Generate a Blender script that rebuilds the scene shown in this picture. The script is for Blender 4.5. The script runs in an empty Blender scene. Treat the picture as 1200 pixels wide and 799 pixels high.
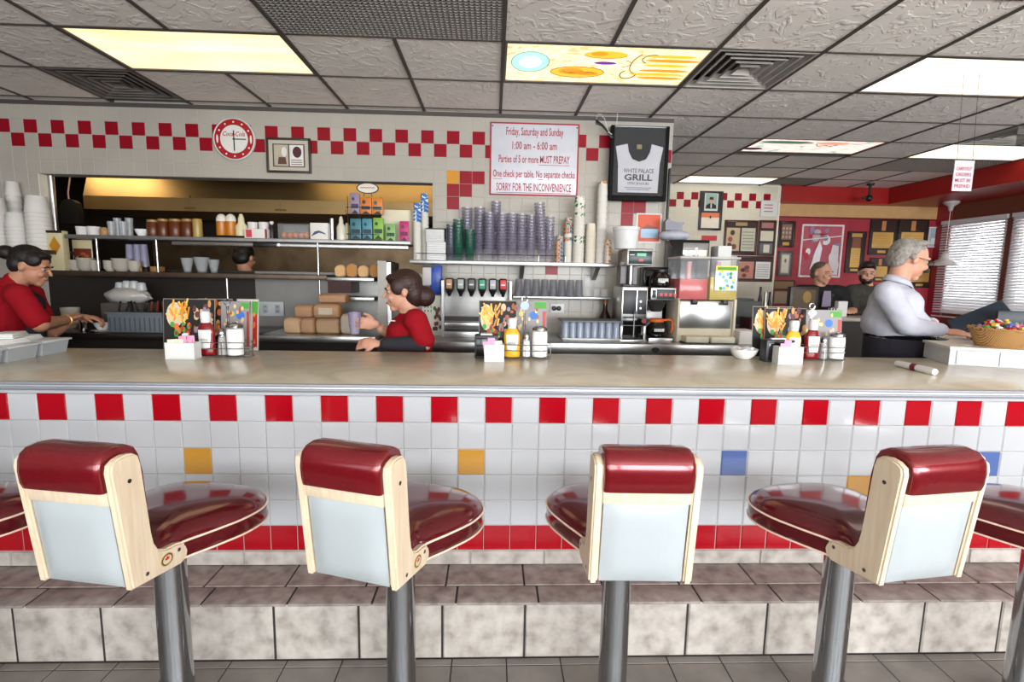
import bpy, bmesh, math, random
from math import sin, cos, pi, radians as RAD
from mathutils import Vector as V, Matrix as M, Euler
random.seed(7)
SC = bpy.context.scene
COL = SC.collection
FPX, PIT, YAW, ROLL, CAMH = 604.7063, .128, .0381, .0175, 1.4145
# ------------------------------------------------------------------ camera
_f = V((sin(YAW)*cos(PIT), cos(YAW)*cos(PIT), -sin(PIT)))
_r = V((cos(YAW), -sin(YAW), 0)); _u = _r.cross(_f)
CR = _r*cos(ROLL)+_u*sin(ROLL); CU = -_r*sin(ROLL)+_u*cos(ROLL); CF = _f
cd = bpy.data.cameras.new('camera'); cam = bpy.data.objects.new('camera', cd); COL.objects.link(cam)
cam.matrix_world = M(((CR.x,CU.x,-CF.x,0),(CR.y,CU.y,-CF.y,0),(CR.z,CU.z,-CF.z,CAMH),(0,0,0,1)))
cd.sensor_fit = 'HORIZONTAL'; cd.sensor_width = 36; cd.lens = FPX/1200*36; cd.clip_start = .02; cd.clip_end = 200
SC.camera = cam
CP = V((0,0,CAMH))
def ray(x,y): return CF+CR*((x-600)/FPX)+CU*((399.5-y)/FPX)
def at(x,y,Y):
    d = ray(x,y); p = CP+d*(Y/d.y); return p.x, p.z          # survey: a point of the photo on the plane Y
def atz(x,y,Z):
    d = ray(x,y); p = CP+d*((Z-CAMH)/d.z); return p.x, p.y   # ... on the level Z
def xa(x,y,Y): return at(x,y,Y)[0]
def za(x,y,Y): return at(x,y,Y)[1]
# ------------------------------------------------------------------ materials
def lin(h):
    if isinstance(h,(tuple,list)): return tuple(h)[:3]
    h = h.lstrip('#'); o = []
    for i in (0,2,4):
        c = int(h[i:i+2],16)/255; o.append(c/12.92 if c<=.04045 else ((c+.055)/1.055)**2.4)
    return tuple(o)
MATS = {}; MCOL = {}
def mat(name, col, rough=.5, metal=0, spec=.5, coat=0, var=.06, vs=9, bump=0, bs=40, emit=None, es=0, trans=0, ior=1.45, alpha=1, sheen=0, sss=0, crough=.1):
    if name in MATS: return MATS[name]
    m = bpy.data.materials.new(name); m.use_nodes = True; nt = m.node_tree; b = nt.nodes['Principled BSDF']
    c = lin(col)
    b.inputs['Roughness'].default_value = rough; b.inputs['Metallic'].default_value = metal
    b.inputs['Specular IOR Level'].default_value = spec; b.inputs['Coat Weight'].default_value = coat; b.inputs['Coat Roughness'].default_value = crough
    b.inputs['Transmission Weight'].default_value = trans; b.inputs['IOR'].default_value = ior; b.inputs['Alpha'].default_value = alpha
    b.inputs['Sheen Weight'].default_value = sheen
    if sss: b.inputs['Subsurface Weight'].default_value = sss; b.inputs['Subsurface Radius'].default_value = (.01,.004,.003)
    tc = nt.nodes.new('ShaderNodeTexCoord')
    if var:
        n = nt.nodes.new('ShaderNodeTexNoise'); n.inputs['Scale'].default_value = vs; n.inputs['Detail'].default_value = 4
        nt.links.new(tc.outputs['Object'], n.inputs['Vector'])
        r = nt.nodes.new('ShaderNodeValToRGB'); r.color_ramp.elements[0].position=.3; r.color_ramp.elements[1].position=.7
        r.color_ramp.elements[0].color = (*[max(0,x*(1-var)) for x in c],1); r.color_ramp.elements[1].color = (*[min(1,x*(1+var)) for x in c],1)
        nt.links.new(n.outputs['Fac'], r.inputs['Fac']); nt.links.new(r.outputs['Color'], b.inputs['Base Color'])
    else: b.inputs['Base Color'].default_value = (*c,1)
    if bump:
        n2 = nt.nodes.new('ShaderNodeTexNoise'); n2.inputs['Scale'].default_value = bs; n2.inputs['Detail'].default_value = 5
        nt.links.new(tc.outputs['Object'], n2.inputs['Vector'])
        bp = nt.nodes.new('ShaderNodeBump'); bp.inputs['Strength'].default_value = bump; bp.inputs['Distance'].default_value = .01
        nt.links.new(n2.outputs['Fac'], bp.inputs['Height']); nt.links.new(bp.outputs['Normal'], b.inputs['Normal'])
    if emit is not None:
        b.inputs['Emission Color'].default_value = (*lin(emit),1); b.inputs['Emission Strength'].default_value = es
    MATS[name] = m; MCOL[name]=c; return m
def ramp_tex(m, kind, scale, stops, stretch=(1,1,1), detail=5, dist=0, target='Base Color', bump=0, rough=None):
    nt = m.node_tree; b = nt.nodes['Principled BSDF']; tc = nt.nodes.new('ShaderNodeTexCoord'); mp = nt.nodes.new('ShaderNodeMapping')
    mp.inputs['Scale'].default_value = stretch; nt.links.new(tc.outputs['Object'], mp.inputs['Vector'])
    if kind=='noise':
        n = nt.nodes.new('ShaderNodeTexNoise'); n.inputs['Detail'].default_value = detail; n.inputs['Distortion'].default_value = dist
    elif kind=='voronoi':
        n = nt.nodes.new('ShaderNodeTexVoronoi')
    else:
        n = nt.nodes.new('ShaderNodeTexWave'); n.inputs['Distortion'].default_value = dist; n.inputs['Detail'].default_value = detail
    n.inputs['Scale'].default_value = scale; nt.links.new(mp.outputs['Vector'], n.inputs['Vector'])
    out = n.outputs['Distance'] if kind=='voronoi' else n.outputs['Fac']
    r = nt.nodes.new('ShaderNodeValToRGB'); e = r.color_ramp.elements
    while len(e)<len(stops): e.new(.5)
    for k,(p,c) in enumerate(stops): e[k].position = p; e[k].color = (*lin(c),1)
    nt.links.new(out, r.inputs['Fac']); nt.links.new(r.outputs['Color'], b.inputs[target])
    if bump:
        bp = nt.nodes.new('ShaderNodeBump'); bp.inputs['Strength'].default_value = bump; bp.inputs['Distance'].default_value=.004
        nt.links.new(out, bp.inputs['Height']); nt.links.new(bp.outputs['Normal'], b.inputs['Normal'])
    return m
# ------------------------------------------------------------------ mesh builder
class MB:
    def __init__(s): s.v=[]; s.f=[]; s.m=[]; s.mats=[]; s.sm=[]; s.X=M.Identity(4)
    def mi(s,m):
        if m not in s.mats: s.mats.append(m)
        return s.mats.index(m)
    def add(s, vs, fs, m, smooth=False):
        o=len(s.v); s.v += [s.X@V(p) for p in vs]; k=s.mi(m)
        for f in fs: s.f.append(tuple(i+o for i in f)); s.m.append(k); s.sm.append(smooth)
        return s
    def box(s, x0,x1,y0,y1,z0,z1, m, bev=0):
        if bev>0:
            b=min(bev,(x1-x0)*.49,(y1-y0)*.49,(z1-z0)*.49)
            bm=bmesh.new(); bmesh.ops.create_cube(bm,size=1)
            for q in bm.verts: q.co=V(((x0+x1)/2+q.co.x*(x1-x0),(y0+y1)/2+q.co.y*(y1-y0),(z0+z1)/2+q.co.z*(z1-z0)))
            bmesh.ops.bevel(bm,geom=bm.edges[:],offset=b,segments=2,affect='EDGES',profile=.5)
            return s.bm(bm,m,True)
        vs=[(x,y,z) for z in (z0,z1) for y in (y0,y1) for x in (x0,x1)]
        return s.add(vs,[(0,2,3,1),(4,5,7,6),(0,1,5,4),(2,6,7,3),(0,4,6,2),(1,3,7,5)],m)
    def bm(s,bm,m,smooth=False):
        bm.verts.ensure_lookup_table()
        s.add([q.co.copy() for q in bm.verts],[tuple(w.index for w in f.verts) for f in bm.faces],m,smooth); bm.free(); return s
    def lathe(s, prof, m, c=(0,0,0), n=24, sx=1, sy=1, cap0=True, cap1=True, sq=2):
        vs=[]; fs=[]; k=len(prof)
        for r,z in prof:
            for i in range(n):
                a=2*pi*i/n; ca,sa=cos(a),sin(a)
                if sq!=2: q=(abs(ca)**sq+abs(sa)**sq)**(-1/sq); ca*=q; sa*=q
                vs.append((c[0]+r*ca*sx,c[1]+r*sa*sy,c[2]+z))
        for j in range(k-1):
            for i in range(n): fs.append((j*n+i,j*n+(i+1)%n,(j+1)*n+(i+1)%n,(j+1)*n+i))
        if cap0 and prof[0][0]>1e-5: fs.append(tuple(range(n-1,-1,-1)))
        if cap1 and prof[-1][0]>1e-5: fs.append(tuple(range((k-1)*n,k*n)))
        return s.add(vs,fs,m,True)
    def cyl(s,p,q,r0,m,r1=None,n=14,cap=True):
        p=V(p);q=V(q);d=q-p;L=d.length; r1=r0 if r1 is None else r1
        R=d.to_track_quat('Z','Y').to_matrix().to_4x4(); old=s.X; s.X=s.X@M.Translation(p)@R
        s.lathe([(r0,0),(r1,L)],m,n=n,cap0=cap,cap1=cap); s.X=old; return s
    def tube(s,pts,r,m,n=8,closed=False):
        pts=[V(p) for p in pts]; vs=[];fs=[];K=len(pts); up=None
        for i,p in enumerate(pts):
            a=pts[(i-1)%K] if (closed or i>0) else p; b=pts[(i+1)%K] if (closed or i<K-1) else p
            t=(b-a).normalized()
            if up is None: up=t.orthogonal().normalized()
            up=(up-t*up.dot(t)); up=up.normalized() if up.length>1e-6 else t.orthogonal().normalized(); w=t.cross(up)
            rr=r[i] if isinstance(r,(list,tuple)) else r
            for j in range(n):
                an=2*pi*j/n; vs.append(p+up*(rr*cos(an))+w*(rr*sin(an)))
        for i in range(K if closed else K-1):
            for j in range(n):
                a=i*n+j;b=i*n+(j+1)%n;c=((i+1)%K)*n+(j+1)%n;d=((i+1)%K)*n+j; fs.append((a,b,c,d))
        if not closed: fs.append(tuple(range(n-1,-1,-1))); fs.append(tuple((K-1)*n+j for j in range(n)))
        return s.add(vs,fs,m,True)
    def prism(s, poly, a, b, m, axis='y', smooth=False):
        # poly in the two other axes, extruded from a to b
        def mk(u,w,t): return {'y':(u,t,w),'x':(t,u,w),'z':(u,w,t)}[axis]
        n=len(poly); vs=[mk(u,w,a) for u,w in poly]+[mk(u,w,b) for u,w in poly]
        area=sum(poly[i][0]*poly[(i+1)%n][1]-poly[(i+1)%n][0]*poly[i][1] for i in range(n))
        fs=[tuple(range(n)),tuple(range(2*n-1,n-1,-1))]+[(i,i+n,(i+1)%n+n,(i+1)%n) for i in range(n)]
        o=(area>0)!=(axis=='y')
        if (b>a)==o: fs=[f[::-1] for f in fs]
        return s.add(vs,fs,m,smooth)
    def ball(s,c,r,m,n=16,k=10,sx=1,sy=1,sz=1):
        pr=[(r*sin(pi*i/k),-r*cos(pi*i/k)*sz) for i in range(k+1)]; pr[0]=(1e-6,pr[0][1]); pr[-1]=(1e-6,pr[-1][1])
        return s.lathe(pr,m,c,n,sx,sy,False,False)
    def quad(s,a,b,c,d,m): return s.add([a,b,c,d],[(0,1,2,3)],m)
    def disc(s,x,z,y,rx,rz,m,n=20,a0=0,th=.0008):
        return s.prism([(x+rx*cos(2*pi*i/n+a0),z+rz*sin(2*pi*i/n+a0)) for i in range(n)],y,y-th,m)
    def tile(s,x0,x1,z0,z1,y,m,axis='y',d=.0015,b=.0018):
        # a bevelled glazed tile standing on plane y, facing -y  (or -x / +z)
        def mk(u,w,t): return {'y':(u,y-t,w),'z':(u,w,y+t),'x':(y-t,u,w)}[axis]
        vs=[mk(u,w,0) for u,w in ((x0,z0),(x1,z0),(x1,z1),(x0,z1))]+[mk(u,w,d) for u,w in ((x0+b,z0+b),(x1-b,z0+b),(x1-b,z1-b),(x0+b,z1-b))]
        fs=[(4,5,6,7),(0,1,5,4),(1,2,6,5),(2,3,7,6),(3,0,4,7)]
        if axis=='x': fs=[f[::-1] for f in fs]
        return s.add(vs,fs,m)
    def text(s,t,x,z,y,h,m,w=None,bold=0,shear=0,align='CENTER',th=.0006,serif=0):
        c=bpy.data.curves.new('t','FONT'); c.body=t; c.size=1; c.align_x=align; c.offset=bold; c.shear=shear; c.resolution_u=2; c.extrude=0
        o=bpy.data.objects.new('t',c); COL.objects.link(o); dg=bpy.context.evaluated_depsgraph_get(); dg.update()
        me=bpy.data.meshes.new_from_object(o.evaluated_get(dg)); vs=[q.co.copy() for q in me.vertices]; fs=[tuple(p.vertices) for p in me.polygons]
        bpy.data.objects.remove(o); bpy.data.curves.remove(c); bpy.data.meshes.remove(me)
        if not vs: return s
        xs=[q.x for q in vs]; W=max(xs)-min(xs); k=h/.72; kx=(w/W) if w else k
        return s.add([(x+(q.x-(min(xs)+max(xs))/2 if align=='CENTER' else q.x-min(xs))*kx, y-th, z+q.y*k) for q in vs],fs,m)
    def build(s,name,parent=None,auto=True):
        me=bpy.data.meshes.new(name); me.from_pydata(s.v,[],s.f)
        for m in s.mats: me.materials.append(m)
        me.polygons.foreach_set('material_index',s.m); me.polygons.foreach_set('use_smooth',s.sm); me.update()
        if any(s.sm):
            try: me.set_sharp_from_angle(angle=RAD(40))
            except Exception: pass
        o=bpy.data.objects.new(name,me); COL.objects.link(o)
        if parent is not None: o.parent=parent
        return o
def thing(name,label,cat,loc=(0,0,0),rz=0,group=None,kind=None):
    o=bpy.data.objects.new(name,None); o.empty_display_size=.1; COL.objects.link(o); o.location=loc; o.rotation_euler=(0,0,rz)
    o['label']=label; o['category']=cat
    if group: o['group']=group
    if kind: o['kind']=kind
    return o
def single(mb,name,label,cat,loc=(0,0,0),rz=0,group=None,kind=None):
    o=mb.build(name); o.location=loc; o.rotation_euler=(0,0,rz); o['label']=label; o['category']=cat
    if group: o['group']=group
    if kind: o['kind']=kind
    return o
def struct(mb,name,label=None,parent=None):
    o=mb.build(name,parent)
    if parent is None: o['kind']='structure'
    if label: o['label']=label
    return o
def kids(o): return [c for c in bpy.data.objects if c.parent==o]
def dup(o,loc,rz=None,label=None,group=None,rot=None):
    c=o.copy(); COL.objects.link(c); c.location=loc
    if rz is not None: c.rotation_euler=(0,0,rz)
    if rot is not None: c.rotation_euler=rot
    if label: c['label']=label
    if group: c['group']=group
    for ch in kids(o):
        d=ch.copy(); COL.objects.link(d); d.parent=c
        for g in kids(ch):
            e=g.copy(); COL.objects.link(e); e.parent=d
    return c
ORD=['first','second','third','fourth','fifth','sixth','seventh','eighth','ninth','tenth','eleventh','twelfth','thirteenth','fourteenth','fifteenth','sixteenth','seventeenth','eighteenth','nineteenth','twentieth']+['lowest']*20
# ------------------------------------------------------------------ palette
def tilem(n,c,r=.12): return mat(n,c,r,spec=.6,coat=.35,var=.03,vs=3,crough=.05)
T_WHITE=tilem('white_glazed_tile','#bcbdc0',.16); T_RED=tilem('red_glazed_tile','#a30718',.14); T_YEL=tilem('amber_glazed_tile','#bf8a33'); T_BLUE=tilem('blue_glazed_tile','#54699f')
T_WALLR=mat('dark_red_glazed_tile','#8a0a1c',.3,spec=.25,var=.04); T_WALLY=tilem('ochre_glazed_tile','#c98a2a')
GROUT=mat('grout','#a9a6a1',.8); GROUTD=mat('dark_grout','#2e2b29',.9)
CREAM=mat('cream_paint','#e8e0cc',.55)
STEEL=mat('brushed_steel','#b9b8b5',.3,1,var=.12,vs=4); STEELD=mat('dark_steel','#75706a',.35,1,var=.2,vs=3); CHROME=mat('chrome','#a4a7aa',.12,1,var=.02)
STEELM=mat('matt_steel','#9b9a97',.42,.85,var=.1)
BLACK=mat('black_plastic','#141414',.4); BLACKG=mat('gloss_black','#0c0c0d',.12); CHAR=mat('charcoal_plastic','#2b2d31',.4)
WHITE=mat('white_plastic','#d8d8d6',.35); PAPER=mat('white_paper','#d6d5d1',.8,var=.02); OFFW=mat('off_white','#ddd8cc',.5)
GREY=mat('grey_plastic','#a3a8ac',.45); GREYD=mat('grey_bin_plastic','#6a7178',.5); GREYL=mat('pale_grey_plastic','#bfc1c2',.4)
RED=mat('red_plastic','#c2171f',.35); REDP=mat('red_wall_paint','#9c2a35',.5); REDS=mat('red_soffit_paint','#9a1d18',.35); TAN=mat('tan_paint','#c49a66',.6)
BROWN=mat('brown_wood','#5a2c22',.5); BROWNL=mat('tan_wood','#a9814f',.5); DKWOOD=mat('dark_plaque_wood','#2e1c17',.4); GOLD=mat('gold_plate','#c49a52',.35,.5)
YEL=mat('mustard_yellow','#e5a91a',.35); KETCH=mat('ketchup_red','#7d0a12',.2,coat=.4); PINK=mat('pink_packet','#e79ab6',.6); GREEN=mat('green_print','#4b9a3a',.6); BLUE=mat('blue_print','#2f6fc4',.5)
ORANGE=mat('orange_print','#de6a24',.5); TEAL=mat('teal_print','#2f8a92',.5); LIME=mat('lime_print','#7dbb3b',.5); MAG=mat('magenta_print','#c22a68',.5)
MAROON=mat('maroon_paper','#6f1a2c',.7); AMBER=mat('amber_plastic','#b96f17',.3); AMBERD=mat('brown_jar','#5b2a0e',.3)
GLASS=mat('clear_glass','#ffffff',.03,trans=1,var=0,ior=1.45); PURPLE=mat('smoky_purple_tumbler','#8a8399',.12,alpha=.13,var=.05,spec=.7); GREENG=mat('green_tumbler','#2a6450',.12,alpha=.4,spec=.7)
SMOKE=mat('smoky_grey_tumbler','#5d606e',.12,alpha=.45,spec=.7); CLEARP=mat('clear_plastic','#dfe3e6',.15,alpha=.16,spec=.7,var=0)
BAG=mat('clear_bag','#d9d4cc',.12,alpha=.2,spec=.8,bump=.5,bs=30)
SALT=mat('white_sugar','#f2f1ee',.85)
SEATV=mat('shaded_red_seat_vinyl','#5a0b13',.16,.3,coat=.6,var=.08,vs=60)  # backrest vinyl with its colour darkened for the seat's dark grazing reflection
T_WALLW=mat('shaded_cream_wall_tile','#aaa398',.25,spec=.4,var=.05,vs=3)  # cream tile, its colour darkened to stand in for weaker light back there
FBLACK=mat('flat_black','#0d0d0e',.65,spec=.15)
LEATHER=mat('metallic_red_vinyl','#741019',.2,.35,coat=.6,var=.08,vs=60); VINYLW=mat('white_vinyl','#a8aeb0',.32,coat=.15,var=.02,bump=.05,bs=200)
PIPE=mat('cream_piping','#e3c9b4',.4); LAM=mat('pale_wood_laminate','#e3c8a2',.45)
ramp_tex(LAM,'noise',6,[(.3,'#ccb799'),(.7,'#dac9b0')],(14,14,1.2))
PRINTK=mat('print_black','#1d1a18',.5); PRINTR=mat('print_red','#a41c2a',.6); SIGNR=mat('sign_red','#a01b2d',.6)
SKIN=mat('skin','#b98468',.5,sss=.08,var=.05); SKIN2=mat('skin_light','#c79278',.5,sss=.08); LIP=mat('lip','#8f4d45',.5); EYE=mat('dark_eye','#1b1513',.3)
HAIRD=mat('dark_hair','#17100d',.5,bump=.4,bs=90); HAIRB=mat('brown_hair','#2f1812',.5,bump=.4,bs=90); HAIRG=mat('grey_hair','#8d877f',.6,var=.3,vs=40,bump=.8,bs=70); HAIRS=mat('greying_hair','#5a4a3f',.6,bump=.4,bs=90)
POLO=mat('red_polo_cloth','#8e0d1a',.85,spec=.2,bump=.15,bs=25); APRON=mat('black_apron_cloth','#15151a',.8,bump=.1); SHIRTW=mat('white_shirt_cloth','#b9b9c4',.8,bump=.25,bs=14); TROU=mat('dark_trouser_cloth','#2a2530',.85,bump=.1)
JACK=mat('black_jacket_cloth','#0e0e11',.8); OLIVE=mat('olive_sweater_cloth','#3a3831',.9); LILAC=mat('lilac_shirt_cloth','#8b7f92',.8); COOKS=mat('dark_cook_shirt','#1e1c19',.85)
# ------------------------------------------------------------------ room constants
YW=4.376; CZ=2.705; TW=.1036; XW0=-3.7066; ZW0=2.5596      # back wall: plane, tile pitch, tile origin (left of red, top of the checker)
YF=7.3; SILL=1.405; OPX0=xa(50,260,YW); OPX1=xa(507,230,YW); OPZ=2.147; WEND=1.46; WTH=.14
def frange(a,b,s):
    n=int(round((b-a)/s)); return [a+i*s for i in range(n)]
# floor ------------------------------------------------------------
FLT=mat('floor_tile','#7c7671',.35,spec=.4); ramp_tex(FLT,'noise',7,[(.3,'#6d6762'),(.7,'#857e78')],detail=6)
mb=MB(); mb.box(-5.6,8.2,-3,8.2,-.1,-.001,GROUTD)
fx=xa(656,771,1.75)
for i in range(-14,14):
    for j in range(-8,1):
        x=fx+i*.2; y=1.715+j*.2
        if y+.2>1.76 and j==0: mb.tile(x+.002,x+.198,y+.002,1.75,-.001,FLT,'z',.002,.0015)
        else: mb.tile(x+.002,x+.198,y+.002,y+.198,-.001,FLT,'z',.002,.0015)
struct(mb,'floor','grey square floor tiles with dark grout')
# ceiling ----------------------------------------------------------
CEIL=mat('stucco_ceiling_panel','#f0e9e1',.9,var=.05,vs=3)
def stucco(m):
    nt=m.node_tree; b=nt.nodes['Principled BSDF']; tc=nt.nodes.new('ShaderNodeTexCoord')
    n=nt.nodes.new('ShaderNodeTexNoise'); n.inputs['Scale'].default_value=7; n.inputs['Detail'].default_value=6; n.inputs['Distortion'].default_value=2.5
    nt.links.new(tc.outputs['Object'],n.inputs['Vector']); r=nt.nodes.new('ShaderNodeValToRGB'); r.color_ramp.elements[0].position=.52; r.color_ramp.elements[1].position=.6
    bp=nt.nodes.new('ShaderNodeBump'); bp.inputs['Strength'].default_value=.55; bp.inputs['Distance'].default_value=.012
    nt.links.new(n.outputs['Fac'],r.inputs['Fac']); nt.links.new(r.outputs['Color'],bp.inputs['Height']); nt.links.new(bp.outputs['Normal'],b.inputs['Normal'])
stucco(CEIL)
TBAR=mat('ceiling_grid_bar','#4a433e',.6)
CX0,CY0,CP_=.0408,3.0721,.6096
def cx(m): return CX0+m*CP_
def cy(b): return CY0+b*CP_
HOLES={}
def hole(m0,m1,b0,b1):
    for m in range(m0,m1):
        for b in range(b0,b1): HOLES[(m,b)]=1
for h in ((-4,-2,0,1),(0,2,0,1),(4,6,0,1),(2,3,0,1),(-5,-4,1,2),(-2,0,-1,0),(4,6,3,4),(4,6,6,7),(6,7,6,7),(7,9,3,4),(7,9,4,5),(7,8,2,3)): hole(*h)
mb=MB(); mb.box(-5.6,8.2,-3,8.2,CZ+.12,CZ+.16,GROUTD)
for m in range(-10,11):
    for b in range(-10,7):
        if (m,b) in HOLES: continue
        x0,x1,y0,y1=cx(m),cx(m+1),cy(b),cy(b+1)
        if b in (1,2) and x1<WEND+.3:
            if b==2: continue
            y1=min(y1,YW)
        if y0>YF: continue
        mb.box(x0+.006,x1-.006,y0+.006,y1-.006,CZ+.003,CZ+.012,CEIL)
        if b==1 and x1<WEND+.3 and m in range(-8,3): mb.box(x0+.006,x1-.006,cy(2)+.006,YW,CZ+.003,CZ+.012,CEIL) if cy(2)+.006<YW-.01 else None
struct(mb,'ceiling','stucco ceiling panels')
mb=MB()
INN={}
for (m0,m1,b0,b1) in ((-4,-2,0,1),(0,2,0,1),(4,6,0,1),(-2,0,-1,0),(4,6,3,4),(4,6,6,7),(7,9,3,4),(7,9,4,5)): INN[(m0+1,b0)]=1
for m in range(-10,12):
    for b in range(-10,7):
        if (m,b) in INN: continue
        y1=min(cy(b+1),YF); mb.box(cx(m)-.011,cx(m)+.011,cy(b),y1,CZ-.004,CZ+.02,TBAR)
for b in range(-10,8): mb.box(-5.6,7.2,cy(b)-.007,cy(b)+.007,CZ-.002,CZ+.018,TBAR)
struct(mb,'ceiling_grid','dark grid bars of the suspended ceiling')
# back wall with the kitchen opening --------------------------------
mb=MB()
mb.box(-5.6,OPX0,YW,YW+WTH,0,CZ+.1,GROUT); mb.box(OPX1,WEND,YW,YW+WTH,0,CZ+.1,GROUT)
mb.box(OPX0,OPX1,YW,YW+WTH,OPZ,CZ+.1,GROUT); mb.box(OPX0,xa(300,350,YW),YW,YW+WTH,0,SILL,mat('dark_lower_wall','#2d2723',.45,.3)); mb.box(xa(300,350,YW),OPX1,YW,YW+WTH,0,SILL,mat('grey_lower_wall','#86827e',.4,.5))
redset={}
for k in range(-14,52):
    redset[(k,0 if k%2==0 else 1)]=T_WALLR
for k,r,t in ((32,3,T_WALLY),(33,3,T_WALLR),(34,3,T_WALLR),(32,4,T_WALLR),(33,4,T_WALLR),(32,5,T_WALLR),(46,5,T_WALLR),(47,5,T_WALLR),(46,6,T_WALLR),(46,5,T_WALLR),(40,10,T_WALLR)): redset[(k,r)]=t
for k in range(-18,52):
    for r in range(-2,17):
        x0=XW0+k*TW; x1=x0+TW; z1=ZW0-r*TW; z0=z1-TW
        z1=min(z1,CZ); x1=min(x1,WEND)
        if z1-z0<.02 or x1-x0<.02: continue
        # clip against the opening
        if z0<OPZ-.001 and x1>OPX0+.001 and x0<OPX1-.001:
            if z1<=OPZ+.004: 
                if x0<OPX0-.02: x1=OPX0
                elif x1>OPX1+.02: x0=OPX1
                else: continue
            else:
                if x0>=OPX0 and x1<=OPX1: z0=OPZ
        if z1-z0<.012: continue
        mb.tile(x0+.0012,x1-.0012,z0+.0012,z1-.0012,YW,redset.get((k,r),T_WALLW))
# jamb and return of the wall
mb.box(OPX0,OPX0+.004,YW,YW+WTH,SILL,OPZ,CREAM); mb.box(WEND,WEND+.003,YW+.002,YW+WTH,0,CZ,T_WHITE)
mb.box(-5.6,WEND,YW-.012,YW,CZ-.035,CZ-.004,TBAR)
struct(mb,'wall_back','white tiled wall with a red checker band and the kitchen opening')
# far wall -----------------------------------------------------------
XFR=xa(908,300,YF); XR=6.42
mb=MB(); mb.box(WEND-.2,XFR,YF,YF+.1,0,CZ+.1,CREAM)
FT=.1027; fx0=xa(793,229,YF); fz0=za(793,224.5,YF)
TFW=tilem('cream_glazed_tile','#d9d1bd')
for k in range(-22,14):
    for r in range(-3,18):
        x0=fx0+k*FT; x1=min(x0+FT,XFR); z1=fz0-r*FT; z0=z1-FT
        if x1-x0<.02 or z1>CZ: continue
        red=(r==0 and k%2==0) or (r==1 and k%2==1)
        mb.tile(x0+.0012,x1-.0012,z0+.0012,z1-.0012,YF,T_WALLR if red else TFW)
struct(mb,'wall_far','cream tiled far wall with a red checker band')
YR=7.42
mb=MB(); z2=za(1000,240,YR); z1=za(1000,255,YR)
mb.box(XFR,XR+.2,YR,YR+.1,0,z1,REDP); mb.box(XFR,XR+.2,YR,YR+.1,z1,CZ+.1,TAN); mb.box(XFR,XR,YR-.012,YR,z1-.02,z1,mat('dark_red_trim','#6b1620',.4))
mb.box(XFR-.012,XFR+.012,YF-.01,YR,0,CZ,CREAM)
struct(mb,'wall_red','red painted far wall with a tan band above')
# soffit beam around the booth area
SZ=za(980,238,YF-.05); SX=xa(1042,224,YF-.05)
mb=MB(); mb.box(XFR+.01,XR,YF-.05,YR,SZ,CZ+.1,REDS); mb.box(SX,XR,-3,YF-.05,SZ,CZ+.1,REDS)
struct(mb,'trim_1','dark red ceiling soffit')
# right wall with windows --------------------------------------------
WT=za(1108,262,7.3); WB=za(1094,363,7.3)
wy1=7.30; wy0=6.35; 
HEAD=mat('brown_window_frame','#6e3a2b',.5)
def rcl(px,py):   # point of the right wall
    d=ray(px,py); p=CP+d*(XR/d.x); return p.y,p.z
wins=[(6.38,7.28),(5.2,6.26),(3.6,4.7),(2.2,3.3),(.6,1.9)]
mb=MB(); ys=[-3]
edges=[-3]
for a,b in sorted(wins): edges+= [a,b]
edges.append(YR+.1)
for i in range(0,len(edges),2): mb.box(XR,XR+.12,edges[i],edges[i+1],0,CZ+.1,HEAD)
for a,b in wins: mb.box(XR,XR+.12,a,b,0,WB,HEAD); mb.box(XR,XR+.12,a,b,WT,CZ+.1,HEAD)
mb.box(XR-.01,XR,YR-.25,YR,0,SZ,REDP)
struct(mb,'wall_right','brown framed wall of windows')
SLAT=mat('white_blind_slat','#d4d4d6',.4,var=.02,trans=0)
_b=SLAT.node_tree.nodes['Principled BSDF']
for i,(a,b) in enumerate(wins[:3]):
    w=thing('window_%d'%(i+1),'window in the right wall with white blinds' if i==0 else ('second window from the far corner in the right wall' if i==1 else 'third window from the far corner, outside the photo'),'window',(XR,(a+b)/2,WB),0,None,'structure'); h=(b-a)/2; H=WT-WB
    f=MB(); 
    for q in (-h,h-.04): f.box(.02,.07,q,q+.04,0,H,HEAD)
    f.box(.02,.07,-h,h,0,.04,HEAD); f.box(.02,.07,-h,h,H-.04,H,HEAD); f.build('window_frame',w)
    g=MB(); g.box(.045,.05,-h+.04,h-.04,.04,H-.04,mat('window_pane','#ffffff',0,trans=1,var=0,ior=1.1)); g.build('pane',w)
    s=MB(); s.box(-.03,.01,-h-.03,h+.03,H-.02,H+.03,SLAT)
    n=34
    for k in range(n):
        z=H-.03-(H+.02)*k/n; s.X=M.Translation((-.012,0,z))@M.Rotation(RAD(-58),4,'Y'); s.box(-.02,.02,-h-.02,h+.02,-.001,.001,SLAT)
    s.X=M.Identity(4); s.box(-.028,.002,-h-.02,h+.02,-.09,-.07,SLAT)
    for q in (-h*.7,h*.7): s.cyl((-.012,q,-.08),(-.012,q,H),.002,SLAT,n=6)
    s.build('blind',w)
# walls out of the frame that close the room --------------------------
mb=MB(); mb.box(-5.6,-5.5,-3,YW,0,CZ+.1,mat('left_wall_paint','#8a8078',.6)); struct(mb,'wall_left')
mb=MB()
OW=mat('front_wall_paint','#a39a90',.6)
mb.box(-5.6,XR+.12,-3.1,-3,0,.75,OW); mb.box(-5.6,XR+.12,-3.1,-3,2.45,CZ+.1,OW)
for x in (-5.6,-3.4,-1.4,.6,2.6,4.6,6.3): mb.box(x,x+.12,-3.1,-3,.75,2.45,OW)
struct(mb,'wall_front')
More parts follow.
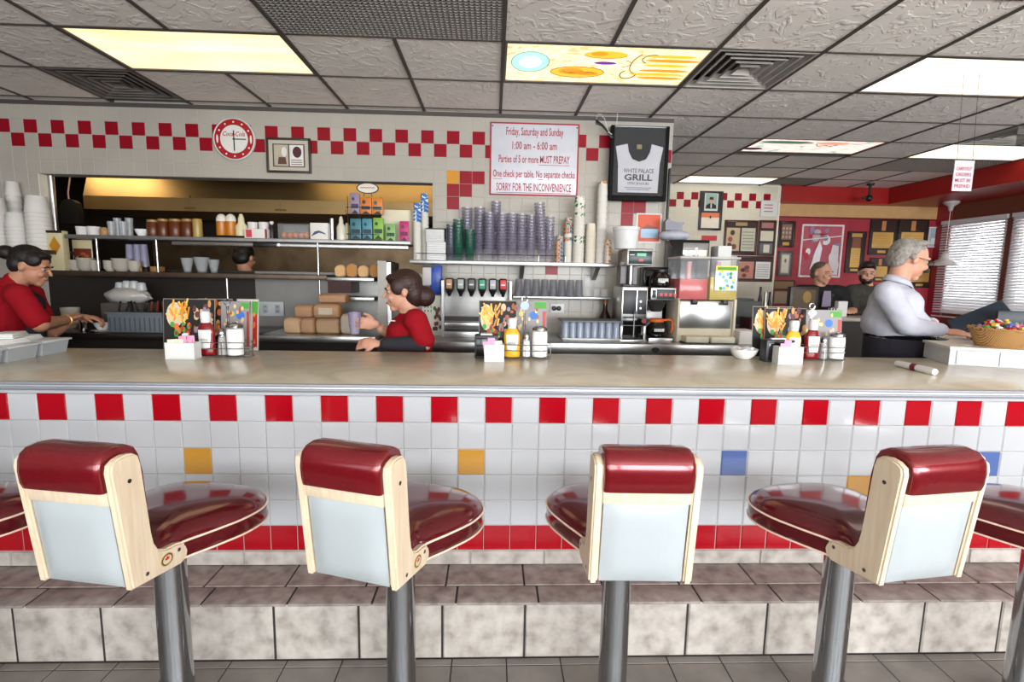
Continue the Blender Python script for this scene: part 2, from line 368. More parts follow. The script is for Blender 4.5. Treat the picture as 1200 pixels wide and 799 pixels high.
# kitchen behind the opening -------------------------------------------
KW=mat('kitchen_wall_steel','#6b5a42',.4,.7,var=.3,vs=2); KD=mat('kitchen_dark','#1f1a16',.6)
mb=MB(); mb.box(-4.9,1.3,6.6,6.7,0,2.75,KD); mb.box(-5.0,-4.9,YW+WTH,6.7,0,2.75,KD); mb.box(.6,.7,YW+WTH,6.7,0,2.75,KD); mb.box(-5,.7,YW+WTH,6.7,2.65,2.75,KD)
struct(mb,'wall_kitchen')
HOOD=mat('hood_steel','#947a52',.36,.9,var=.25,vs=1.2)
hx0=xa(98,240,5.0); hx1=xa(520,240,5.0); hz0=za(300,249,5.0)
t=thing('exhaust_hood','long stainless kitchen exhaust hood seen through the opening','hood',((hx0+hx1)/2,5.0,hz0))
hw=(hx1-hx0)/2; mb=MB(); mb.prism([(0,0),(.9,0),(.9,.8),(.25,.8),(0,.12)],-hw,hw,HOOD,'x'); mb.build('hood_body',t)
for u in (-.42,.08,.5): mb=MB(); mb.box(hw*u-.002,hw*u+.002,-.003,.02,.0,.14,STEELD); mb.build('seam',t)
for u in (-.4,.1): mb=MB(); mb.box(hw*u+.02-.1,hw*u+.02,-.01,0,.02,.035,mat('brass_tag','#6b4a1c',.5,.5)); mb.build('brass_tag',t)
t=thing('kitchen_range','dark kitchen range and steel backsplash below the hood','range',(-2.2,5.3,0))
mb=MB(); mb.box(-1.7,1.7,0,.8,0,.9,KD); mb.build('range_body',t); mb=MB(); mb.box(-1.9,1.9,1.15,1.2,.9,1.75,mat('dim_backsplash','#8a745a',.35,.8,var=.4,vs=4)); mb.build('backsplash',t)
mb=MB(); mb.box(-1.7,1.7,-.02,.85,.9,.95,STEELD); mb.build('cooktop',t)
px,_=at(95,240,4.75); mb=MB(); mb.cyl((0,0,.002),(0,0,OPZ-SILL-.002),.022,STEEL,n=12); mb.cyl((0,0,.002),(0,0,.02),.045,STEEL,n=14)
single(mb,'steel_post','shiny steel post standing at the left end of the kitchen opening','post',(px,4.46,SILL))
# ------------------------------------------------------------------ the step and the lunch counter
STONE=mat('stone_look_tile','#b5afa8',.5,spec=.3); ramp_tex(STONE,'noise',16,[(.3,'#8f8780'),(.45,'#aaa29a'),(.58,'#b8b1a9'),(.75,'#c4beb7')],detail=10,dist=0,bump=.25)
STONET=mat('stone_tread_tile','#8d807a',.45,spec=.35); ramp_tex(STONET,'noise',18,[(.28,'#6d605b'),(.5,'#8e817b'),(.72,'#a3978f')],detail=10,dist=0,bump=.15)
STZ=.227; STY=1.75; YC=2.0
t=thing('step','long tiled stone look step running along the counter foot','step',(0,STY,0))
mb=MB(); mb.box(-3.6,4.2,.004,.6,0,STZ-.004,GROUTD)
rx=xa(615,730,STY); 
for i in range(-14,13):
    x=rx+i*.3035; mb.tile(x+.004,x+.2995,.004,STZ-.008,.004,STONE,d=.005,b=.004)
mb.build('riser',t)
mb=MB(); nx=atz(630,695,STZ)[0]
for i in range(-14,13):
    x=nx+i*.3035; mb.box(x+.003,x+.3005,-.006,.1,STZ-.012,STZ,STONET,.006)
mb.build('nosing',t)
mb=MB(); nx=atz(613,670,STZ)[0]
for i in range(-14,13):
    x=nx+i*.3035; mb.tile(x+.003,x+.3005,.104,.25,STZ-.004,STONET,'z',.004,.003)
mb.build('tread',t)
CTZ=.981; CTB=2.835; CX1=3.95
t=thing('lunch_counter','long diner counter with beige top and red checkered white tile front','counter',(0,0,0))
mb=MB(); mb.box(-3.4,CX1,YC,CTB-.12,STZ-.001,.93,GROUT); 
CT=.1074; cz0=.9329
for k in range(-16,42):
    for r in range(0,6):
        x0=-1.7447+k*CT; x1=x0+CT; z1=cz0-r*CT; z0=z1-CT
        if x0<-3.4 or x1>CX1: continue
        tm=T_WHITE
        if r==0 and k%2==0: tm=T_RED
        if r==5: tm=T_RED
        if r==2 and k in (5,15): tm=T_YEL
        if r==2 and k in (25,35): tm=T_BLUE
        if r==3 and k==30: tm=T_YEL
        mb.tile(x0+.001,x1-.001,z0+.001,z1-.001,YC,tm,d=.004,b=.0035)
mb.box(-3.4,CX1,YC-.003,YC,.9335,.95,T_WHITE)
mb.build('tiled_front',t)
mb=MB(); bx=xa(637,652,YC)
for i in range(-14,13):
    x=bx+i*.3035; mb.tile(x+.002,min(CX1,x+.3015),STZ+.001,.2885,YC,STONE,d=.008,b=.003)
mb.build('base_tile',t)
TOP=mat('beige_marbled_laminate','#b3a68f',.24,spec=.5); ramp_tex(TOP,'noise',2.2,[(.25,'#b3a68e'),(.45,'#c4b8a1'),(.6,'#cfc5b0'),(.75,'#bcb098')],detail=8,dist=1.5)
mb=MB(); mb.box(-3.4,CX1,1.985,CTB,.951,CTZ,TOP,.003); mb.build('countertop',t)
mb=MB()
prof=[(1.985,.948),(1.972,.95),(1.969,.958),(1.971,.961),(1.970,.966),(1.971,.971),(1.969,.976),(1.972,.981),(1.985,.9825)]
n=len(prof); vs=[(-3.4,y,z) for y,z in prof]+[(CX1,y,z) for y,z in prof]
mb.add(vs,[(i,i+n,i+1+n,i+1) for i in range(n-1)],mat('edge_steel','#b9bdc6',.42,.7,var=.05)); mb.build('edge_trim',t)
# ------------------------------------------------------------------ stools
def spline(ctrl,per=6):
    P=[V((a,b,0)) for a,b in ctrl]; n=len(P); out=[]
    for i in range(n):
        p0,p1,p2,p3=P[i-1],P[i],P[(i+1)%n],P[(i+2)%n]
        for k in range(per):
            u=k/per; q=.5*((2*p1)+(-p0+p2)*u+(2*p0-5*p1+4*p2-p3)*u*u+(-p0+3*p1-3*p2+p3)*u**3); out.append((q.x,q.y))
    return out
def make_stool(label):
    t=thing('bar_stool',label,'stool',group='swivel stools along the counter')
    half=[(.06,-.192),(.116,-.18),(.124,-.1),(.168,-.015),(.208,.075),(.212,.16),(.165,.232),(.085,.262)]
    out=spline(half+[(0,.268)]+[(-x,y) for x,y in half[::-1]],5); cxm,cym=0,.06; n=len(out)
    lay=[(.6,.603),(.93,.604),(.985,.607),(1,.611),(1,.655),(.992,.661),(.955,.674),(.86,.689),(.7,.699),(.5,.705),(.25,.708)]
    vs=[(cxm+(x-cxm)*s,cym+(y-cym)*s,z) for s,z in lay for x,y in out]; L=len(lay)
    fs=[(j*n+i,j*n+(i+1)%n,(j+1)*n+(i+1)%n,(j+1)*n+i) for j in range(L-1) for i in range(n)]+[tuple(range((L-1)*n,L*n)),tuple(range(n-1,-1,-1))]
    mb=MB(); mb.add(vs,fs,SEATV,True); seat=mb.build('seat',t)
    mb=MB(); mb.tube([(x*1.008,y*1.004,.6585) for x,y in out],.0032,PIPE,6,True); mb.tube([(x*1.003,y*1.002,.610) for x,y in out],.0032,PIPE,6,True); mb.build('piping',seat)
    side=[(-.259,.622),(-.292,.935),(-.288,.953),(-.272,.963),(-.25,.967),(-.228,.964),(-.212,.952),(-.206,.93),(-.19,.74),(-.184,.705),(-.172,.682),(-.152,.672),(-.115,.668),(-.094,.662),(-.082,.648),(-.076,.63),(-.082,.612),(-.1,.602)]
    for s in (-1,1):
        mb=MB(); b=bmesh.new(); a,c=(s*.112,s*.135); lo,hi=min(a,c),max(a,c)
        v0=[b.verts.new((lo,y,z)) for y,z in side]; v1=[b.verts.new((hi,y,z)) for y,z in side]; k=len(side)
        b.faces.new(v0); b.faces.new(v1[::-1])
        for i in range(k): b.faces.new((v0[i],v1[i],v1[(i+1)%k],v0[(i+1)%k]))
        bmesh.ops.recalc_face_normals(b,faces=b.faces[:])
        ee=[e for e in b.edges if abs(e.verts[0].co.x-e.verts[1].co.x)<1e-6]
        bmesh.ops.bevel(b,geom=ee,offset=.005,segments=2,affect='EDGES'); mb.bm(b,LAM,True)
        p=mb.build('side_panel',t)
        mb=MB()
        for y,z in ((-.245,.9),(-.215,.64),(-.11,.648)): mb.cyl((s*.134,y,z),(s*.1365,y,z),.0055,CHROME,n=10); mb.cyl((s*.1364,y,z),(s*.1368,y,z),.0028,BLACK,n=8)
        mb.build('screw',p)
        if s==1:
            mb=MB(); e=lambda r: [(-.152+r*1.15*cos(2*pi*i/24),.643+r*.95*sin(2*pi*i/24)) for i in range(24)]
            mb.prism(e(.0175),.135,.1362,GOLD,'x'); mb.prism(e(.0155),.1362,.1366,mat('badge_olive','#4b4a26',.4),'x'); mb.prism(e(.0125),.1366,.1369,mat('badge_cream','#cbbf9c',.5),'x')
            mb.prism([(-.158,.643),(-.146,.643),(-.144,.65),(-.149,.648),(-.152,.655),(-.155,.648),(-.16,.65)],.1369,.1373,RED,'x'); mb.build('maker_badge',p)
    mb=MB(); mb.box(-.111,.111,-.25,-.196,.628,.9,LAM); mb.X=M.Translation((0,-.2815,.868))@M.Rotation(RAD(6),4,'X'); mb.box(-.111,.111,-.002,.03,-.02,.018,LAM,.002); mb.build('back_frame',t)
    # padded red roll wrapped over the top
    mb=MB(); b=bmesh.new(); prof=[(-.297,.884),(-.303,.9),(-.306,.93),(-.303,.955),(-.296,.972),(-.28,.983),(-.25,.987),(-.218,.983),(-.198,.972),(-.186,.95),(-.176,.9),(-.168,.78),(-.168,.7),(-.175,.672),(-.19,.672),(-.2,.884)]
    m=len(prof); xs=[-.1115,-.107,-.098,-.07,-.035,0,.035,.07,.098,.107,.1115]; sc=[.90,.965,.99,1,1,1,1,1,.99,.965,.90]
    yc,zc=-.235,.9
    vs=[]
    for x,k in zip(xs,sc):
        for y,z in prof: vs.append((x,yc+(y-yc)*k, z if z<.9 else zc+(z-zc)*(k*.5+.5)))
    fs=[(j*m+i,(j+1)*m+i,(j+1)*m+(i+1)%m,j*m+(i+1)%m) for j in range(len(xs)-1) for i in range(m)]+[tuple(range(m-1,-1,-1))[::-1],tuple((len(xs)-1)*m+i for i in range(m))[::-1]]
    mb.add(vs,fs,LEATHER,True); mb.build('backrest_pad',t)
    mb=MB(); w=.108; g=9; rows=9
    vs=[];fs=[]
    for j in range(rows+1):
        for i in range(g+1):
            u=i/g*2-1; q=j/rows*2-1; bul=.014*(max(0,1-abs(u)**6)*max(0,1-abs(q)**6))
            z=.74+q*.115; yb=-.259-.033*(z-.622)/.32
            vs.append((u*w,yb+.006-bul,z))
    for j in range(rows):
        for i in range(g): a=j*(g+1)+i; fs.append((a,a+1,a+g+2,a+g+1))
    mb.add(vs,fs,VINYLW,True); mb.build('back_panel',t)
    mb=MB(); mb.lathe([(.105,.0),(.105,.006),(.07,.016),(.05,.03),(.0445,.045),(.0445,.578),(.06,.582),(.06,.588)],CHROME,n=32); mb.build('pole',t)
    mb=MB(); mb.box(-.1,.1,-.1,.12,.585,.6035,LAM,.003); mb.build('seat_board',t)
    return t
SPY=1.5
sl=['red vinyl swivel stool second from left, badge on its wooden arm, turned to the right','red vinyl swivel stool in front of the yellow tile, turned most to the right','red vinyl swivel stool below the sugar dispenser and mustard, facing straight to the counter','red vinyl swivel stool below the ketchup on the right, turned slightly left']
s0=make_stool(sl[0]); s0.location=(-.969,SPY,0); s0.rotation_euler=(0,0,-.178)
for (x,th),l in zip(((-.275,.319),(.4,.028),(1.113,-.146)),sl[1:]): dup(s0,(x,SPY,0),-th,l)
dup(s0,(-1.665,SPY,0),-.12,'red vinyl swivel stool cut off at the left edge of the photo')
dup(s0,(1.775,SPY,0),.1,'red vinyl swivel stool cut off at the right edge of the photo')
# ------------------------------------------------------------------ things on the counter
CS=244.0
def food(mb,w,h,z0,seed,y=-.0025):
    rn=random.Random(seed); K=mat('menu_black','#120e0c',.6)
    cxp=-w*.18; cz=z0+h*.62
    mb.disc(cxp-.025,cz+.02,y-.0003,w*.16,h*.24,mat('plate_cream','#cfc0a4',.5))
    for i in range(34):
        a=rn.uniform(-.5,.9)+pi/2; x=cxp+rn.uniform(-.04,.04); z=cz+rn.uniform(-.03,.06); l=rn.uniform(.03,.055); tck=.0045
        dx,dz=cos(a)*l,sin(a)*l; nx,nz=-sin(a)*tck,cos(a)*tck; yy=y-.001-i*.0001
        mb.quad((x-nx,yy,z-nz),(x+dx-nx,yy,z+dz-nz),(x+dx+nx,yy,z+dz+nz),(x+nx,yy,z+nz),rn.choice([mat('fry_yellow','#e8a63a',.5),mat('fry_gold','#d98a22',.5),mat('fry_pale','#efc069',.5)]))
    for i in range(22):
        x=cxp+rn.uniform(-.03,.06); z=cz-.05+rn.uniform(-.03,.02); mb.disc(x,z,y-.003-i*.0001,rn.uniform(.005,.012),rn.uniform(.007,.018),rn.choice([mat('food_orange','#dd6a1f',.5),mat('food_red','#b5331f',.5),mat('food_brown','#7b3a20',.5),GREEN]),10)
    mb.disc(cxp-.035,cz-.03,y-.0055,.011,.015,GREEN,9); mb.disc(cxp+.03,cz-.085,y-.005,.018,.01,mat('dip_white','#e9e9ee',.5),12)
    for i in range(26):
        x=w*.25+rn.uniform(-.04,.05); z=cz+rn.uniform(-.07,.09); mb.disc(x,z,y-.002-i*.0001,rn.uniform(.005,.014),rn.uniform(.008,.022),rn.choice([mat('food_plum','#5b2a34',.5),mat('food_rust','#a8532c',.5),mat('food_bread','#c98d4f',.5),mat('food_grey','#8e8496',.5),mat('food_tan','#d7b48a',.5)]),9)
def menu(label,px0,px1,pytop,base,rz=0,seed=1,kind='food',grp='menus on the counter',lean=.1,YM=2.8):
    X,Y=base; X*=YM/Y; Y=YM; w=(px1-px0)/CS*(2.45/Y if 0 else 1)*Y/2.45; zt=za((px0+px1)/2,pytop,Y); h=zt-CTZ
    t=thing('menu',label,'menu',(X,Y,CTZ),rz,grp)
    R=M.Rotation(-lean,4,'X')
    mb=MB(); mb.X=R; mb.box(-w/2,w/2,-.0015,.0015,.0,h,mat('menu_edge','#8a857c',.5),.001); mb.build('menu_card',t)
    mb=MB(); mb.X=R
    if kind=='food':
        mb.box(-w/2+.003,w/2-.003,-.0022,-.0016,.003,h-.004,mat('menu_black','#120e0c',.6)); food(mb,w,h,0,seed)
    elif kind=='green':
        mb.box(-w/2+.003,w/2-.003,-.0022,-.0016,.003,h-.004,mat('menu_cream','#c4bdb3',.5))
        rn=random.Random(seed)
        for k in range(3):
            x=-w/2+w*(k+.5)/3
            mb.prism([(x-w*.1,.02),(x+w*.1,.02),(x+w*.1,h*.72),(x-w*.1,h*.72)],-.003,-.0023,mat('menu_red_strip','#a5281f',.4),'y')
            mb.prism([(x-w*.12,h*.7),(x+w*.12,h*.7),(x+w*.14,h*.95),(x-w*.14,h*.95)],-.0034,-.003,GREEN,'y')
            for q in range(5): mb.disc(x+rn.uniform(-.01,.01),rn.uniform(.03,h*.7),-.0034,.006,.012,mat('menu_orange','#e07c40',.4),8)
    else:
        mb.box(-w/2+.003,w/2-.003,-.0022,-.0016,.003,h-.004,mat('menu_grey','#8f898a',.5)); rn=random.Random(seed)
        mb.disc(w*.18,h*.72,-.0023,.022,.022,BLUE); mb.disc(-w*.12,h*.75,-.0023,.014,.014,mat('menu_gold','#cdbf73',.4)); mb.prism([(w*.2,h*.85),(w*.48,h*.85),(w*.48,h*.97),(w*.2,h*.97)],-.0026,-.0023,GREEN)
        mb.prism([(w*.4,h*.1),(w*.48,h*.1),(w*.48,h*.8),(w*.4,h*.8)],-.0026,-.0023,mat('menu_red_strip','#a5281f',.4))
        for q in range(22): mb.disc(rn.uniform(-w*.42,w*.3),rn.uniform(h*.25,h*.92),-.0025-q*.0001,.007,.011,rn.choice([mat('food_tan','#d7b48a',.5),mat('food_rust','#a8532c',.5),mat('menu_pale_yellow','#d9cf90',.5)]),10)
    mb.build('printed_face',t); return t
def squeeze(label,px,py,pytop,kind):
    X,Y=atz(px,py,CTZ); X*=(Y+.052)/Y; Y+=.052; H=za(px,pytop,Y)-CTZ; t=thing('%s_bottle'%kind,label,'sauce bottle',(X,Y,CTZ+.0065),0)
    C={'ketchup':KETCH,'mustard':YEL}[kind]; r=.043
    mb=MB(); mb.lathe([(r*.92,0),(r,.004),(r,.015),(r*.97,H*.3),(r*.95,H*.38),(r,H*.5),(r*.93,H*.6),(r*.6,H*.72),(r*.45,H*.76)],C,n=28,sy=.55); mb.build('bottle_body',t)
    mb=MB(); mb.lathe([(r*.5,H*.74),(r*.52,H*.80),(r*.5,H*.81),(r*.55,H*.82),(r*.55,H*.95),(r*.42,H),],WHITE,n=24); mb.build('cap',t)
    mb=MB(); w=r*.72; z0,z1=H*.16,H*.58; y0=-r*.55-.001; m=8
    pts=[(w*u,z) for u,z in ((-.7,z0),(.7,z0),(.95,z1*.75),(1,z1),(-1,z1),(-.95,z1*.75))]
    vs=[];fs=[]
    for j,z in enumerate((z0,z0+(z1-z0)*.5,z1)):
        ww=w*(.75,.95,1)[j]
        for i in range(m+1):
            x=ww*(i/m*2-1); vs.append((x,-.55*math.sqrt(max(0,(r*1.02)**2-x*x))-.0005,z))
    for j in range(2):
        for i in range(m): a=j*(m+1)+i; fs.append((a,a+1,a+m+2,a+m+1))
    mb.add(vs,fs,mat('bottle_label','#dfe0dc',.5),True); lb=mb.build('front_label',t)
    mb=MB(); mb.text('HEINZ',0,z0+(z1-z0)*.42,-.55*r*1.02-.0022,.011,mat('label_ink','#3b4a3a',.5),w=.042); mb.build('lettering',lb)
    return t
def sugar(label,px,py,pytop):
    X,Y=atz(px,py,CTZ); X*=(Y+.052)/Y; Y+=.052; H=za(px,pytop,Y)-CTZ; t=thing('sugar_dispenser',label,'sugar dispenser',(X,Y,CTZ+.0065)); r=.04
    mb=MB(); mb.lathe([(r*.9,.002),(r*.96,.006),(r*.98,H*.7),(r*.93,H*.82)],SALT,n=28); mb.build('sugar',t)
    mb=MB(); mb.lathe([(r*.94,0),(r,.004),(r*1.02,H*.7),(r*.97,H*.84),(r*.9,H*.88)],mat('jar_glass','#ffffff',.04,alpha=.22,var=0,spec=.8),n=28); mb.build('glass_jar',t)
    mb=MB(); mb.lathe([(r*1.0,H*.86),(r*1.02,H*.93),(r*.8,H*.97),(r*.3,H*1.0)],CHROME,n=28); mb.prism([(-.012,H*.96),(.006,H*.965),(.004,H*1.03),(-.01,H*1.02)],-.01,.01,CHROME); mb.build('flap_lid',t); return t
def shaker(label,px,py,pytop,fill=SALT):
    X,Y=atz(px,py,CTZ); X*=(Y+.052)/Y; Y+=.052; H=za(px,pytop,Y)-CTZ; t=thing('shaker',label,'shaker',(X,Y,CTZ+.0065)); r=.021
    mb=MB(); mb.lathe([(r*.9,.003),(r*.92,H*.3),(r*.72,H*.62)],fill,n=10); mb.build('filling',t)
    mb=MB(); mb.lathe([(r,0),(r*1.02,.006),(r,H*.3),(r*.78,H*.72)],mat('jar_glass','#ffffff',.04,alpha=.22,var=0,spec=.8),n=10); mb.build('glass_body',t)
    mb=MB(); mb.lathe([(r*.8,H*.7),(r*.85,H*.82),(r*.7,H*.94),(r*.3,H)],CHROME,n=18); mb.build('cap',t); return t
def packets(label,px,py,wpx,hpx,pinkside=1,grp='sweetener packets'):
    X,Y=atz(px,py,CTZ); k=CS*2.45/Y; w=wpx/k; h=hpx/k; t=thing('packet_holder',label,'packet holder',(X,Y,CTZ),0)
    mb=MB(); d=.06; a=.003
    mb.box(-w/2,w/2,0,d,0,.004,WHITE); 
    for b in ((-w/2,w/2,0,a),(-w/2,w/2,d-a,d)): mb.box(b[0],b[1],b[2],b[3],.003,h,WHITE)
    for x in (-w/2,w/2-a): mb.box(x,x+a,a,d-a,.003,h,WHITE)
    mb.build('box',t)
    for i in range(6):
        m=PINK if (i<3)==(pinkside<0) else mat('packet_cream','#e6e0c4',.7)
        x=-w*.32+w*.64*(i%3)/2+(.0)
        mb=MB(); mb.X=M.Rotation(RAD(random.uniform(-8,8)),4,'Y'); hh=h*(1.18+.2*(m is PINK)*(i%2)); mb.box(-.018,.018,-.0018,.0018,.006,hh,m,.001)
        xx={True:w*.16*pinkside,False:-w*.2*pinkside}[m is PINK]+(i%3-1)*.012
        single(mb,'sugar_packet',('pink' if m is PINK else 'cream')+' sweetener packet in the '+label,'packet',(X+xx,Y+.012+.0065*i,CTZ+.001),0,grp)
    return t
def caddy(label,px0,px1,py,ringpx,ringpy,rings):
    X0,Y=atz(px0,py,CTZ); X1,_=atz(px1,py,CTZ); X=(X0+X1)/2; w=(X1-X0)/2; t=thing('condiment_caddy',label,'condiment caddy',(X,Y,CTZ)); r=.0022; d=.052
    mb=MB()
    for z in (.004,.045,.075):
        cs=lambda u: math.copysign(abs(u)**.55,u)
        pts=[((w+.008)*cs(cos(a)),d*cs(sin(a))+d,z) for a in [2*pi*i/28 for i in range(28)]]; mb.tube(pts,r,CHROME,6,True)
    for a in (0,.25,.5,.75,.125,.375,.625,.875): x,y=(w+.008)*cs(cos(2*pi*a)),d*cs(sin(2*pi*a))+d; mb.tube([(x,y,0),(x,y,.075)],r,CHROME,6)
    mb.tube([(-w,d,.004),(w,d,.004)],r,CHROME,6); mb.tube([(0,0,.004),(0,2*d,.004)],r,CHROME,6)
    mb.build('wire_basket',t)
    hx=xa(ringpx,ringpy,Y+2*d)-X; hz=za(ringpx,ringpy,Y+2*d)-CTZ
    mb=MB(); mb.tube([(hx-.004,2*d,.004),(hx-.004,2*d,hz-.03)],r*1.1,CHROME,6); mb.tube([(hx+.004,2*d,.004),(hx+.004,2*d,hz-.03)],r*1.1,CHROME,6)
    mb.tube([(hx+.015*sin(a),2*d,hz-.013+.016*cos(a)) for a in [2*pi*i/20 for i in range(20)]],r*1.3,CHROME,6,True); mb.build('ring_handle',t)
    if rings:
        mb=MB()
        if rings=='diamond': mb.prism([(hx-.026,hz-.05),(hx,hz-.076),(hx+.026,hz-.05),(hx,hz-.024)],2*d-.008,2*d-.006,mat('tag_silver','#c9cfd6',.3,.4)); 
        else: mb.disc(hx,hz-.045,2*d-.006,.023,.023,mat('tag_blue_grey','#8794a3',.35,.3),th=.002)
        mb.build('number_tag',t)
    return t
def napkin(label,px0,px1,py,pytop,rz=0,dep=.1):
    X0,Y=atz(px0,py,CTZ); X1,_=atz(px1,py,CTZ); X=(X0+X1)/2; w=(X1-X0)/2; h=za(px0,pytop,Y)-CTZ
    t=thing('napkin_dispenser',label,'napkin dispenser',(X,Y,CTZ),rz)
    mb=MB(); mb.box(-w,w,0,dep,0,h,CHAR,.006); mb.build('case',t)
    mb=MB(); mb.box(-w*.86,w*.86,-.002,.004,h*.1,h*.9,BLACKG,.002); mb.build('face_plate',t)
    mb=MB(); mb.box(-w*.6,w*.3,-.001,.008,h*.3,h*.7,mat('napkin_white','#d9d9d8',.8)) if 0 else mb.box(-w*.5,w*.5,.02,dep-.02,h,h+.006,mat('napkin_white','#d9d9d8',.8)); mb.build('napkins',t); return t
# left set
caddy('chrome wire condiment caddy holding ketchup and sugar, left of the counter',231,291,419,266,351,None)
squeeze('red ketchup bottle with white cap in the left wire caddy',243.5,419,366,'ketchup')
shaker('small glass shaker between ketchup and sugar in the left caddy',261.5,419,386,mat('pepper','#8a857d',.8))
sugar('glass sugar dispenser at the right end of the left caddy',277,419,380)
packets('white packet holder left of the left ketchup bottle',211,421,33,19)
bx,by=atz(222,408,CTZ); menu('menu with fries on its cover standing behind the left packet holder',193,250,350,(bx,by),.03,3,YM=2.77)
bx,by=atz(252,411,CTZ); menu('menu with a burger page standing right behind the left ketchup bottle',236,276,350,(bx,by),-.03,5,'food',YM=2.80)
bx,by=atz(276,411.5,CTZ); menu('grey menu page with a blue spot behind the left sugar dispenser',258,290,353,(bx,by),.02,6,'grey',YM=2.785)
bx,by=atz(290,411,CTZ); menu('menu with red and green strips at the right of the left caddy',272,299,350,(bx,by),-.12,8,'green',YM=2.82)
# centre set
caddy('chrome wire caddy with a round tag, in the middle of the counter',587,644,421,615,348,'disc')
squeeze('yellow mustard bottle with white cap in the middle caddy',599.5,421,374,'mustard')
shaker('white salt shaker between mustard and sugar in the middle caddy',616.5,421,390)
sugar('glass sugar dispenser in the middle caddy, right of the salt',632,421,383)
packets('white packet holder left of the mustard bottle',579,424,23,20,-1)
napkin('black napkin dispenser behind the middle packet holder',556,583.5,420,393)
bx,by=atz(583,409,CTZ); menu('menu with fries and cola on its cover behind the mustard bottle',559,603,352,(bx,by),.02,11,YM=2.785)
bx,by=atz(616,409,CTZ); menu('grey menu page with a blue spot behind the middle sugar dispenser',598,646,352,(bx,by),-.02,12,'grey',YM=2.81)
# right set
caddy('chrome wire caddy with a diamond tag, right of the counter',938,990,423,952,356,'diamond')
squeeze('red ketchup bottle with white cap in the right wire caddy',949.5,423,376,'ketchup')
squeeze('pale yellow mustard bottle left behind the right ketchup bottle',927,425,377,'mustard')
shaker('small glass pepper shaker between ketchup and sugar in the right caddy',963.5,423,395,mat('pepper','#8a857d',.8))
sugar('glass sugar dispenser at the right end of the right caddy',978.5,423,391)
packets('white packet holder in front of the right napkin dispenser',926,427,30,21,-1)
napkin('black napkin dispenser behind the right packet holder',896,930,424,398,.1,.06)
bx,by=atz(920,409,CTZ); menu('menu with fries on its cover behind the right napkin dispenser',893,945,361,(bx,by),.03,21,YM=2.80)
bx,by=atz(905,409,CTZ); menu('menu with its curved left edge showing behind the other right menus',880,930,359,(bx,by),.03,22,YM=2.818)
bx,by=atz(962,408,CTZ); menu('grey menu page with a blue spot behind the right sugar dispenser',936,986,363,(bx,by),-.02,23,'grey',YM=2.812)
# bowl of creamers
X,Y=atz(874,421,CTZ); t=thing('creamer_bowl','white bowl full of creamer cups left of the right napkin dispenser','bowl',(X,Y+.03,CTZ))
mb=MB(); mb.lathe([(.035,0),(.04,.004),(.062,.025),(.074,.052),(.0745,.054),(.071,.052),(.058,.026),(.036,.008)],mat('white_china','#e9e7e3',.2,coat=.3),n=32,cap1=True); mb.build('bowl',t)
for i in range(9):
    a=i*2.4; r=.0 if i==0 else .026+.012*(i%2); mb=MB(); mb.lathe([(.011,0),(.0155,.017),(.0175,.0175),(.0175,.019)],WHITE if i%3 else mat('creamer_tan','#c9a873',.5),n=14)
    o=single(mb,'creamer_cup','white foil topped creamer cup heaped in the white bowl' if i%3 else 'tan lidded creamer cup heaped in the white bowl','creamer cup',(X+r*cos(a),Y+.03+r*sin(a),CTZ+.036+.004*(i%3)),0,'white creamers in the bowl' if i%3 else 'tan creamers in the bowl'); o.rotation_euler=(RAD(random.uniform(-25,25)),RAD(random.uniform(-25,25)),0)
# rolled napkin with cutlery
X0,Y0=atz(1050,429,CTZ); X1,Y1=atz(1096,440,CTZ); t=thing('napkin_roll','white napkin roll with a maroon paper band lying on the counter','napkin roll',((X0+X1)/2,(Y0+Y1)/2,CTZ),math.atan2(Y1-Y0,X1-X0)); L=math.hypot(X1-X0,Y1-Y0)/2
mb=MB(); mb.X=M.Rotation(pi/2,4,'Y'); mb.lathe([(.012,-L),(.0155,-L+.012),(.0165,-.02),(.0165,.02),(.0175,L-.03),(.015,L-.004),(.006,L)],PAPER,c=(-.0165,0,0),n=16); mb.build('napkin',t)
mb=MB(); mb.X=M.Rotation(pi/2,4,'Y'); mb.lathe([(.0178,-.016),(.0178,.016)],MAROON,c=(-.0165,0,0),n=18); mb.build('paper_band',t)
# grey bus tubs under folded cloths
A=atz(0,427,CTZ); B=atz(84,411,CTZ); ang=math.atan2(B[1]-A[1],B[0]-A[0]); L=math.hypot(B[0]-A[0],B[1]-A[1])
ux,uy=cos(ang),sin(ang); tz=za(40,400,A[1]+.1)-CTZ; tz=.062
for i,l in enumerate(('grey bus tub farthest along the row, by the clear counter','grey bus tub in the middle of the row of tubs','grey bus tub cut off at the left edge of the photo')):
    w=L*.46; cpos=L-w*(i+.5)-.0
    t=thing('bus_tub',l,'tub',(A[0]+ux*cpos,A[1]+uy*cpos,CTZ),ang,'grey tubs at the left of the counter')
    mb=MB(); b=w/2-.012; dp=.26
    vs=[(-b*.92,.012,0),(b*.92,.012,0),(b*.92,dp-.012,0),(-b*.92,dp-.012,0),(-b,0,tz),(b,0,tz),(b,dp,tz),(-b,dp,tz)]
    mb.add(vs,[(3,2,1,0),(0,1,5,4),(1,2,6,5),(2,3,7,6),(3,0,4,7)],GREY); mb.build('tub',t)
    mb=MB(); mb.box(-b-.008,b+.008,-.012,dp+.012,tz,tz+.01,GREYL,.003); mb.build('lid',t)
zc=CTZ+tz+.0105
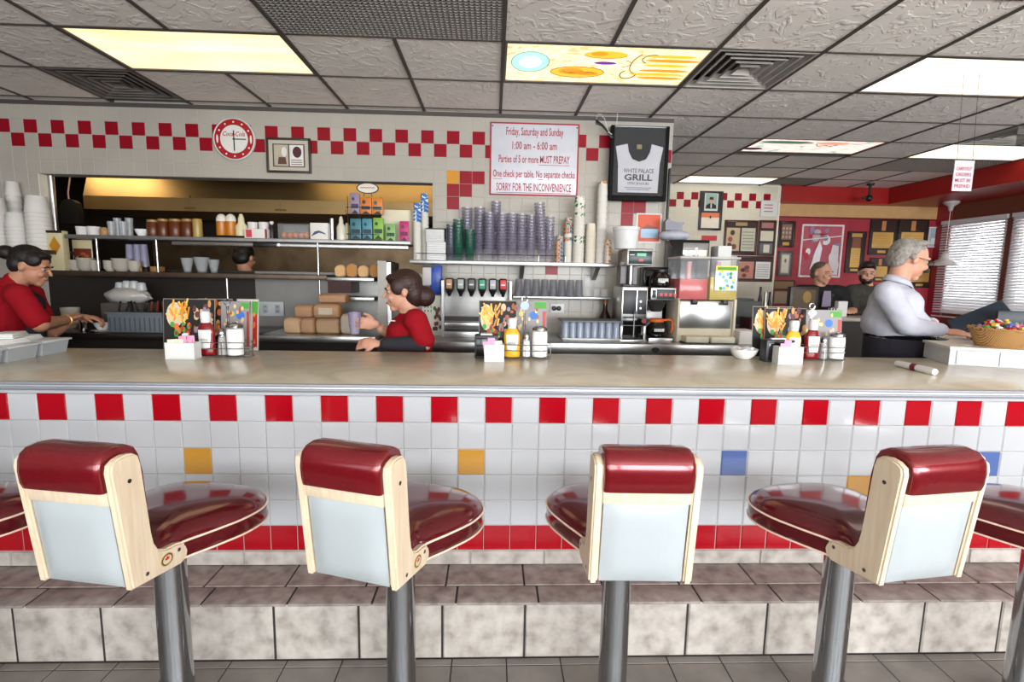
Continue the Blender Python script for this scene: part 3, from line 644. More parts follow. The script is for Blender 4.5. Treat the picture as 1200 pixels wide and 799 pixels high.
for i,(u,v_,r,l) in enumerate(((L-.14,.13,.1,'white folded cloth nearest the clear counter on the grey tubs'),(L-.27,.10,-.2,'white folded cloth lying left on the grey tubs'),(L-.215,.12,.35,'topmost white folded cloth on the grey tubs'))):
    mb=MB(); h=.022
    for k in range(3): mb.box(-.085+.006*k,.085-.004*k,-.05+.003*k,.05-.002*k,h*k/3,h*(k+1)/3+.0005,PAPER,.004)
    x=A[0]+ux*u-uy*v_; y=A[1]+uy*u+ux*v_
    single(mb,'folded_cloth',l,'cloth',(x,y,zc+(.0235 if i==2 else 0)),ang+r,'white cloths on the tubs')
# ------------------------------------------------------------------ kitchen pass shelves
SH1=1.66; SH2=1.386; BC=.953; BCR=.925; RS=1.519; LS=1.245
def pxm(Y): return FPX/(Y*.992+.05)
def shelf(name,label,x0,x1,y0,y1,z,th,m,extra=None):
    t=thing(name,label,'shelf',((x0+x1)/2,y0,z)); w=(x1-x0)/2
    mb=MB(); mb.box(-w,w,0,y1-y0,-th,0,m,.004); mb.build('shelf_board',t)
    if extra: extra(t,w)
    return t
def ex1(t,w):
    mb=MB(); a=xa(200,288,4.12)-t.location.x; b=w
    mb.box(a,b-.02,.01,.06,-.066,-.034,STEEL,.006); mb.build('heat_strip',t)
    mb=MB(); q=xa(305,288,4.12)-t.location.x; mb.box(q-.06,q+.12,.005,.05,-.064,-.033,BLACK,.004); mb.cyl((q+.14,.003,-.048),(q+.14,.02,-.048),.012,CHROME); mb.build('heat_switch',t)
    for px in (113,183,372):
        mb=MB(); q=xa(px,300,4.12)-t.location.x; mb.cyl((q,.012,SH2-SH1),(q,.012,-.02),.008,STEEL,n=10); mb.build('shelf_post',t)
shelf('pass_shelf','upper steel pass shelf crossing the kitchen opening',xa(75,278,4.12),xa(481,283,4.12),4.12,4.47,SH1,.028,STEELM,ex1)
def ex2(t,w):
    for px in (262,372):
        mb=MB(); q=xa(px,330,4.1)-t.location.x; mb.cyl((q,.05,BC-SH2+.03),(q,.05,-.02),.008,STEEL,n=10); mb.build('shelf_post',t)
shelf('prep_shelf','lower dark steel shelf under the pass shelf',xa(56,320,4.1),xa(383,325,4.1),4.1,4.37,SH2,.04,mat('brown_steel','#57493f',.4,.7,var=.2),ex2)
# small lower shelves at the right of the bread
t=thing('bread_shelf','two tier steel bread shelf left of the dark haired woman',  'shelf',(xa(411,348,4.05),4.05,0))
for px,tag_ in ((325,'a'),(348,'b')):
    z=za(411,px,4.05); w=.18; mb=MB(); mb.box(-w,w,0,.28,z-.03,z,STEEL,.004); mb.build('shelf_board',t)
mb=MB(); mb.box(-.18,.18,.27,.28,BC+.002,1.38,STEELM); mb.box(-.18,.0,.02,.27,1.25,1.37,mat('dark_maroon_box','#3a120f',.5)); mb.build('back_plate',t)
t=thing('steel_partition','tall steel partition post behind the dark haired woman','partition',(xa(450,350,3.95),3.95,0))
mb=MB(); mb.box(-.045,.02,0,.38,.955,1.5,STEELD); mb.box(.02,.05,.02,.36,.955,1.49,STEEL); mb.build('panel',t)
# back counters
t=thing('back_counter','dark back counter under the kitchen opening','counter',(0,3.72,0))
x0,x1=-5.4,xa(440,393,3.72)
mb=MB(); mb.box(x0,x1,.06,.64,.0,BC-.05,mat('dark_counter_body','#241d19',.6)); mb.build('cabinet_body',t)
mb=MB(); mb.box(x0,xa(300,393,3.72),0,.645,BC-.045,BC,mat('dark_worktop','#2c2521',.3,.5),.004); mb.build('dark_top',t)
mb=MB(); mb.box(xa(300,393,3.72)+.001,x1,0,.645,BC-.05,BC,STEEL,.005); mb.build('steel_top',t)
t=thing('service_counter','long steel service counter under the drink machines','counter',(0,3.72,0))
x0,x1=x1+.01,xa(893,404,3.72); 
mb=MB(); mb.box(x0,x1,.05,.64,0,BCR-.08,STEELD); mb.build('cabinet_body',t)
mb=MB(); mb.box(x0,x1,0,.645,BCR-.08,BCR,STEEL,.006); q=xa(768,409,3.72); mb.build('steel_top',t)
mb=MB(); mb.lathe([(.026,0),(.026,.004)],BLACK,n=18); mb.X=M.Identity(4)
hb=MB(); hb.X=M.Translation((q,-.004,BCR-.042))@M.Rotation(-pi/2,4,'X'); hb.lathe([(.001,0),(.03,0)],BLACK,n=18,cap0=False,cap1=False,sy=.62); hb.build('finger_hole',t)
# outlet strip on the wall behind the bread
t=thing('outlet_plate','grey double outlet plate on the wall behind the bread bags','outlet',(xa(318,362,4.36),4.372,za(318,362,4.36)))
mb=MB(); mb.box(-.1,.1,-.01,0,-.06,.06,GREYL,.003); mb.build('plate',t)
for s in (-.05,.05):
    mb=MB(); mb.box(s-.02,s+.02,-.013,-.0095,-.035,.035,GREY,.004); 
    for z in (-.018,.018): mb.box(s-.008,s-.004,-.0138,-.013,z-.006,z+.006,BLACK); mb.box(s+.004,s+.008,-.0138,-.013,z-.006,z+.006,BLACK)
    mb.build('socket',t)
# ------------------------------------------------------------------ generic small containers
def spot(px,Y): return xa(px,280,Y)
def box_thing(name,label,cat,px0,px1,pyt,Y,zb,dep,m,group=None,deco=None,bev=.004,rz=0):
    x0=xa(px0,pyt,Y);x1=xa(px1,pyt,Y);h=za((px0+px1)/2,pyt,Y)-zb; w=(x1-x0)/2
    t=thing(name,label,cat,((x0+x1)/2,Y,zb),rz,group); mb=MB(); mb.box(-w,w,0,dep,0,h,m,bev); mb.build('box_body',t)
    if deco: deco(t,w,h)
    return t
def lathe_thing(name,label,cat,px,wpx,pyt,Y,zb,prof,m,group=None,lid=None,part='body',n=22):
    H=za(px,pyt,Y)-zb; r=wpx/pxm(Y)/2; t=thing(name,label,cat,(xa(px,pyt,Y),Y+r,zb),0,group)
    mb=MB(); mb.lathe([(a*r,b*H) for a,b in prof],m,n=n); mb.build(part,t)
    if lid: 
        mb=MB(); mb.lathe([(a*r,b*H) for a,b in lid[0]],lid[1],n=n); mb.build(lid[2],t)
    return t
BOWL=[(.5,0),(.55,.05),(.85,.6),(1,1),(.96,1),(.8,.6),(.45,.1)]
TUB=[(.86,0),(.9,.03),(1,.9),(1.03,.92),(1.03,1),(.97,1),(.9,.1)]
CYL=[(.96,0),(1,.03),(1,.95),(.95,1)]
YS=4.2
CHINA=mat('grey_white_china','#bdb5a8',.3,coat=.3)
# --- upper shelf, left to right
for px0,px1,l in ((85,97,'small pinkish white tub at the left end of the upper pass shelf'),(98,111,'small white tub beside the pinkish one on the upper pass shelf')):
    lathe_thing('deli_tub',l,'tub',(px0+px1)/2,px1-px0,265,YS,SH1,TUB,mat('deli_white','#ded9d6',.4))
lathe_thing('round_jar','small tan jar on the upper pass shelf beside the white tubs','jar',119,8,266,YS,SH1,[(.7,0),(1,.2),(1,.7),(.6,.95),(.5,1)],BROWNL)
for i,px in enumerate((127,134,141,148)):
    lathe_thing('glass_cup','clear glass, %s of the four at the left of the upper pass shelf'%ORD[i],'glass',px,8,255 if i%2 else 259,YS+.06*(i%2),SH1,[(.8,0),(1,1),(.94,1),(.75,.06)],CLEARP,'clear glasses on the pass shelf')
lathe_thing('china_bowl','oblong white bowl on the upper pass shelf left of the brown jars','bowl',161,14,268,YS,SH1,BOWL,mat('white_china','#e9e7e3',.2,coat=.3))
for i,(a,b,yt,mm) in enumerate(((168,181,257,AMBERD),(181,193,256,AMBERD),(194,208,256,AMBERD),(209,222,256,AMBERD))):
    lathe_thing('brown_jar','dark brown syrup jar, %s from the left of four on the upper pass shelf'%ORD[i],'jar',(a+b)/2,b-a,yt,YS+.01,SH1,[(.95,0),(1,.04),(1,.8),(.85,.88)],mm,'brown jars',([(.88,.86),(.9,.9),(.9,1),(.2,1)],mat('jar_lid_tan','#9a7440',.4),'lid'))
lathe_thing('amber_jar','tall pale amber jar right of the brown jars','jar',228,10,256,YS,SH1,[(.95,0),(1,.05),(1,.85),(.9,1)],mat('pale_amber','#a58a4a',.3))
t=thing('black_tray','black oval tray under the amber bottles on the upper pass shelf','tray',(xa(261,275,YS),YS+.07,SH1))
mb=MB(); mb.lathe([(.11,0),(.15,.006),(.165,.02),(.16,.02),(.12,.01)],BLACK,n=28,sy=.5); mb.build('tray_body',t)
for px,l in ((256,'amber syrup bottle on the black tray, left of the pair'),(267,'amber syrup bottle on the black tray, right of the pair')):
    lathe_thing('syrup_bottle',l,'bottle',px,11.5,250,YS+.03,SH1+.02,[(.95,0),(1,.04),(1,.66)],AMBER,'amber bottles',([(.98,.66),(.95,.8),(.7,.93),(.3,1)],OFFW,'domed_lid'))
lathe_thing('squeeze_bottle','cream squeeze bottle right of the amber bottles on the black tray','bottle',279,13,250,YS+.03,SH1+.02,[(.95,0),(1,.05),(1,.45),(.55,.6),(.5,.8),(.25,1)],mat('cream_bottle','#d9cfa8',.4))
box_thing('carton','long red and white carton lying in front of the white tubs','carton',286,313,268,YS-.04,SH1,.05,mat('carton_white','#d8d2cd',.6),None,lambda t,w,h:(lambda mb:(mb.box(-w*.85,-w*.35,-.002,.0,h*.1,h*.9,mat('carton_red','#c23a48',.5)),mb.build('red_print',t),mb.__init__(),mb.box(w*.8,w*.98,-.002,0,0,h*.98,mat('carton_dkred','#7e1a28',.5)),mb.build('red_print',t)))(MB()))
for px,w,l in ((293.5,11,'round white tub stacked behind the red and white carton, left one'),(306.5,11,'round white tub behind the carton, right one')):
    lathe_thing('white_tub',l,'tub',px,w,260,YS+.04,SH1,TUB,mat('deli_white','#ded9d6',.4))
lathe_thing('pump_bottle','dark pump bottle with a white top on the upper pass shelf','bottle',317,6,263,YS+.01,SH1,[(.9,0),(1,.1),(1,.8),(.5,1)],BLACK,None,([(.45,.98),(.5,1.05),(.75,1.08),(.75,1.2),(.3,1.25)],WHITE,'pump'))
t=box_thing('bread_box','clear bread box with buns inside on the upper pass shelf','box',325,361,262,YS,SH1,.14,CLEARP)
x=t.location.x
for i in range(5):
    mb=MB(); mb.ball((0,0,.032),.026,mat('bun_brown','#b86a2c',.6),sz=1.0,sx=1,sy=1.5); single(mb,'bun','golden bun, %s from the left in the clear bread box'%ORD[i],'bun',(x-.092+.045*i,YS+.07,SH1+.0045),0,'buns in the clear box')
box_thing('white_carton','white carton with a dark swoosh right of the bread box','carton',363,384,261,YS,SH1,.09,mat('carton_white2','#d9d5ce',.6),None,lambda t,w,h:(lambda mb:(mb.prism([(-w*.9,h*.2),(-w*.5,h*.48),(0,h*.55),(w*.6,h*.42),(w*.8,h*.3),(w*.5,h*.36),(0,h*.42),(-w*.5,h*.3)],-.0015,0,mat('swoosh_blue','#3b4660',.5)),mb.build('swoosh',t)))(MB()))
lathe_thing('steel_cup','tall steel cup between the white carton and the white bottle','cup',388,6,256,YS+.04,SH1,[(.8,0),(1,1),(.9,1),(.7,.06)],STEEL)
lathe_thing('spray_bottle','pale tall bottle left of the packets rack','bottle',398,10,253,YS,SH1,[(.95,0),(1,.04),(1,.55),(.5,.72),(.45,.9),(.25,1)],mat('bottle_pale','#d5cfbd',.4))
lathe_thing('spray_bottle','thin pale bottle squeezed between the tall bottle and the rack','bottle',406,6,261,YS+.03,SH1,[(.95,0),(1,.04),(1,.8),(.5,1)],mat('bottle_olive','#a8a27e',.4))
# packets rack with oval sign
rx_=xa(427,270,YS); t=thing('display_rack','wire display rack with an oval sign on top','rack',(rx_,YS,SH1)); k=1/pxm(YS)
zt=za(431,226,YS)-SH1; zm=za(428,251,YS)-SH1
mb=MB()
for x in (-.135,-.045,.035,.125): mb.cyl((x,.03,0),(x,.03,zm+.14),.0025,BLACK,n=6); 
for x in (-.135,.125): mb.tube([(x,.03,zm),(x,-.02,zm),(x,-.02,zm+.03)],.0025,BLACK,6)
for z in (.012,zm): mb.box(-.137,.127,-.02,.055,z-.004,z,BLACK)
for z in (.05,zm+.05): mb.tube([(-.135,.03,z),(-.135,-.018,z),(.125,-.018,z),(.125,.03,z)],.0022,BLACK,6)
mb.tube([(-.01,.03,zm+.14),(.0,.03,zt)],.0025,BLACK,6); mb.tube([(.06,.03,zm+.14),(.05,.03,zt)],.0025,BLACK,6); mb.build('wire_frame',t)
mb=MB(); mb.disc(.025,zt+.04,.03,.088,.043,mat('sign_brown','#3a1f18',.4),28,th=.004); mb.disc(.025,zt+.04,.026,.078,.035,mat('sign_ivory','#d6cdc0',.5),28,th=.001)
mb.tube([(-.03+.011*i,.0243,zt+.04+.007*(i%2)) for i in range(11)],.0022,PRINTK,5); mb.build('oval_sign',t)
def pouch(px,pyt,pyb,w,c1,c2,label,lo,Y=YS-.003):
    z0=lo; x=xa(px,pyt,Y); h=za(px,pyt,Y)-z0; hw=w*k/2*.94
    t=thing('tea_pouch',label,'pouch',(x,Y,z0),0); mb=MB(); mb.box(-hw,hw,0,.022,0,h,mat('pouch_'+c1,c1,.4),.004); mb.build('pouch_body',t)
    mb=MB(); mb.box(-hw*.8,hw*.8,-.0012,0,h*.28,h*.48,mat('pouch_'+c2,c2,.5)); mb.disc(-hw*.35,h*.72,0,hw*.32,hw*.36,mat('pouch_'+c2,c2,.5),12,th=.001); mb.prism([(-hw*.75,h*.02),(hw*.75,h*.02),(0,h*.2)],-.001,0,BLACK); mb.build('front_print',t)
zu=SH1+zm
pouch(415.5,226,251,11,'#8b7b8f','#3a3550','pale violet patterned pouch, left on the top tier of the wire rack',zu)
pouch(428.5,231,251,13,'#c9702a','#33302e','orange pouch in the middle of the top tier of the wire rack',zu)
pouch(442,232,251,13,'#cc7a2a','#40505a','orange pouch at the right of the top tier of the wire rack',zu)
pouch(416.5,256,277,13,'#3d7480','#1d2f38','dark teal pouch, left on the lower tier of the wire rack',SH1+.012)
pouch(430,256,277,12,'#4a8494','#1f3a48','lighter teal pouch in the middle of the lower tier of the wire rack',SH1+.012)
pouch(443,255,277,12,'#7fae3e','#26402a','lime green pouch at the right of the lower tier of the wire rack',SH1+.012)
pouch(457.5,262,280,12,'#7da866','#26402a','pale green box standing alone right of the wire rack',SH1)
pouch(473.5,259,281,11,'#b52c6c','#6a1540','magenta box standing right of the pale green box',SH1)
t=thing('paper_stack','white paper bags stacked upright behind the green and magenta boxes','paper bags',(xa(466,250,YS+.1),YS+.1,SH1))
mb=MB(); zt2=za(466,246,YS+.1)-SH1
for i in range(5): mb.box(-.13+.012*i,.1+.012*i,.01*i,.01*i+.008,0,zt2-.006*i,mat('bag_paper','#d9cfb4',.8),.001)
mb.build('bags',t)
# --- lower shelf
for i,(px,w,n,yt) in enumerate(((80,14,4,299),(92,18,5,297),(103,11,4,300),(121,13,4,300),(134,20,5,297),(150,14,4,300))):
    x=xa(px,310,4.14); H=.0165; r=w/pxm(4.2)/2
    for j in range(n):
        mb=MB(); mb.lathe([(r*.55,0),(r*.6,.004),(r*.9,.02),(r,.034),(r*.97,.034),(r*.85,.02),(r*.5,.006)],CHINA,n=24)
        single(mb,'bowl','bowl %s from the top in the %s bowl stack on the lower shelf'%(ORD[n-1-j],ORD[i]),'bowl',(x,4.15+max(r,.06),SH2+j*H),0,'stacked bowls')
for i,(px,yt) in enumerate(((151,287),(158,287))):
    lathe_thing('plastic_cup','pale violet ribbed cup upside down on the bowl stacks, %s one'%('left','right')[i],'cup',px,9,285,4.17,SH2+.0165*(3)+.04,[(1,0),(.97,.05),(.75,1)],mat('violet_cup','#8d8aa0',.3),'violet cups') if 0 else None
def card(t,w,h):
    mb=MB(); mb.box(-w*.9,w*.9,-.0015,0,h*.1,h*.72,mat('card_brown','#6b2c1c',.5)); 
    for q in range(6): mb.disc(random.uniform(-w*.7,w*.7),random.uniform(h*.2,h*.6),-.0015,.02,.012,mat('food_rust','#a8532c',.5) if q%2 else mat('food_tan','#d7b48a',.5))
    mb.build('picture',t)
box_thing('picture_card','cream card with a food picture behind the bowls on the lower shelf','card',84,107,281,4.3,SH2,.006,mat('card_cream','#cfc29a',.6),None,card,.001)
box_thing('yellow_diamond_box','pale box with a yellow diamond hanging by the left end of the pass shelf','box',53,72,270,4.13,SH2,.06,mat('box_cream','#cbbd97',.6),None,lambda t,w,h:(lambda mb:(mb.prism([(-w*.7,h*.62),(0,h*.38),(w*.7,h*.62),(0,h*.86)],-.0015,0,mat('diamond_yellow','#b87d12',.5)),mb.box(-w,w,-.002,0,h*.94,h,BLACK),mb.build('diamond',t)))(MB()))
for i,px in enumerate((148,157,165)):
    lathe_thing('plastic_cup','pale violet ribbed cup upside down on the lower shelf, %s of three'%ORD[i],'cup',px,9.5,286,4.28,SH2,[(1,0),(.98,.03),(.75,.97),(.7,1)],mat('violet_cup','#8d8aa0',.3),'violet cups')
box_thing('wooden_tray','thin tan tray lying at the right of the bowls on the lower shelf','tray',163,182,312,4.21,SH2,.12,BROWNL,None,None,.003)
lathe_thing('steel_ramekin','small dark steel ramekin before the tan tray on the lower shelf','ramekin',168,8,312,4.11,SH2,TUB,STEELD)
for i,(px,w,yt,l) in enumerate(((215,13,292,'left'),(231,17,291,'middle'),(247,12,294,'right'))):
    t=lathe_thing('dish_stack','clear ribbed dish, %s of three hanging glints at the middle of the lower shelf'%l if 0 else 'clear glass dish on the lower shelf, %s of the three in the middle'%l,'dish',px,w,yt+10,4.2,SH2,BOWL,CLEARP,'clear dishes')
# brown rolls and bread bags on the lower shelf at the right
BREADM=mat('bread_crust','#b97f42',.7,bump=.3,bs=20); BREADL=mat('bread_pale','#d4a873',.75,bump=.3,bs=25)
def loaf(label,x,y,z,L,W,H,rz,m,grp,tagc=None,bag=True,neck=False):
    t=thing('bread_loaf',label,'bread',(x,y,z),rz,grp); mb=MB(); n=20; pr=[]
    for i in range(n):
        a=2*pi*i/n; c,s=cos(a),sin(a); q=(abs(c)**3.5+abs(s)**3.5)**(-1/3.5); yy=c*q*W/2; zz=H/2+s*q*H/2; 
        pr.append((yy*(1+.06*(zz>H*.6)),zz+(.012*(1-abs(c)) if s>0 else 0)))
    xs=[-L/2,-L/2+.008,-L/2+.03,L/2-.03,L/2-.008,L/2]; sc=[.8,.95,1,1,.95,.8]
    vs=[(x_,a*s_,H/2+(b-H/2)*s_) for x_,s_ in zip(xs,sc) for a,b in pr]
    fs=[(j*n+i,(j+1)*n+i,(j+1)*n+(i+1)%n,j*n+(i+1)%n) for j in range(5) for i in range(n)]+[tuple(range(n)),tuple(range(6*n-1,5*n-1,-1))]
    mb.add(vs,fs,m,True); mb.build('loaf',t)
    if bag:
        mb=MB(); vs=[(x_*1.012,a*s_*1.04,H/2*1.02+(b-H/2)*s_*1.03) for x_,s_ in zip(xs,sc) for a,b in pr]; mb.add(vs,fs[:-2],BAG,True)
        mb.lathe([(.03,L/2+.001),(.012,L/2+.03),(.008,L/2+.04),(.03,L/2+.075)],BAG,n=12,cap0=False,cap1=False) if 0 else None
        if neck: mb.X=M.Translation((L/2,0,H/2))@M.Rotation(pi/2,4,'Y'); mb.lathe([(H*.42,-.002),(.02,.03),(.009,.042),(.01,.05),(.03,.085)],BAG,n=12,cap0=False,cap1=False)
        mb.build('plastic_bag',t)
    if tagc:
        mb=MB(); mb.box(-.05,.05,-W/2*1.06-.001,-W/2*1.06,H*.3,H*.8,tagc); mb.build('bag_label',t)
    return t
zb=za(411,325,4.05)
for i,(px,w,m_) in enumerate(((397,.11,BREADL),(411,.1,BREADM),(424,.1,BREADL),(437,.11,BREADM),(450,.1,BREADM))[:4]):
    loaf('bag of rolls, %s from the left on the bread shelf'%ORD[i],xa(px,315,4.1)+(.0),4.1+.09,zb,.1,.16,.075,pi/2 if i%2 else 0,m_,'bags of rolls',bag=False) if 0 else loaf('bag of rolls, %s from the left on the bread shelf'%ORD[i],xa(401,315,4.1)+.09*i-.02,4.17,zb+.001,.15,.085,.085+.01*(i%2),pi/2,m_,'bags of rolls')
# bread on the steel counter
Yb=3.82
def bl(label,px0,px1,pyt,pyb,Y,m,tagc=None,z=BC,dy=0):
    x0=xa(px0,pyt,Y);x1=xa(px1,pyt,Y); h=(pyb-pyt)/pxm(Y); return loaf(label,(x0+x1)/2,Y+.07+dy,z,(x1-x0),.13,h,0,m,'bread bags on the steel counter',tagc)
bl('bagged loaf lying at the left end of the steel counter',331,350,376,393,Yb,BREADL)
bl('bagged loaf second from the left on the steel counter',351,367,376,393,Yb,BREADM)
bl('bagged pale loaf with its end toward the camera, below the labelled one',369,396,376,393,Yb,mat('bread_tan','#b58a55',.7,bump=.3,bs=20))
bl('bagged wheat loaf with a white label on top of the bread pile',366,396,361,376,Yb,BREADM,mat('label_white','#c9b9a0',.6),BC+.118)
bl('bagged loaf on top of the pile at the left',344,365,363,376,Yb+.02,BREADM,None,BC+.118)
bl('white bagged loaf right of the bread pile, near the cup',398,417,371,393,Yb,mat('bread_white','#c8b6a6',.7))
bl('bagged loaf lying crosswise on the very top of the bread pile',372,404,352,361,Yb+.03,BREADM,None,BC+.228)
# things on the dark back counter at the left
Yk=3.8
def rib(t,w,h):
    mb=MB()
    for i in range(11): x=-w+2*w*(i+.5)/11; mb.box(x-.004,x+.004,-.003,.0,.01,h*.75,mat('bin_rib','#4c555e',.5))
    mb.build('ribs',t)
    mb=MB(); mb.box(-w-.01,w+.01,-.012,.212,h-.012,h,GREYD,.003); mb.box(-w+.008,w-.008,.008,.19,h-.0005,h+.001,BLACK); mb.build('rim',t)
bin_=box_thing('cutlery_bin','grey ribbed cutlery bin on the dark back counter','bin',125,189,366,Yk,BC,.2,GREYD,None,rib)
bx_=bin_.location.x; bh=za(157,366,Yk)
for i in range(12):
    m_=BLACK if i<7 else mat('handle_brown','#6b2a1d',.4); x=bx_-.16+.03*i
    mb=MB(); mb.X=M.Rotation(RAD(random.uniform(-22,22)),4,'Y')@M.Rotation(RAD(random.uniform(-10,10)),4,'X'); mb.box(-.007,.007,-.004,.004,0,.075,m_,.003)
    single(mb,'knife_handle','%s knife handle sticking up, %s from the left in the cutlery bin'%('black' if i<7 else 'brown',ORD[i]),'knife',(x,Yk+.08+.03*(i%3),bh+.001),0,'knife handles in the bin')
# bagged clear cups on top behind
t=thing('cup_bag','cloudy plastic bag holding clear cups behind the cutlery bin','bag of cups',(xa(140,350,4.05),4.05,BC)); zt=za(140,355,4.05)-BC
mb=MB(); w=.15; mb.box(-w,w,0,.2,0,zt,mat('bag_carton','#575049',.7),.01); mb.build('carton',t)
mb=MB(); b=bmesh.new(); bmesh.ops.create_icosphere(b,subdivisions=3,radius=1)
rn=random.Random(4)
for q in b.verts: 
    n_=1+.1*sin(q.co.x*9+2)*sin(q.co.z*7)+.06*sin(q.co.y*13); q.co=V((q.co.x*.165*n_,q.co.y*.1+.1,q.co.z*.07*n_+zt+.05))
mb.bm(b,mat('cloudy_bag','#c9c5bf',.25,alpha=.75,spec=.7,bump=.4,bs=30),True); mb.build('plastic_bag',t)
for i in range(4):
    mb=MB(); mb.lathe([(.034,0),(.036,.01),(.026,.06),(.012,.066)],mat('cup_cloudy','#cfd2d3',.2,alpha=.7),n=16); single(mb,'clear_cup','upside down clear cup on the plastic bag, %s from the left'%ORD[i],'cup',(xa(140,350,4.05)-.06+.055*i,4.15,BC+zt+.105-.012*(i in(0,3))),0,'clear cups on the bag')
lathe_thing('china_bowl','white bowl on a saucer left of the cutlery bin','bowl',113,17,379,3.78,BC+.012,BOWL,mat('white_china','#e9e7e3',.2,coat=.3))
t=thing('saucer','white saucer under the bowl left of the cutlery bin','saucer',(xa(112,390,3.76),3.78+.05,BC)); mb=MB(); mb.lathe([(.04,0),(.045,.003),(.07,.011),(.07,.012),(.04,.006)],mat('white_china','#e9e7e3',.2,coat=.3),n=24); mb.build('plate',t)
lathe_thing('steel_creamer','small shiny steel cup near the red shirted woman\'s hand','cup',93.5,9,375,3.78,BC,[(.9,0),(1,.1),(1,1),(.9,1),(.85,.1)],CHROME)
lathe_thing('soup_bowl','pale bowl behind the red shirted woman\'s wrist','bowl',74,19,361,4.0,BC,BOWL,CHINA)
# left foam cup stacks
FOAM=mat('foam_cup_white','#d3cfc8',.6)
lsz=za(20,292,4.0)
shelf('cup_ledge','narrow dark ledge under the big foam cups at the left',-5.2,xa(49,295,4.0),3.98,4.37,lsz,.03,mat('brown_steel','#57493f',.4,.7))
t=lathe_thing
for i,(px,w,yt,Y,z0) in enumerate(((34.5,23.5,228,4.08,lsz),(9.5,20,248,4.08,lsz),(-15,22,230,4.08,lsz),(12,14,212,4.27,lsz))):
    n=10 if i!=1 else 7; H=za(px,yt,Y)-z0; r=w/pxm(Y)/2; ch=.13 if w>20 else .11; dz=(H-ch)/(n-1); x=xa(px,260,Y)
    k=1
    for j in range(n):
        mb=MB(); mb.lathe([(r*k,0),(r*k*1.03,.004),(r*k,.012),(r*k*.78,ch),(r*k*.7,ch)],FOAM,n=22,cap0=False); single(mb,'foam_cup','white foam cup, %s from the top in the %s stack at far left'%(ORD[n-1-j] if n-1-j<14 else 'low',('tall right','short front','cut off','rear')[i]),'cup',(x,Y+r,z0+j*dz),0,'big white foam cups')
# ------------------------------------------------------------------ wall shelf with tumblers
def ex3(t,w):
    for px in (612,700):
        q=xa(px,315,4.2)-t.location.x; mb=MB(); mb.prism([(.0,-.025),(.22,-.025),(.22,-.14),(.19,-.14)],q-.018,q+.018,STEEL,'x'); mb.build('bracket',t)
    mb=MB(); mb.tube([(-w+.05,.012,.05),(w-.4,.012,.05)],.003,CHROME,6); 
    for q in (-w+.05,-w/3,w/4,w-.4): mb.tube([(q,.012,0),(q,.012,.05)],.003,CHROME,6)
    mb.build('guard_rail',t)
shelf('wall_shelf','long steel wall shelf full of tumblers under the red lettered sign',xa(480,304,4.15),xa(721,309,4.15),4.15,4.374,RS,.032,STEEL,ex3)
def tumbler(name,label,cat,x,y,z,r,h,m,grp,rot=None,prof=None):
    k=(name,m.name,round(r,4),round(h,4))
    if k not in TC:
        mb=MB(); mb.lathe([(a*r,b*h) for a,b in (prof or [(.72,0),(.76,.03),(.93,.8),(1,.86),(1.03,1)])],m,n=20,cap0=not(prof and prof[0][0]>.99),cap1=bool(prof)); (mb.lathe([(1.0*r,.87*h),(1.035*r,1.0*h)],mat(m.name+'_lip',tuple(.75*v for v in MCOL[m.name]),.15,alpha=.5,spec=.7),n=20,cap0=False,cap1=False) if name=='tumbler' else None); o=single(mb,name,label,cat,(x,y,z),0,grp); TC[k]=o
    else: o=dup(TC[k],(x,y,z),0,label,grp)
    o.rotation_euler=rot or (0,0,0); return o
TC={}
YT=4.23
stacks=[(545.5,12,243,1),(559,12,243,1),(572,12,243,1),(582,12,236,1),(588,13.5,249,0),(601,13.5,249,0),(613,12.5,251,0),(621,12.5,252,0)]
ST=[(528,9,263,SMOKE,'short grey tumbler stack left of the green ones',3.0),(537,12,257,GREENG,'taller green tumbler stack',0),(550.5,12,269,GREENG,'shorter green tumbler stack',0),
    (547,12,243,PURPLE,'rear purple tumbler stack above the green ones',1),(562,12.5,243,PURPLE,'second purple tumbler stack',1),(573.5,12.5,249,PURPLE,'third purple tumbler stack',0),(581,11,236,PURPLE,'tallest upright purple tumbler stack',1),
    (588,13,250,PURPLE,'fourth purple tumbler stack',0),(600,13,250,PURPLE,'fifth purple tumbler stack',0),(611,12.5,251,PURPLE,'sixth purple tumbler stack',0),(622,11.5,252,PURPLE,'seventh purple tumbler stack',0),(632,12,238,PURPLE,'leaning purple tumbler stack',2),(644,10.5,254,PURPLE,'last purple tumbler stack on the right',0)]
for px,w,yt,m_,nm,fl in ST:
    back=.085 if fl==1 else 0; Y=YT-.03+back; r=w/pxm(Y)/2; H=za(px,yt,Y)-RS; ch=.115 if m_ is not GREENG else .12; n=max(2,int(round((H-ch)/.024))+1); dz=(H-ch)/(n-1); x=xa(px,(yt+305)/2,Y) if fl!=2 else xa(634.5,280,Y); lean=-.075 if fl==2 else 0
    for j in range(n): tumbler('tumbler','%s tumbler from the top in the %s'%(ORD[n-1-j],nm),'tumbler',x+(j*dz*sin(lean) if lean else 0)+(.012 if fl==2 else 0),Y,RS+j*dz+(.002 if fl==2 else 0),r,ch,m_,'tumblers stacked on the wall shelf',(0,lean,0))
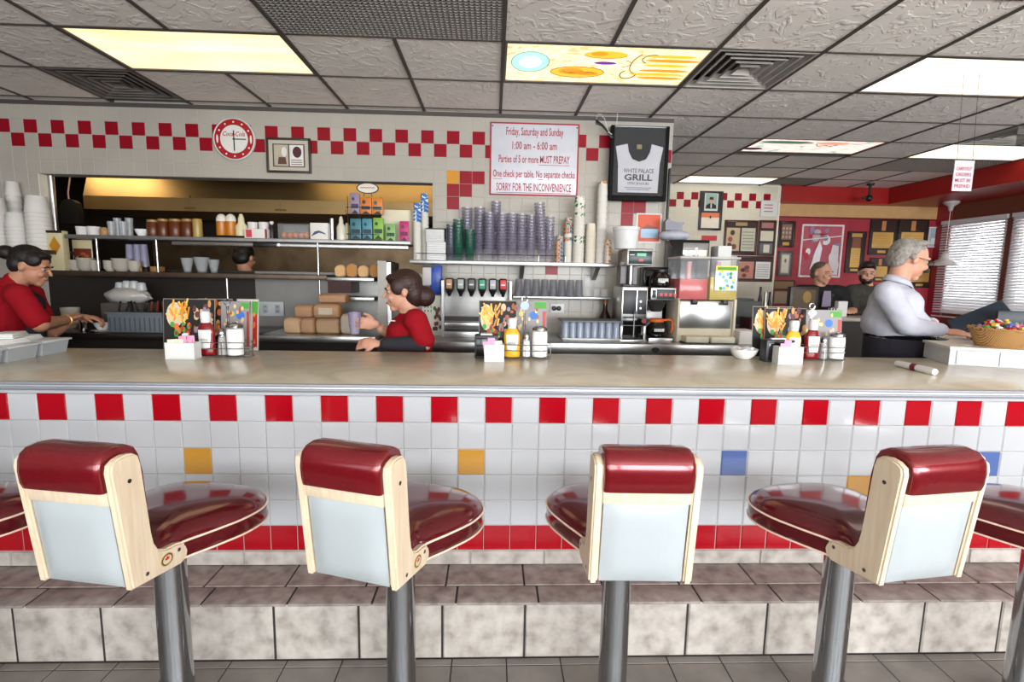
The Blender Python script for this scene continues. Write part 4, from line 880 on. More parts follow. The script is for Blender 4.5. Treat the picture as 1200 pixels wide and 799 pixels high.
# colored paper cups, big lid and cup stacks
PCUP=mat('paper_cup_white','#d0ccc2',.6)
def cupstack(px,w,yt,Y,nm,cm,bands=None,ch=.1,n=None,up=False,label='paper cup'):
    r=w/pxm(Y)/2; H=za(px,yt,Y)-RS; x=xa(px,280,Y); n=n or min(20,max(2,int(round((H-ch)/.03))+1)); dz=(H-ch)/(n-1)
    for j in range(n):
        m_=cm if not bands or (n-1-j) not in bands else bands[n-1-j]
        tumbler('paper_cup','%s %s from the top in the %s'%(ORD[min(13,n-1-j)] if n-1-j<14 else 'lowest',label,nm),'cup',x,Y,RS+j*dz,r,ch,m_,'stacked paper cups',None,[(1,0),(1,.03),(.97,.05),(.74,1),(.68,1)])
GRP=mat('cup_green_print','#3f7a55',.5); ramp_tex(GRP,'noise',45,[(.54,'#d8d4ca'),(.58,'#2f6e4a')],detail=2)
ORP=mat('cup_orange_print','#c9853a',.5); ramp_tex(ORP,'noise',45,[(.5,'#d8d4ca'),(.56,'#c77f2e')],detail=2)
BLP=mat('cup_blue_print','#3a6ea8',.5); ramp_tex(BLP,'noise',45,[(.44,'#e9e7e3'),(.5,'#2c6bb0')],detail=2)
MIX=mat('cup_mixed_print','#a85a3a',.5); ramp_tex(MIX,'noise',40,[(.4,'#b5472c'),(.5,'#d9c39a'),(.6,'#3d7196')],detail=2)
cupstack(678,14,230,4.21,'tall white stack with green print',PCUP,{0:GRP,2:GRP,8:GRP,9:GRP},ch=.1)
cupstack(692,13,262,4.27,'short white stack behind the green printed one',mat('paper_cup_ivory','#ddd3c2',.6),None)
cupstack(666,11,255,4.25,'white stack topped by mixed prints',PCUP,{0:MIX,1:MIX,3:MIX})
cupstack(656,10,276,4.19,'low stack of orange and blue printed cups',MIX,None,ch=.085)
cupstack(713,8,281,4.19,'orange printed stack at the right shelf end',ORP,{3:PCUP},ch=.08)
# foam lids column
r=12.5/pxm(4.26)/2; x=xa(705.5,260,4.26); H=za(705.5,222,4.26)-RS; n=13; dz=H/n
for j in range(n): tumbler('foam_cup_small','%s cup from the top in the tall plain column beside the shirt frame'%ORD[n-1-j],'cup',x,4.28,RS+j*dz,r,.09,FOAM,'white cups in the tall plain column',None,[(1,0),(1,.03),(.98,.05),(.8,1),(.72,1)])
tumbler('paper_cup','orange printed cup capping the tall plain white column','cup',x,4.28,RS+H-.02,r*.86,.085,ORP,None,None,[(1,0),(1,.03),(.97,.05),(.74,1),(.68,1)])
# left end of the wall shelf: napkin packs, printed cups
cupstack(489,10,238,4.25,'front blue printed stack at the shelf end',PCUP,{0:BLP,1:BLP,2:BLP},ch=.09)
cupstack(497.5,10,227,4.31,'rear blue printed stack at the shelf end',PCUP,{0:BLP,1:BLP,2:BLP},ch=.09)
def napk(px0,px1,yt,yb,Y,label,z,nm='napkin_pack'):
    x0=xa(px0,yt,Y);x1=xa(px1,yt,Y);h=(yb-yt)/pxm(Y);w=(x1-x0)/2;t=thing(nm,label,'napkins',((x0+x1)/2,Y,z)); mb=MB()
    for i in range(8): mb.box(-w,w,0,.1,h*i/8,h*(i+1)/8-.0008,mat('napkin_white','#e4e1dc',.8),.003)
    mb.build('stack',t); mb=MB(); mb.box(-w-.001,w+.001,.03,.06,-.0,h+.001,mat('band_white','#efeeea',.6)); mb.build('wrapper',t); return t,h
napk(483,500,278,301,4.17,'square white napkin pack at the left end of the wall shelf',RS) if 0 else None
t,h=napk(500,522,281,301.5,4.18,'lower white napkin pack right of the printed cups on the shelf',RS)
t2,h2=napk(499,520,266,280,4.18,'upper white napkin pack under the dark tray on the shelf',RS+h+.0012)
mb=MB(); mb.box(-.08,.09,0,.12,0,.004,BLACK); mb.box(.086,.09,0,.12,-.07,0,BLACK); mb.box(-.08,.09,.122,.126,-.07,.004,BLACK); single(mb,'tray_cover','dark open tray tilted over the upper napkin pack','tray',(t2.location.x+.005,4.18,RS+h+h2+.005))
# lower shelf with dark glasses
t=shelf('glass_shelf','short steel shelf of dark upside down glasses under the wall shelf',xa(601,346,4.16),xa(716,350,4.16),4.16,4.374,LS,.02,STEEL)
x0=xa(605,340,4.2); x1=xa(712,340,4.2)
for i in range(11):
    x=x0+(x1-x0)*(i+.3)/10.6; m_=SMOKE if i<8 else CLEARP; h=.135 if i<8 else .06 if i!=8 else .16
    tumbler('upturned_glass','dark smoky upturned glass on the short shelf, %s from the left'%ORD[i] if i<8 else ('clear upside down glass on the short shelf, right after the dark ones' if i==8 else 'small clear glass at the right end of the short shelf, %s one'%('left','right')[i-9]),'glass',x,4.22,LS,.036,h,m_,'glasses on the short shelf',None,[(1.02,0),(1,.04),(.78,.94),(.74,1)])
# dish rack with clear glasses
t=thing('glass_rack','flat grey tray of clear glasses on the steel service counter','rack',(xa(692,398,3.86),3.86,BCR)); w=.215
mb=MB(); mb.box(-w,w+.02,0,.3,0,.018,STEELM,.004); mb.box(-w-.01,w+.03,-.01,0,.012,.02,STEEL,.003); mb.build('tray',t); rx0=t.location.x
for i in range(8):
    for j in range(2):
        tumbler('clear_tumbler','upside down clear tumbler in the flat tray, %s from left in %s row'%(ORD[i],('front','back')[j]),'tumbler',rx0-w+.029+.0555*i,3.9+.085*j,BCR+.0185,.0285,.12,mat('blue_clear_tumbler','#b4c0d4',.12,alpha=.45,spec=.8),'clear glasses in the tray',None,[(1.02,0),(1,.04),(.8,.95),(.75,1)])
mb=MB(); mb.box(-.22,.24,0,.26,0,.012,mat('grey_mat','#6f7273',.5),.004); single(mb,'grey_cover','grey flat cover lying over the clear tumblers','cover',(rx0,3.87,BCR+.14))
lathe_thing('brown_bottle','dark brown round bottle behind the tray of glasses','bottle',711,14,352,4.22,BCR,[(.9,0),(1,.05),(1,.5),(.4,.72),(.35,.9),(.45,.92),(.45,1)],mat('dark_brown_glass','#2a1710',.1),None,([(.46,.9),(.46,1.02)],mat('tan_cap','#8a5a33',.5),'cap'))
t=thing('wall_outlet','white outlet plate with black plugs on the tiles below the short shelf','outlet',(xa(653,361,4.37),4.3725,za(653,361,4.37)))
mb=MB(); mb.box(-.06,.06,-.008,0,-.04,.04,WHITE,.003); mb.build('plate',t); mb=MB(); mb.X=M.Rotation(pi/2,4,'X'); mb.lathe([(.018,0),(.02,.03),(.01,.034)],BLACK,c=(-.03,0,.006),n=14); mb.lathe([(.018,0),(.02,.02),(.01,.024)],BLACK,c=(.012,0,.006),n=14); mb.build('plug',t)
# soda dispenser panel
YP=4.0; x0=xa(517,330,YP); x1=xa(600,330,YP); zt=za(555,328,YP); w=(x1-x0)/2
t=thing('soda_dispenser','stainless soda fountain with six colored valves on the tiled back wall','soda dispenser',((x0+x1)/2,YP,BCR))
H=zt-BCR; mb=MB(); mb.box(-w,w,.1,.37,0,H,STEELM,.005); mb.box(-w,-w+.02,.02,.1,0,H*.98,STEEL); mb.box(w-.015,w,.02,.1,0,H*.98,STEEL); mb.build('cabinet',t)
mb=MB(); mb.box(-w+.02,w-.015,-.06,.1,0,.05,STEEL,.005); mb.box(-w+.03,w-.025,-.05,.1,.05,.054,BLACK); mb.box(-w+.02,w-.015,.06,.1,.12,.155,BLACK); mb.box(-w+.02,w-.015,.05,.1,.07,.11,STEEL,.004); mb.build('drip_tray',t)
vz=za(555,336,YP)-BCR
for px,c,l in ((526.5,'#b5794f','tan'),(540,'#9aa39b','grey green'),(552.5,'#5a5550','dark grey'),(565,'#2f9270','green'),(577.5,'#a9aab2','silver'),(589.5,'#c8323c','red')):
    q=xa(px,335,YP)-t.location.x
    mb=MB(); mb.X=M.Translation((q,0,vz)); mb.box(-.03,.03,-.03,.1,-.035,.065,BLACK,.012); mb.lathe([(.026,0),(.024,.03),(.014,.05)][::-1] if 0 else [(.01,-.075),(.014,-.06),(.026,-.035)],BLACK,n=14,c=(0,.0,0)); v=mb.build('valve',t); v['label']=l+' labelled soda valve'
    mb=MB(); mb.X=M.Translation((q,0,vz)); mb.box(-.022,.022,-.0325,-.028,-.015,.055,mat('valve_'+l.replace(' ','_'),c,.4),.003); mb.box(-.016,.016,-.0335,-.0325,.012,.022,PAPER); mb.build('flavor_label',v)
# bag in box things left of the dispenser
t=thing('blue_bag','blue and white bag hanging beside the soda fountain','bag',(xa(510,335,4.1),4.1,za(510,345,4.1))); h=za(510,310,4.1)-za(510,345,4.1)
mb=MB(); mb.box(-.045,.05,0,.1,0,h,mat('bag_blue','#22439c',.3,bump=.3,bs=20),.02); mb.build('bag_body',t); mb=MB(); mb.box(-.1,-.03,-.004,.08,h*.3,h,mat('bag_pale','#b7b3b2',.4),.01); mb.box(-.1,.0,-.006,0,h*.9,h*.99,BLACK); mb.build('paper_label',t)
# hold it on a carton stack
t=thing('printed_carton','tall pale carton with leafy print standing left of the soda fountain','carton',(xa(505,380,4.1),4.1,BCR)); h=za(510,346,4.1)-BCR
mb=MB(); mb.box(-.07,.09,0,.12,0,h,mat('carton_pale','#c9c6bc',.6),.004); mb.build('carton_body',t); mb=MB(); rn=random.Random(3)
for i in range(16): mb.disc(rn.uniform(.02,.08),rn.uniform(.05,h*.7),-.0003*(i+1),.012,.018,rn.choice([mat('leaf_print','#4a5a2c',.6),AMBERD,mat('berry_print','#7a2a22',.6)]),8)
for i in range(9): mb.box(-.05+.024*(i%3),-.043+.024*(i%3),-.001,0,h*(.78-.1*(i//3)),h*(.84-.1*(i//3)),mat('label_ink','#3b4a3a',.5))
mb.build('leafy_print',t)
# coffee grinder / hot water tower with white tub -----------------------------------
YG=3.88; xg0=xa(728,370,YG); xg1=xa(758,370,YG); w=(xg1-xg0)/2
t=thing('coffee_brewer','tall steel twin coffee brewer with black front and digital head','coffee brewer',((xg0+xg1)/2,YG,BCR)); Z=lambda y: za(742,y,YG)-BCR
mb=MB(); 
for s in (-1,1): mb.box(s*w-.018*(s>0),s*w+.018*(s<0),0,.03,.0,Z(382),STEEL,.003)
mb.box(-w-.01,w,-.03,.3,0,.015,STEEL,.004); mb.box(-w*.9,w*.9,.12,.3,.015,Z(382),BLACKG); mb.build('stand',t)
mb=MB(); mb.box(-w,w,0,.3,Z(382),Z(336),STEEL,.006); mb.build('lower_body',t)
mb=MB(); mb.box(-w*.9,w*.12,-.006,0,Z(368),Z(340),CHAR,.01); mb.box(w*.22,w*.92,-.006,0,Z(368),Z(340),CHAR,.01); mb.box(-w*.85,w*.9,-.004,0,Z(381),Z(371),BLACKG,.003); mb.build('black_front',t)
mb=MB(); mb.cyl((w*.45,-.01,Z(353)),(w*.45,-.004,Z(353)),.008,STEEL); mb.cyl((w*.45,-.01,Z(361)),(w*.45,-.004,Z(361)),.008,STEEL); mb.cyl((0,-.03,Z(366)),(0,-.002,Z(366)),.012,BLACK); mb.cyl((w*.75,-.016,Z(376)),(w*.75,-.004,Z(376)),.018,mat('red_knob','#7b1d1d',.3)); mb.cyl((0,-.012,Z(395)),(0,-.012,Z(368)),.005,STEEL,n=8); mb.build('tap',t)
mb=MB(); mb.cyl((-.01,.12,Z(336)),(-.01,.12,Z(311)),.02,STEEL); mb.box(-w*.8,w*.5,.15,.28,Z(336),Z(311),mat('dark_hopper','#3b302e',.3)); mb.box(-w*.9,w*.2,.03,.13,Z(336),Z(333),BLACK,.004); mb.build('neck',t)
mb=MB(); mb.box(-w*.75,w*1.25,.0,.29,Z(311),Z(291),STEELM,.006); hd=mb.build('head',t)
mb=MB(); mb.box(-w*.62,w*1.17,-.004,.0,Z(309),Z(294),mat('display_black','#16211f',.3),.003); mb.box(.0,w*.7,-.006,-.004,Z(300),Z(296.5),mat('lcd_green','#4fae7a',.4,emit='#4fae7a',es=.4)); mb.box(w*.15,w*.5,-.006,-.004,Z(306),Z(303),RED); mb.box(-w*.55,-w*.2,-.006,-.004,Z(299),Z(298),PAPER); mb.build('control_panel',hd)
lathe_thing('white_bucket','big white plastic bucket on top of the tall coffee brewer','bucket',738,31,265,3.9,BCR+Z(291),[(.82,0),(.84,.02),(.97,.84),(1.03,.86),(1.03,1),(.99,1),(.8,.1)],WHITE) 
# drip coffee machine with pot
YD=3.86; xd0=xa(761.5,370,YD); xd1=xa(791,370,YD); w=(xd1-xd0)/2
t=thing('drip_coffee_machine','low steel drip coffee machine right of the tall brewer','coffee machine',((xd0+xd1)/2,YD,BCR)); Z=lambda y: za(778,y,YD)-BCR
mb=MB(); mb.box(-w,w,0,.32,0,.03,STEEL,.006); mb.box(-w,w*.65,.2,.32,.03,Z(352),STEEL); mb.box(-w,w,0,.32,Z(352),Z(337),STEEL,.005); mb.build('housing',t)
mb=MB(); mb.box(-w*.55,w*.9,-.004,0,Z(350.5),Z(339),CHAR,.003); mb.box(-w*.9,-w*.6,-.004,0,Z(349),Z(340),BLACK,.003)
for q in range(4): mb.box(-w*.3+q*.035,-w*.3+q*.035+.02,-.006,-.004,Z(347),Z(343.5),RED)
mb.build('control_panel',t)
mb=MB(); mb.lathe([(.04,Z(366)),(.06,Z(360)),(.075,Z(353))],mat('filter_basket','#4a4745',.2,.6),c=(-.02,.1,0),n=24); mb.build('filter_basket',t)
def pot(label,x,y,z,rim,hm,rz):
    t=thing('coffee_pot',label,'coffee pot',(x,y,z),rz)
    mb=MB(); mb.lathe([(.06,0),(.078,.012),(.083,.045),(.074,.085),(.05,.115)],mat('coffee_glass','#120c0a',.05,coat=.5),n=28); mb.build('glass_body',t)
    mb=MB(); mb.lathe([(.051,.112),(.057,.118),(.058,.135),(.05,.14),(.02,.142)],rim,n=28); mb.build('rim',t)
    mb=MB(); mb.tube([(.055,0,.13),(.1,0,.135),(.118,0,.12),(.12,0,.06),(.112,0,.035)],.009,hm,8); mb.build('handle',t)
    mb=MB()
    for i in range(7): a=-pi/2+(i-3)*.14-rz; q=.0835; mb.box(q*cos(a)-.004,q*cos(a)+.004,q*sin(a)-.003,q*sin(a)+.001,.045,.068,PAPER) 
    mb.build('white_print',t)
pot('coffee pot with an orange rim in the drip coffee machine',t.location.x-.01,YD+.1,BCR+.0305,ORANGE,ORANGE,-.35)
pot('coffee pot with a black rim on top of the drip coffee machine',t.location.x+.0,YD+.1,BCR+Z(337)+.0005,BLACK,BLACK,2.9)
# black shelf unit behind
box_thing('dark_machine','dark machine with knobs behind the black rimmed coffee pot','machine',757,785,313,4.19,BCR,.17,BLACKG) 
# double juice dispenser
YJ=3.85; xj0=xa(795,380,YJ); xj1=xa(859,380,YJ); w=(xj1-xj0)/2
t=thing('juice_dispenser','twin juice dispenser with pink and yellow drinks in clear bowls','juice dispenser',((xj0+xj1)/2,YJ,BCR)); Z=lambda y: za(828,y,YJ)-BCR
BEI=mat('beige_plastic','#d3cab2',.4)
mb=MB(); mb.box(-w,w,.02,.3,.0,Z(353),BEI,.006); mb.box(-w+.012,w-.012,.012,.03,Z(385),Z(354),STEEL,.004); mb.box(-w-.008,-w,0,.28,0,Z(350),BEI,.005); mb.box(w,w+.02,0,.3,0,Z(350),BEI,.005); mb.build('base_cabinet',t)
mb=MB(); mb.box(-w+.03,-.008,-.1,.02,.01,.055,BEI,.008); mb.box(.008,w-.02,-.1,.02,.01,.055,BEI,.008); mb.box(-w+.02,w,-.09,.02,0,.01,BLACK); mb.build('drip_tray',t)
for a,b,c,zl,l in ((-w-.004,.01,'#c4241c',327,'pink red'),(.02,w+.03,'#c2a818',324,'yellow')):
    mb=MB(); mb.box(a,b,.02,.3,Z(352),Z(302),CLEARP,.012); mb.box(a-.004,b+.004,.014,.306,Z(303),Z(300.5),mat('bowl_cover','#cfcac4',.4,alpha=.7),.004); j=mb.build('clear_bowl',t); j['label']='clear bowl of %s drink'%l
    mb=MB(); mb.box(a+.006,b-.006,.027,.293,Z(351.5),Z(zl),mat('juice_'+l.replace(' ','_'),c,.15,spec=.5),.01); mb.build('juice',j)
    mb=MB(); q=(a+b)/2; mb.cyl((q,.15,Z(351)),(q,.15,Z(306)),.022,mat('spray_tube','#c98a86' if l!='yellow' else '#cfc79a',.3)); mb.build('mixing_tube',j)
    mb=MB(); mb.box(q-.02,q+.02,-.03,.014,Z(357),Z(351),BLACK,.005); mb.build('tap',j)
mb=MB(); a,b=.055,w+.012; mb.box(a,b,.012,.0185,Z(340),Z(311),mat('lemon_label','#cfe0ee',.4)); mb.build('brand_label',t)
mb=MB(); rn=random.Random(8); L3=mat('lemon_yellow','#d8c92e',.4)
mb.box(a,b,.0105,.012,Z(317),Z(311),L3)
for i in range(18): mb.disc(rn.uniform(a+.012,b-.012),rn.uniform(Z(338),Z(318)),.0118-.0002*i,.012,.014,rn.choice([TEAL,L3,GREEN,mat('lemon_sky','#6fb0d8',.4),PAPER]),8,th=.0003)
mb.box(a+.012,b-.012,.0095,.0105,Z(316),Z(312.5),GREEN); mb.build('label_print',t)
# toaster oven / register on top shelf behind the juice bowls
YQ=4.165
t=box_thing('black_register','black machine with a clear window front behind the juice bowls','machine',789,832,281,YQ,BCR,.2,BLACKG,None,lambda t,w,h:(lambda mb:(mb.box(-w*.45,w*.95,-.004,0,h*.90-.08,h*.97,mat('register_window','#8b8b86',.1,.3),.003),mb.box(-w*.35,w*.1,-.006,-.004,h*.9-.06,h*.9-.02,PAPER),mb.box(w*.2,w*.35,-.006,-.004,h*.9-.06,h*.9+.02,PAPER),mb.box(w*.4,w*.85,-.006,-.004,h*.9-.06,h*.9,OFFW),mb.build('window_front',t)))(MB()))
zr=za(809,281,YQ)
t=thing('grey_cloth','pale grey folded bag heaped on the black machine','bag',(xa(795,275,YQ),YQ+.1,zr)); mb=MB(); b=bmesh.new(); bmesh.ops.create_icosphere(b,subdivisions=3,radius=1)
for q in b.verts: n_=1+.12*sin(q.co.x*8+1)+.08*sin(q.co.y*11); q.co=V((q.co.x*.13,q.co.y*.08,max(0,q.co.z*.045*n_+.04)))
mb.bm(b,mat('cloth_pale_grey','#a9abb6',.8),True); mb.build('lower_fold',t); mb=MB(); mb.prism([(-.085,.08),(.055,.08),(.055,.12),(.065,.125),(.07,.145),(.0,.145),(-.04,.155),(-.06,.18),(-.085,.145)],-.03,.04,mat('cloth_mid_grey','#8b8b94',.8)); mb.build('upper_fold',t)
box_thing('paper_box','white paper box behind the yellow juice bowl','box',842,858,288,4.2,BCR,.15,PAPER)
# paper stacks beside the juice dispenser and grey bins behind
box_thing('paper_pile','pile of white papers right of the juice dispenser','papers',867,889,388,3.78,BCR,.2,mat('paper_pile_white','#d8d3cc',.8))
# ------------------------------------------------------------------ signs and frames
def wallrect(px0,py0,px1,py1,Y):
    a=at(px0,py0,Y); b=at(px1,py0,Y); c=at(px0,py1,Y); d=at(px1,py1,Y)
    return (a[0]+c[0])/2,(b[0]+d[0])/2,(c[1]+d[1])/2,(a[1]+b[1])/2
Ya=YW-.004
x0,x1,z0,z1=wallrect(574,144,678,229.5,Ya-.006); w=(x1-x0)/2; h=z1-z0
t=thing('notice_sign','white sign with dark red opening notice and thin red border on the tiled wall','sign',((x0+x1)/2,Ya,z0))
mb=MB(); mb.box(-w,w,-.006,0,0,h,mat('sign_white','#c3c3ca',.35,coat=.2),.001); mb.build('sign_board',t)
mb=MB(); b=.012
for q in ((-w,w,0,b),(-w,w,h-b,h)): mb.box(q[0],q[1],-.0072,-.006,q[2],q[3],SIGNR)
for q in (-w,w-b): mb.box(q,q+b,-.0072,-.006,b,h-b,SIGNR)
mb.build('border',t)
mb=MB()
for s,yy,hh,ww in (('Friday, Saturday and Sunday',.83,.062,.64),('1:00 am - 6:00 am',.64,.062,.50),('Parties of 5 or more MUST PREPAY',.455,.060,.80),('One check per table. No separate checks',.255,.058,.925),('SORRY FOR THE INCONVENIENCE',.065,.064,.85)):
    mb.text(s,0,h*yy,-.0062,hh,SIGNR,w=2*w*ww,bold=.012)
u=lambda a,b,zz: mb.box(w*a,w*b,-.0068,-.0062,h*zz,h*zz+.004,SIGNR)
u(.1,.8,.425); u(-.92,-.72,.225); u(.08,.2,.225); u(-.84,.84,.035); mb.build('lettering',t)
mb=MB()
for sx in (-1,1): mb.cyl((sx*(w-.02),-.006,h-.03),(sx*(w-.02),-.009,h-.03),.006,BLACK,n=10)
mb.build('screw',t)
# framed shirt
Yf=4.24
x0,x1,z0,z1=wallrect(715,147,783,235,Yf); w=(x1-x0)/2; h=z1-z0
t=thing('shirt_frame','black frame with a white diner shirt, standing out from the tiled wall','framed shirt',((x0+x1)/2,Yf,z0))
mb=MB(); f=.028
mb.box(-w,-w+f,0,.05,0,h,FBLACK,.003); mb.box(w-f,w,0,.05,0,h,FBLACK,.003); mb.box(-w+f,w-f,0,.05,0,f*1.4,FBLACK,.003); mb.box(-w+f,w-f,0,.05,h-f*.5,h,mat('frame_grey_edge','#7c7f80',.3,.5),.003); mb.build('frame',t)
mb=MB(); mb.box(-w+f,w-f,.02,.045,f,h-f*.5,FBLACK); mb.build('backing',t)
SHG=mat('shirt_grey_white','#b3b2b8',.8,bump=.15,bs=18)
mb=MB(); s=w*.80; zb_,zt_=h*.11,h*.74
poly=[(-s*.86,zb_),(s*.86,zb_),(s*.9,h*.5),(s*1.02,zt_-.01),(s*.52,zt_+.012),(s*.46,zt_-.05),(s*.3,zt_-.105),(0,zt_-.125),(-s*.3,zt_-.105),(-s*.46,zt_-.05),(-s*.52,zt_+.012),(-s*1.02,zt_-.01),(-s*.9,h*.5)]
mb.prism(poly,.008,.02,SHG); sh=mb.build('shirt',t)
mb=MB(); mb.disc(0,zt_-.035,.0195,s*.45,.065,mat('inner_collar_cloth','#141418',.9,spec=.1),20); mb.build('inside_collar',sh)
mb=MB(); mb.box(-.02,.02,.0165,.0185,zt_-.025,zt_+.01,mat('shirt_tag','#7a6a3a',.6)); mb.build('neck_tag',sh)
mb=MB(); mb.text('WHITE PALACE',0,h*.375,.008,.034,PRINTK,w=s*1.3,bold=.012); mb.text('GRILL',0,h*.275,.008,.048,PRINTK,w=s*1.22,bold=.03); mb.text('OPEN 24 HOURS',0,h*.215,.008,.022,PRINTK,w=s*.95,bold=.005); [mb.box(-s*q,s*q,.0065,.0075,h*zz,h*zz+.006,mat('print_grey','#6b6970',.6)) for q,zz in ((.58,.17),(.5,.145))]; mb.build('lettering',sh)
mb=MB(); mb.box(-w+f,w-f,.004,.006,f,h-f*.5,mat('frame_glass','#ffffff',.05,alpha=.02,var=0,spec=.1)); mb.build('glass',t)
mb=MB(); q=-w+.05; mb.tube([(q,.04,h),(q,.04,CZ-z0)],.002,PAPER,6); mb.build('hanging_cord',t)
t=thing('tied_cable','black cable bundle with a white tie hanging by the shirt frame','cable',(xa(712,155,Yf),Yf-.01,za(712,155,Yf)))
mb=MB()
for i in range(4): mb.tube([(-.1,.0,.06+.01*i),(-.05,-.01*i,.045),(.0,.0,.0),(.03+.01*i,.0,-.045)],.005,BLACK,6)
mb.build('cable',t); mb=MB(); mb.tube([(.0,0,.01),(-.03,0,.1),(-.08,0,.14),(-.1,0,.08)],.002,PAPER,5); mb.tube([(.0,-.01,0),(.03,-.01,-.02)],.003,PAPER,5); mb.build('white_tie',t)
mb=MB(); mb.box(-.006,.006,0,.04,0,h*.92,BLACK); single(mb,'cable_channel','thin black channel running down the wall corner beside the shirt frame','channel',(xa(783.5,240,4.3),4.3,za(783,275,4.3)))
# orange poster
x0,x1,z0,z1=wallrect(745,250,775,285,Ya); w=(x1-x0)/2; h=z1-z0
t=thing('poster','orange and blue poster on white paper beside the coffee brewer','poster',((x0+x1)/2,Ya,z0)); mb=MB(); mb.box(-w,w,-.003,0,0,h,PAPER); mb.build('sheet',t)
mb=MB(); OP=mat('poster_orange','#cf5230',.5); mb.box(-w*.86,w*.86,-.0045,-.003,h*.06,h*.96,OP); mb.box(-w*.6,w*.75,-.0055,-.0045,h*.18,h*.48,mat('poster_blue','#9fc0d8',.5)); mb.prism([(-w*.6,h*.48),(-w*.1,h*.62),(w*.6,h*.55),(w*.75,h*.48)],-.0055,-.0045,mat('poster_brown','#8a4a3a',.5)); mb.build('print',t)
# clock
x0,x1,z0,z1=wallrect(251,139,300,188,Ya); R_=(x1-x0)/2; 
t=thing('wall_clock','round red rimmed soda clock on the checker band','clock',((x0+x1)/2,Ya,(z0+z1)/2))
mb=MB(); mb.X=M.Rotation(pi/2,4,'X'); mb.lathe([(R_,0),(R_,.02),(R_*.96,.026),(R_*.93,.02)],mat('clock_rim_white','#d4d2ce',.3),n=40,cap1=False); mb.build('rim',t)
mb=MB(); mb.disc(0,0,-.016,R_*.94,R_*.94,mat('clock_red','#a3141f',.35),40); mb.disc(0,0,-.0168,R_*.66,R_*.66,mat('clock_face','#d9d6cf',.4),40); 
for i in range(12):
    a=i*pi/6; 
    if i in (3,9): mb.disc(R_*.8*sin(a),R_*.8*cos(a),-.0166,R_*.05,R_*.2,mat('clock_face','#d9d6cf',.4),16)
    else: mb.disc(R_*.8*sin(a),R_*.8*cos(a),-.0166,R_*.05,R_*.05,mat('clock_face','#d9d6cf',.4),5)
mb.text('Coca-Cola',0,R_*.14,-.0178,R_*.22,mat('clock_red','#a3141f',.35),w=R_*1.05,shear=.4,bold=.01); mb.build('dial',t)
mb=MB(); mb.box(-.004,.004,-.021,-.019,-R_*.55,R_*.4,BLACK); mb.build('minute_hand',t); mb=MB(); mb.box(-.004,R_*.58,-.024,-.022,-.004,.003,BLACK); mb.disc(0,0,-.024,.008,.008,BLACK,12); mb.build('hour_hand',t)
# framed picture
def frame(name,label,cat,rect,Y,fm,fw,pm,deco=None,dep=.02,grp=None,facing=0):
    x0,x1,z0,z1=wallrect(*rect,Y); w=(x1-x0)/2; h=z1-z0; t=thing(name,label,cat,((x0+x1)/2,Y,z0),0,grp)
    mb=MB(); mb.box(-w,-w+fw,-dep,0,0,h,fm,.003); mb.box(w-fw,w,-dep,0,0,h,fm,.003); mb.box(-w+fw,w-fw,-dep,0,0,fw,fm,.003); mb.box(-w+fw,w-fw,-dep,0,h-fw,h,fm,.003); mb.build('frame',t)
    mb=MB(); mb.box(-w+fw,w-fw,-dep*.5,0,fw,h-fw,pm); mb.build('panel',t)
    if deco: mb=MB(); deco(mb,w,h,-dep*.5-.0015); mb.build('picture',t)
    return t
def d_hist(mb,w,h,y):
    mb.box(-w*.72,w*.72,y,y+.001,h*.17,h*.83,mat('photo_dark_edge','#4a4038',.6)); mb.box(-w*.66,-w*.02,y-.001,y,h*.2,h*.8,mat('photo_tan','#b0a48f',.6)); mb.box(w*.04,w*.66,y-.001,y,h*.2,h*.8,mat('photo_light','#d8d4cf',.6))
    mb.prism([(-w*.5,h*.25),(-w*.1,h*.25),(-w*.15,h*.45),(-w*.45,h*.45)],y-.002,y-.001,mat('photo_brown','#5b3a2e',.6)); mb.disc(w*.38,h*.6,y-.001,w*.2,h*.16,mat('photo_plum','#4a1f24',.6)); mb.disc(-w*.2,h*.6,y-.001,w*.12,h*.14,mat('photo_light','#d8d4cf',.6))
    for q in range(3): mb.box(w*.1,w*.6,y-.002,y-.001,h*(.24+.06*q),h*(.26+.06*q),mat('photo_brown','#5b3a2e',.6))
frame('framed_picture','dark framed old photograph hanging right of the red clock','picture',(313,162,365,203),Ya,mat('frame_brown','#30261f',.4),.018,mat('mat_cream','#b7ae9e',.7),d_hist)
# ------------------------------------------------------------------ far wall frames
Yw_=YF-.004; Yr_=YR-.002
def d_port(mb,w,h,y):
    mb.box(-w*.58,w*.58,y,y+.001,h*.5,h*.95,PAPER); mb.box(-w*.5,w*.5,y-.001,y,h*.54,h*.93,mat('portrait_bg','#8fa8a0',.6)); mb.prism([(-w*.45,h*.56),(w*.45,h*.56),(w*.42,h*.64),(w*.15,h*.69),(-w*.15,h*.69),(-w*.42,h*.64)],y-.002,y-.001,mat('suit','#15151c',.6)); mb.disc(0,h*.76,y-.002,w*.2,h*.08,SKIN2,16); mb.prism([(-w*.2,h*.78),(w*.2,h*.78),(w*.15,h*.85),(-w*.15,h*.85)],y-.0032,y-.0028,HAIRB); mb.box(-w*.05,w*.05,y-.003,y-.002,h*.57,h*.68,PAPER)
    mb.box(-w*.78,w*.78,y,y+.001,h*.06,h*.45,mat('cert_cream','#e8dcc8',.6)); mb.prism([(-w*.78,h*.33),(w*.78,h*.33),(w*.78,h*.45),(-w*.78,h*.45)],y-.001,y,mat('cert_orange','#d97a50',.6)); mb.disc(0,h*.34,y-.001,w*.08,h*.04,BLACK,10)
frame('portrait_frame','tall black frame with a suited portrait above a certificate','picture',(819,224,846,270),Yw_,BLACK,.03,BLACK,d_port)
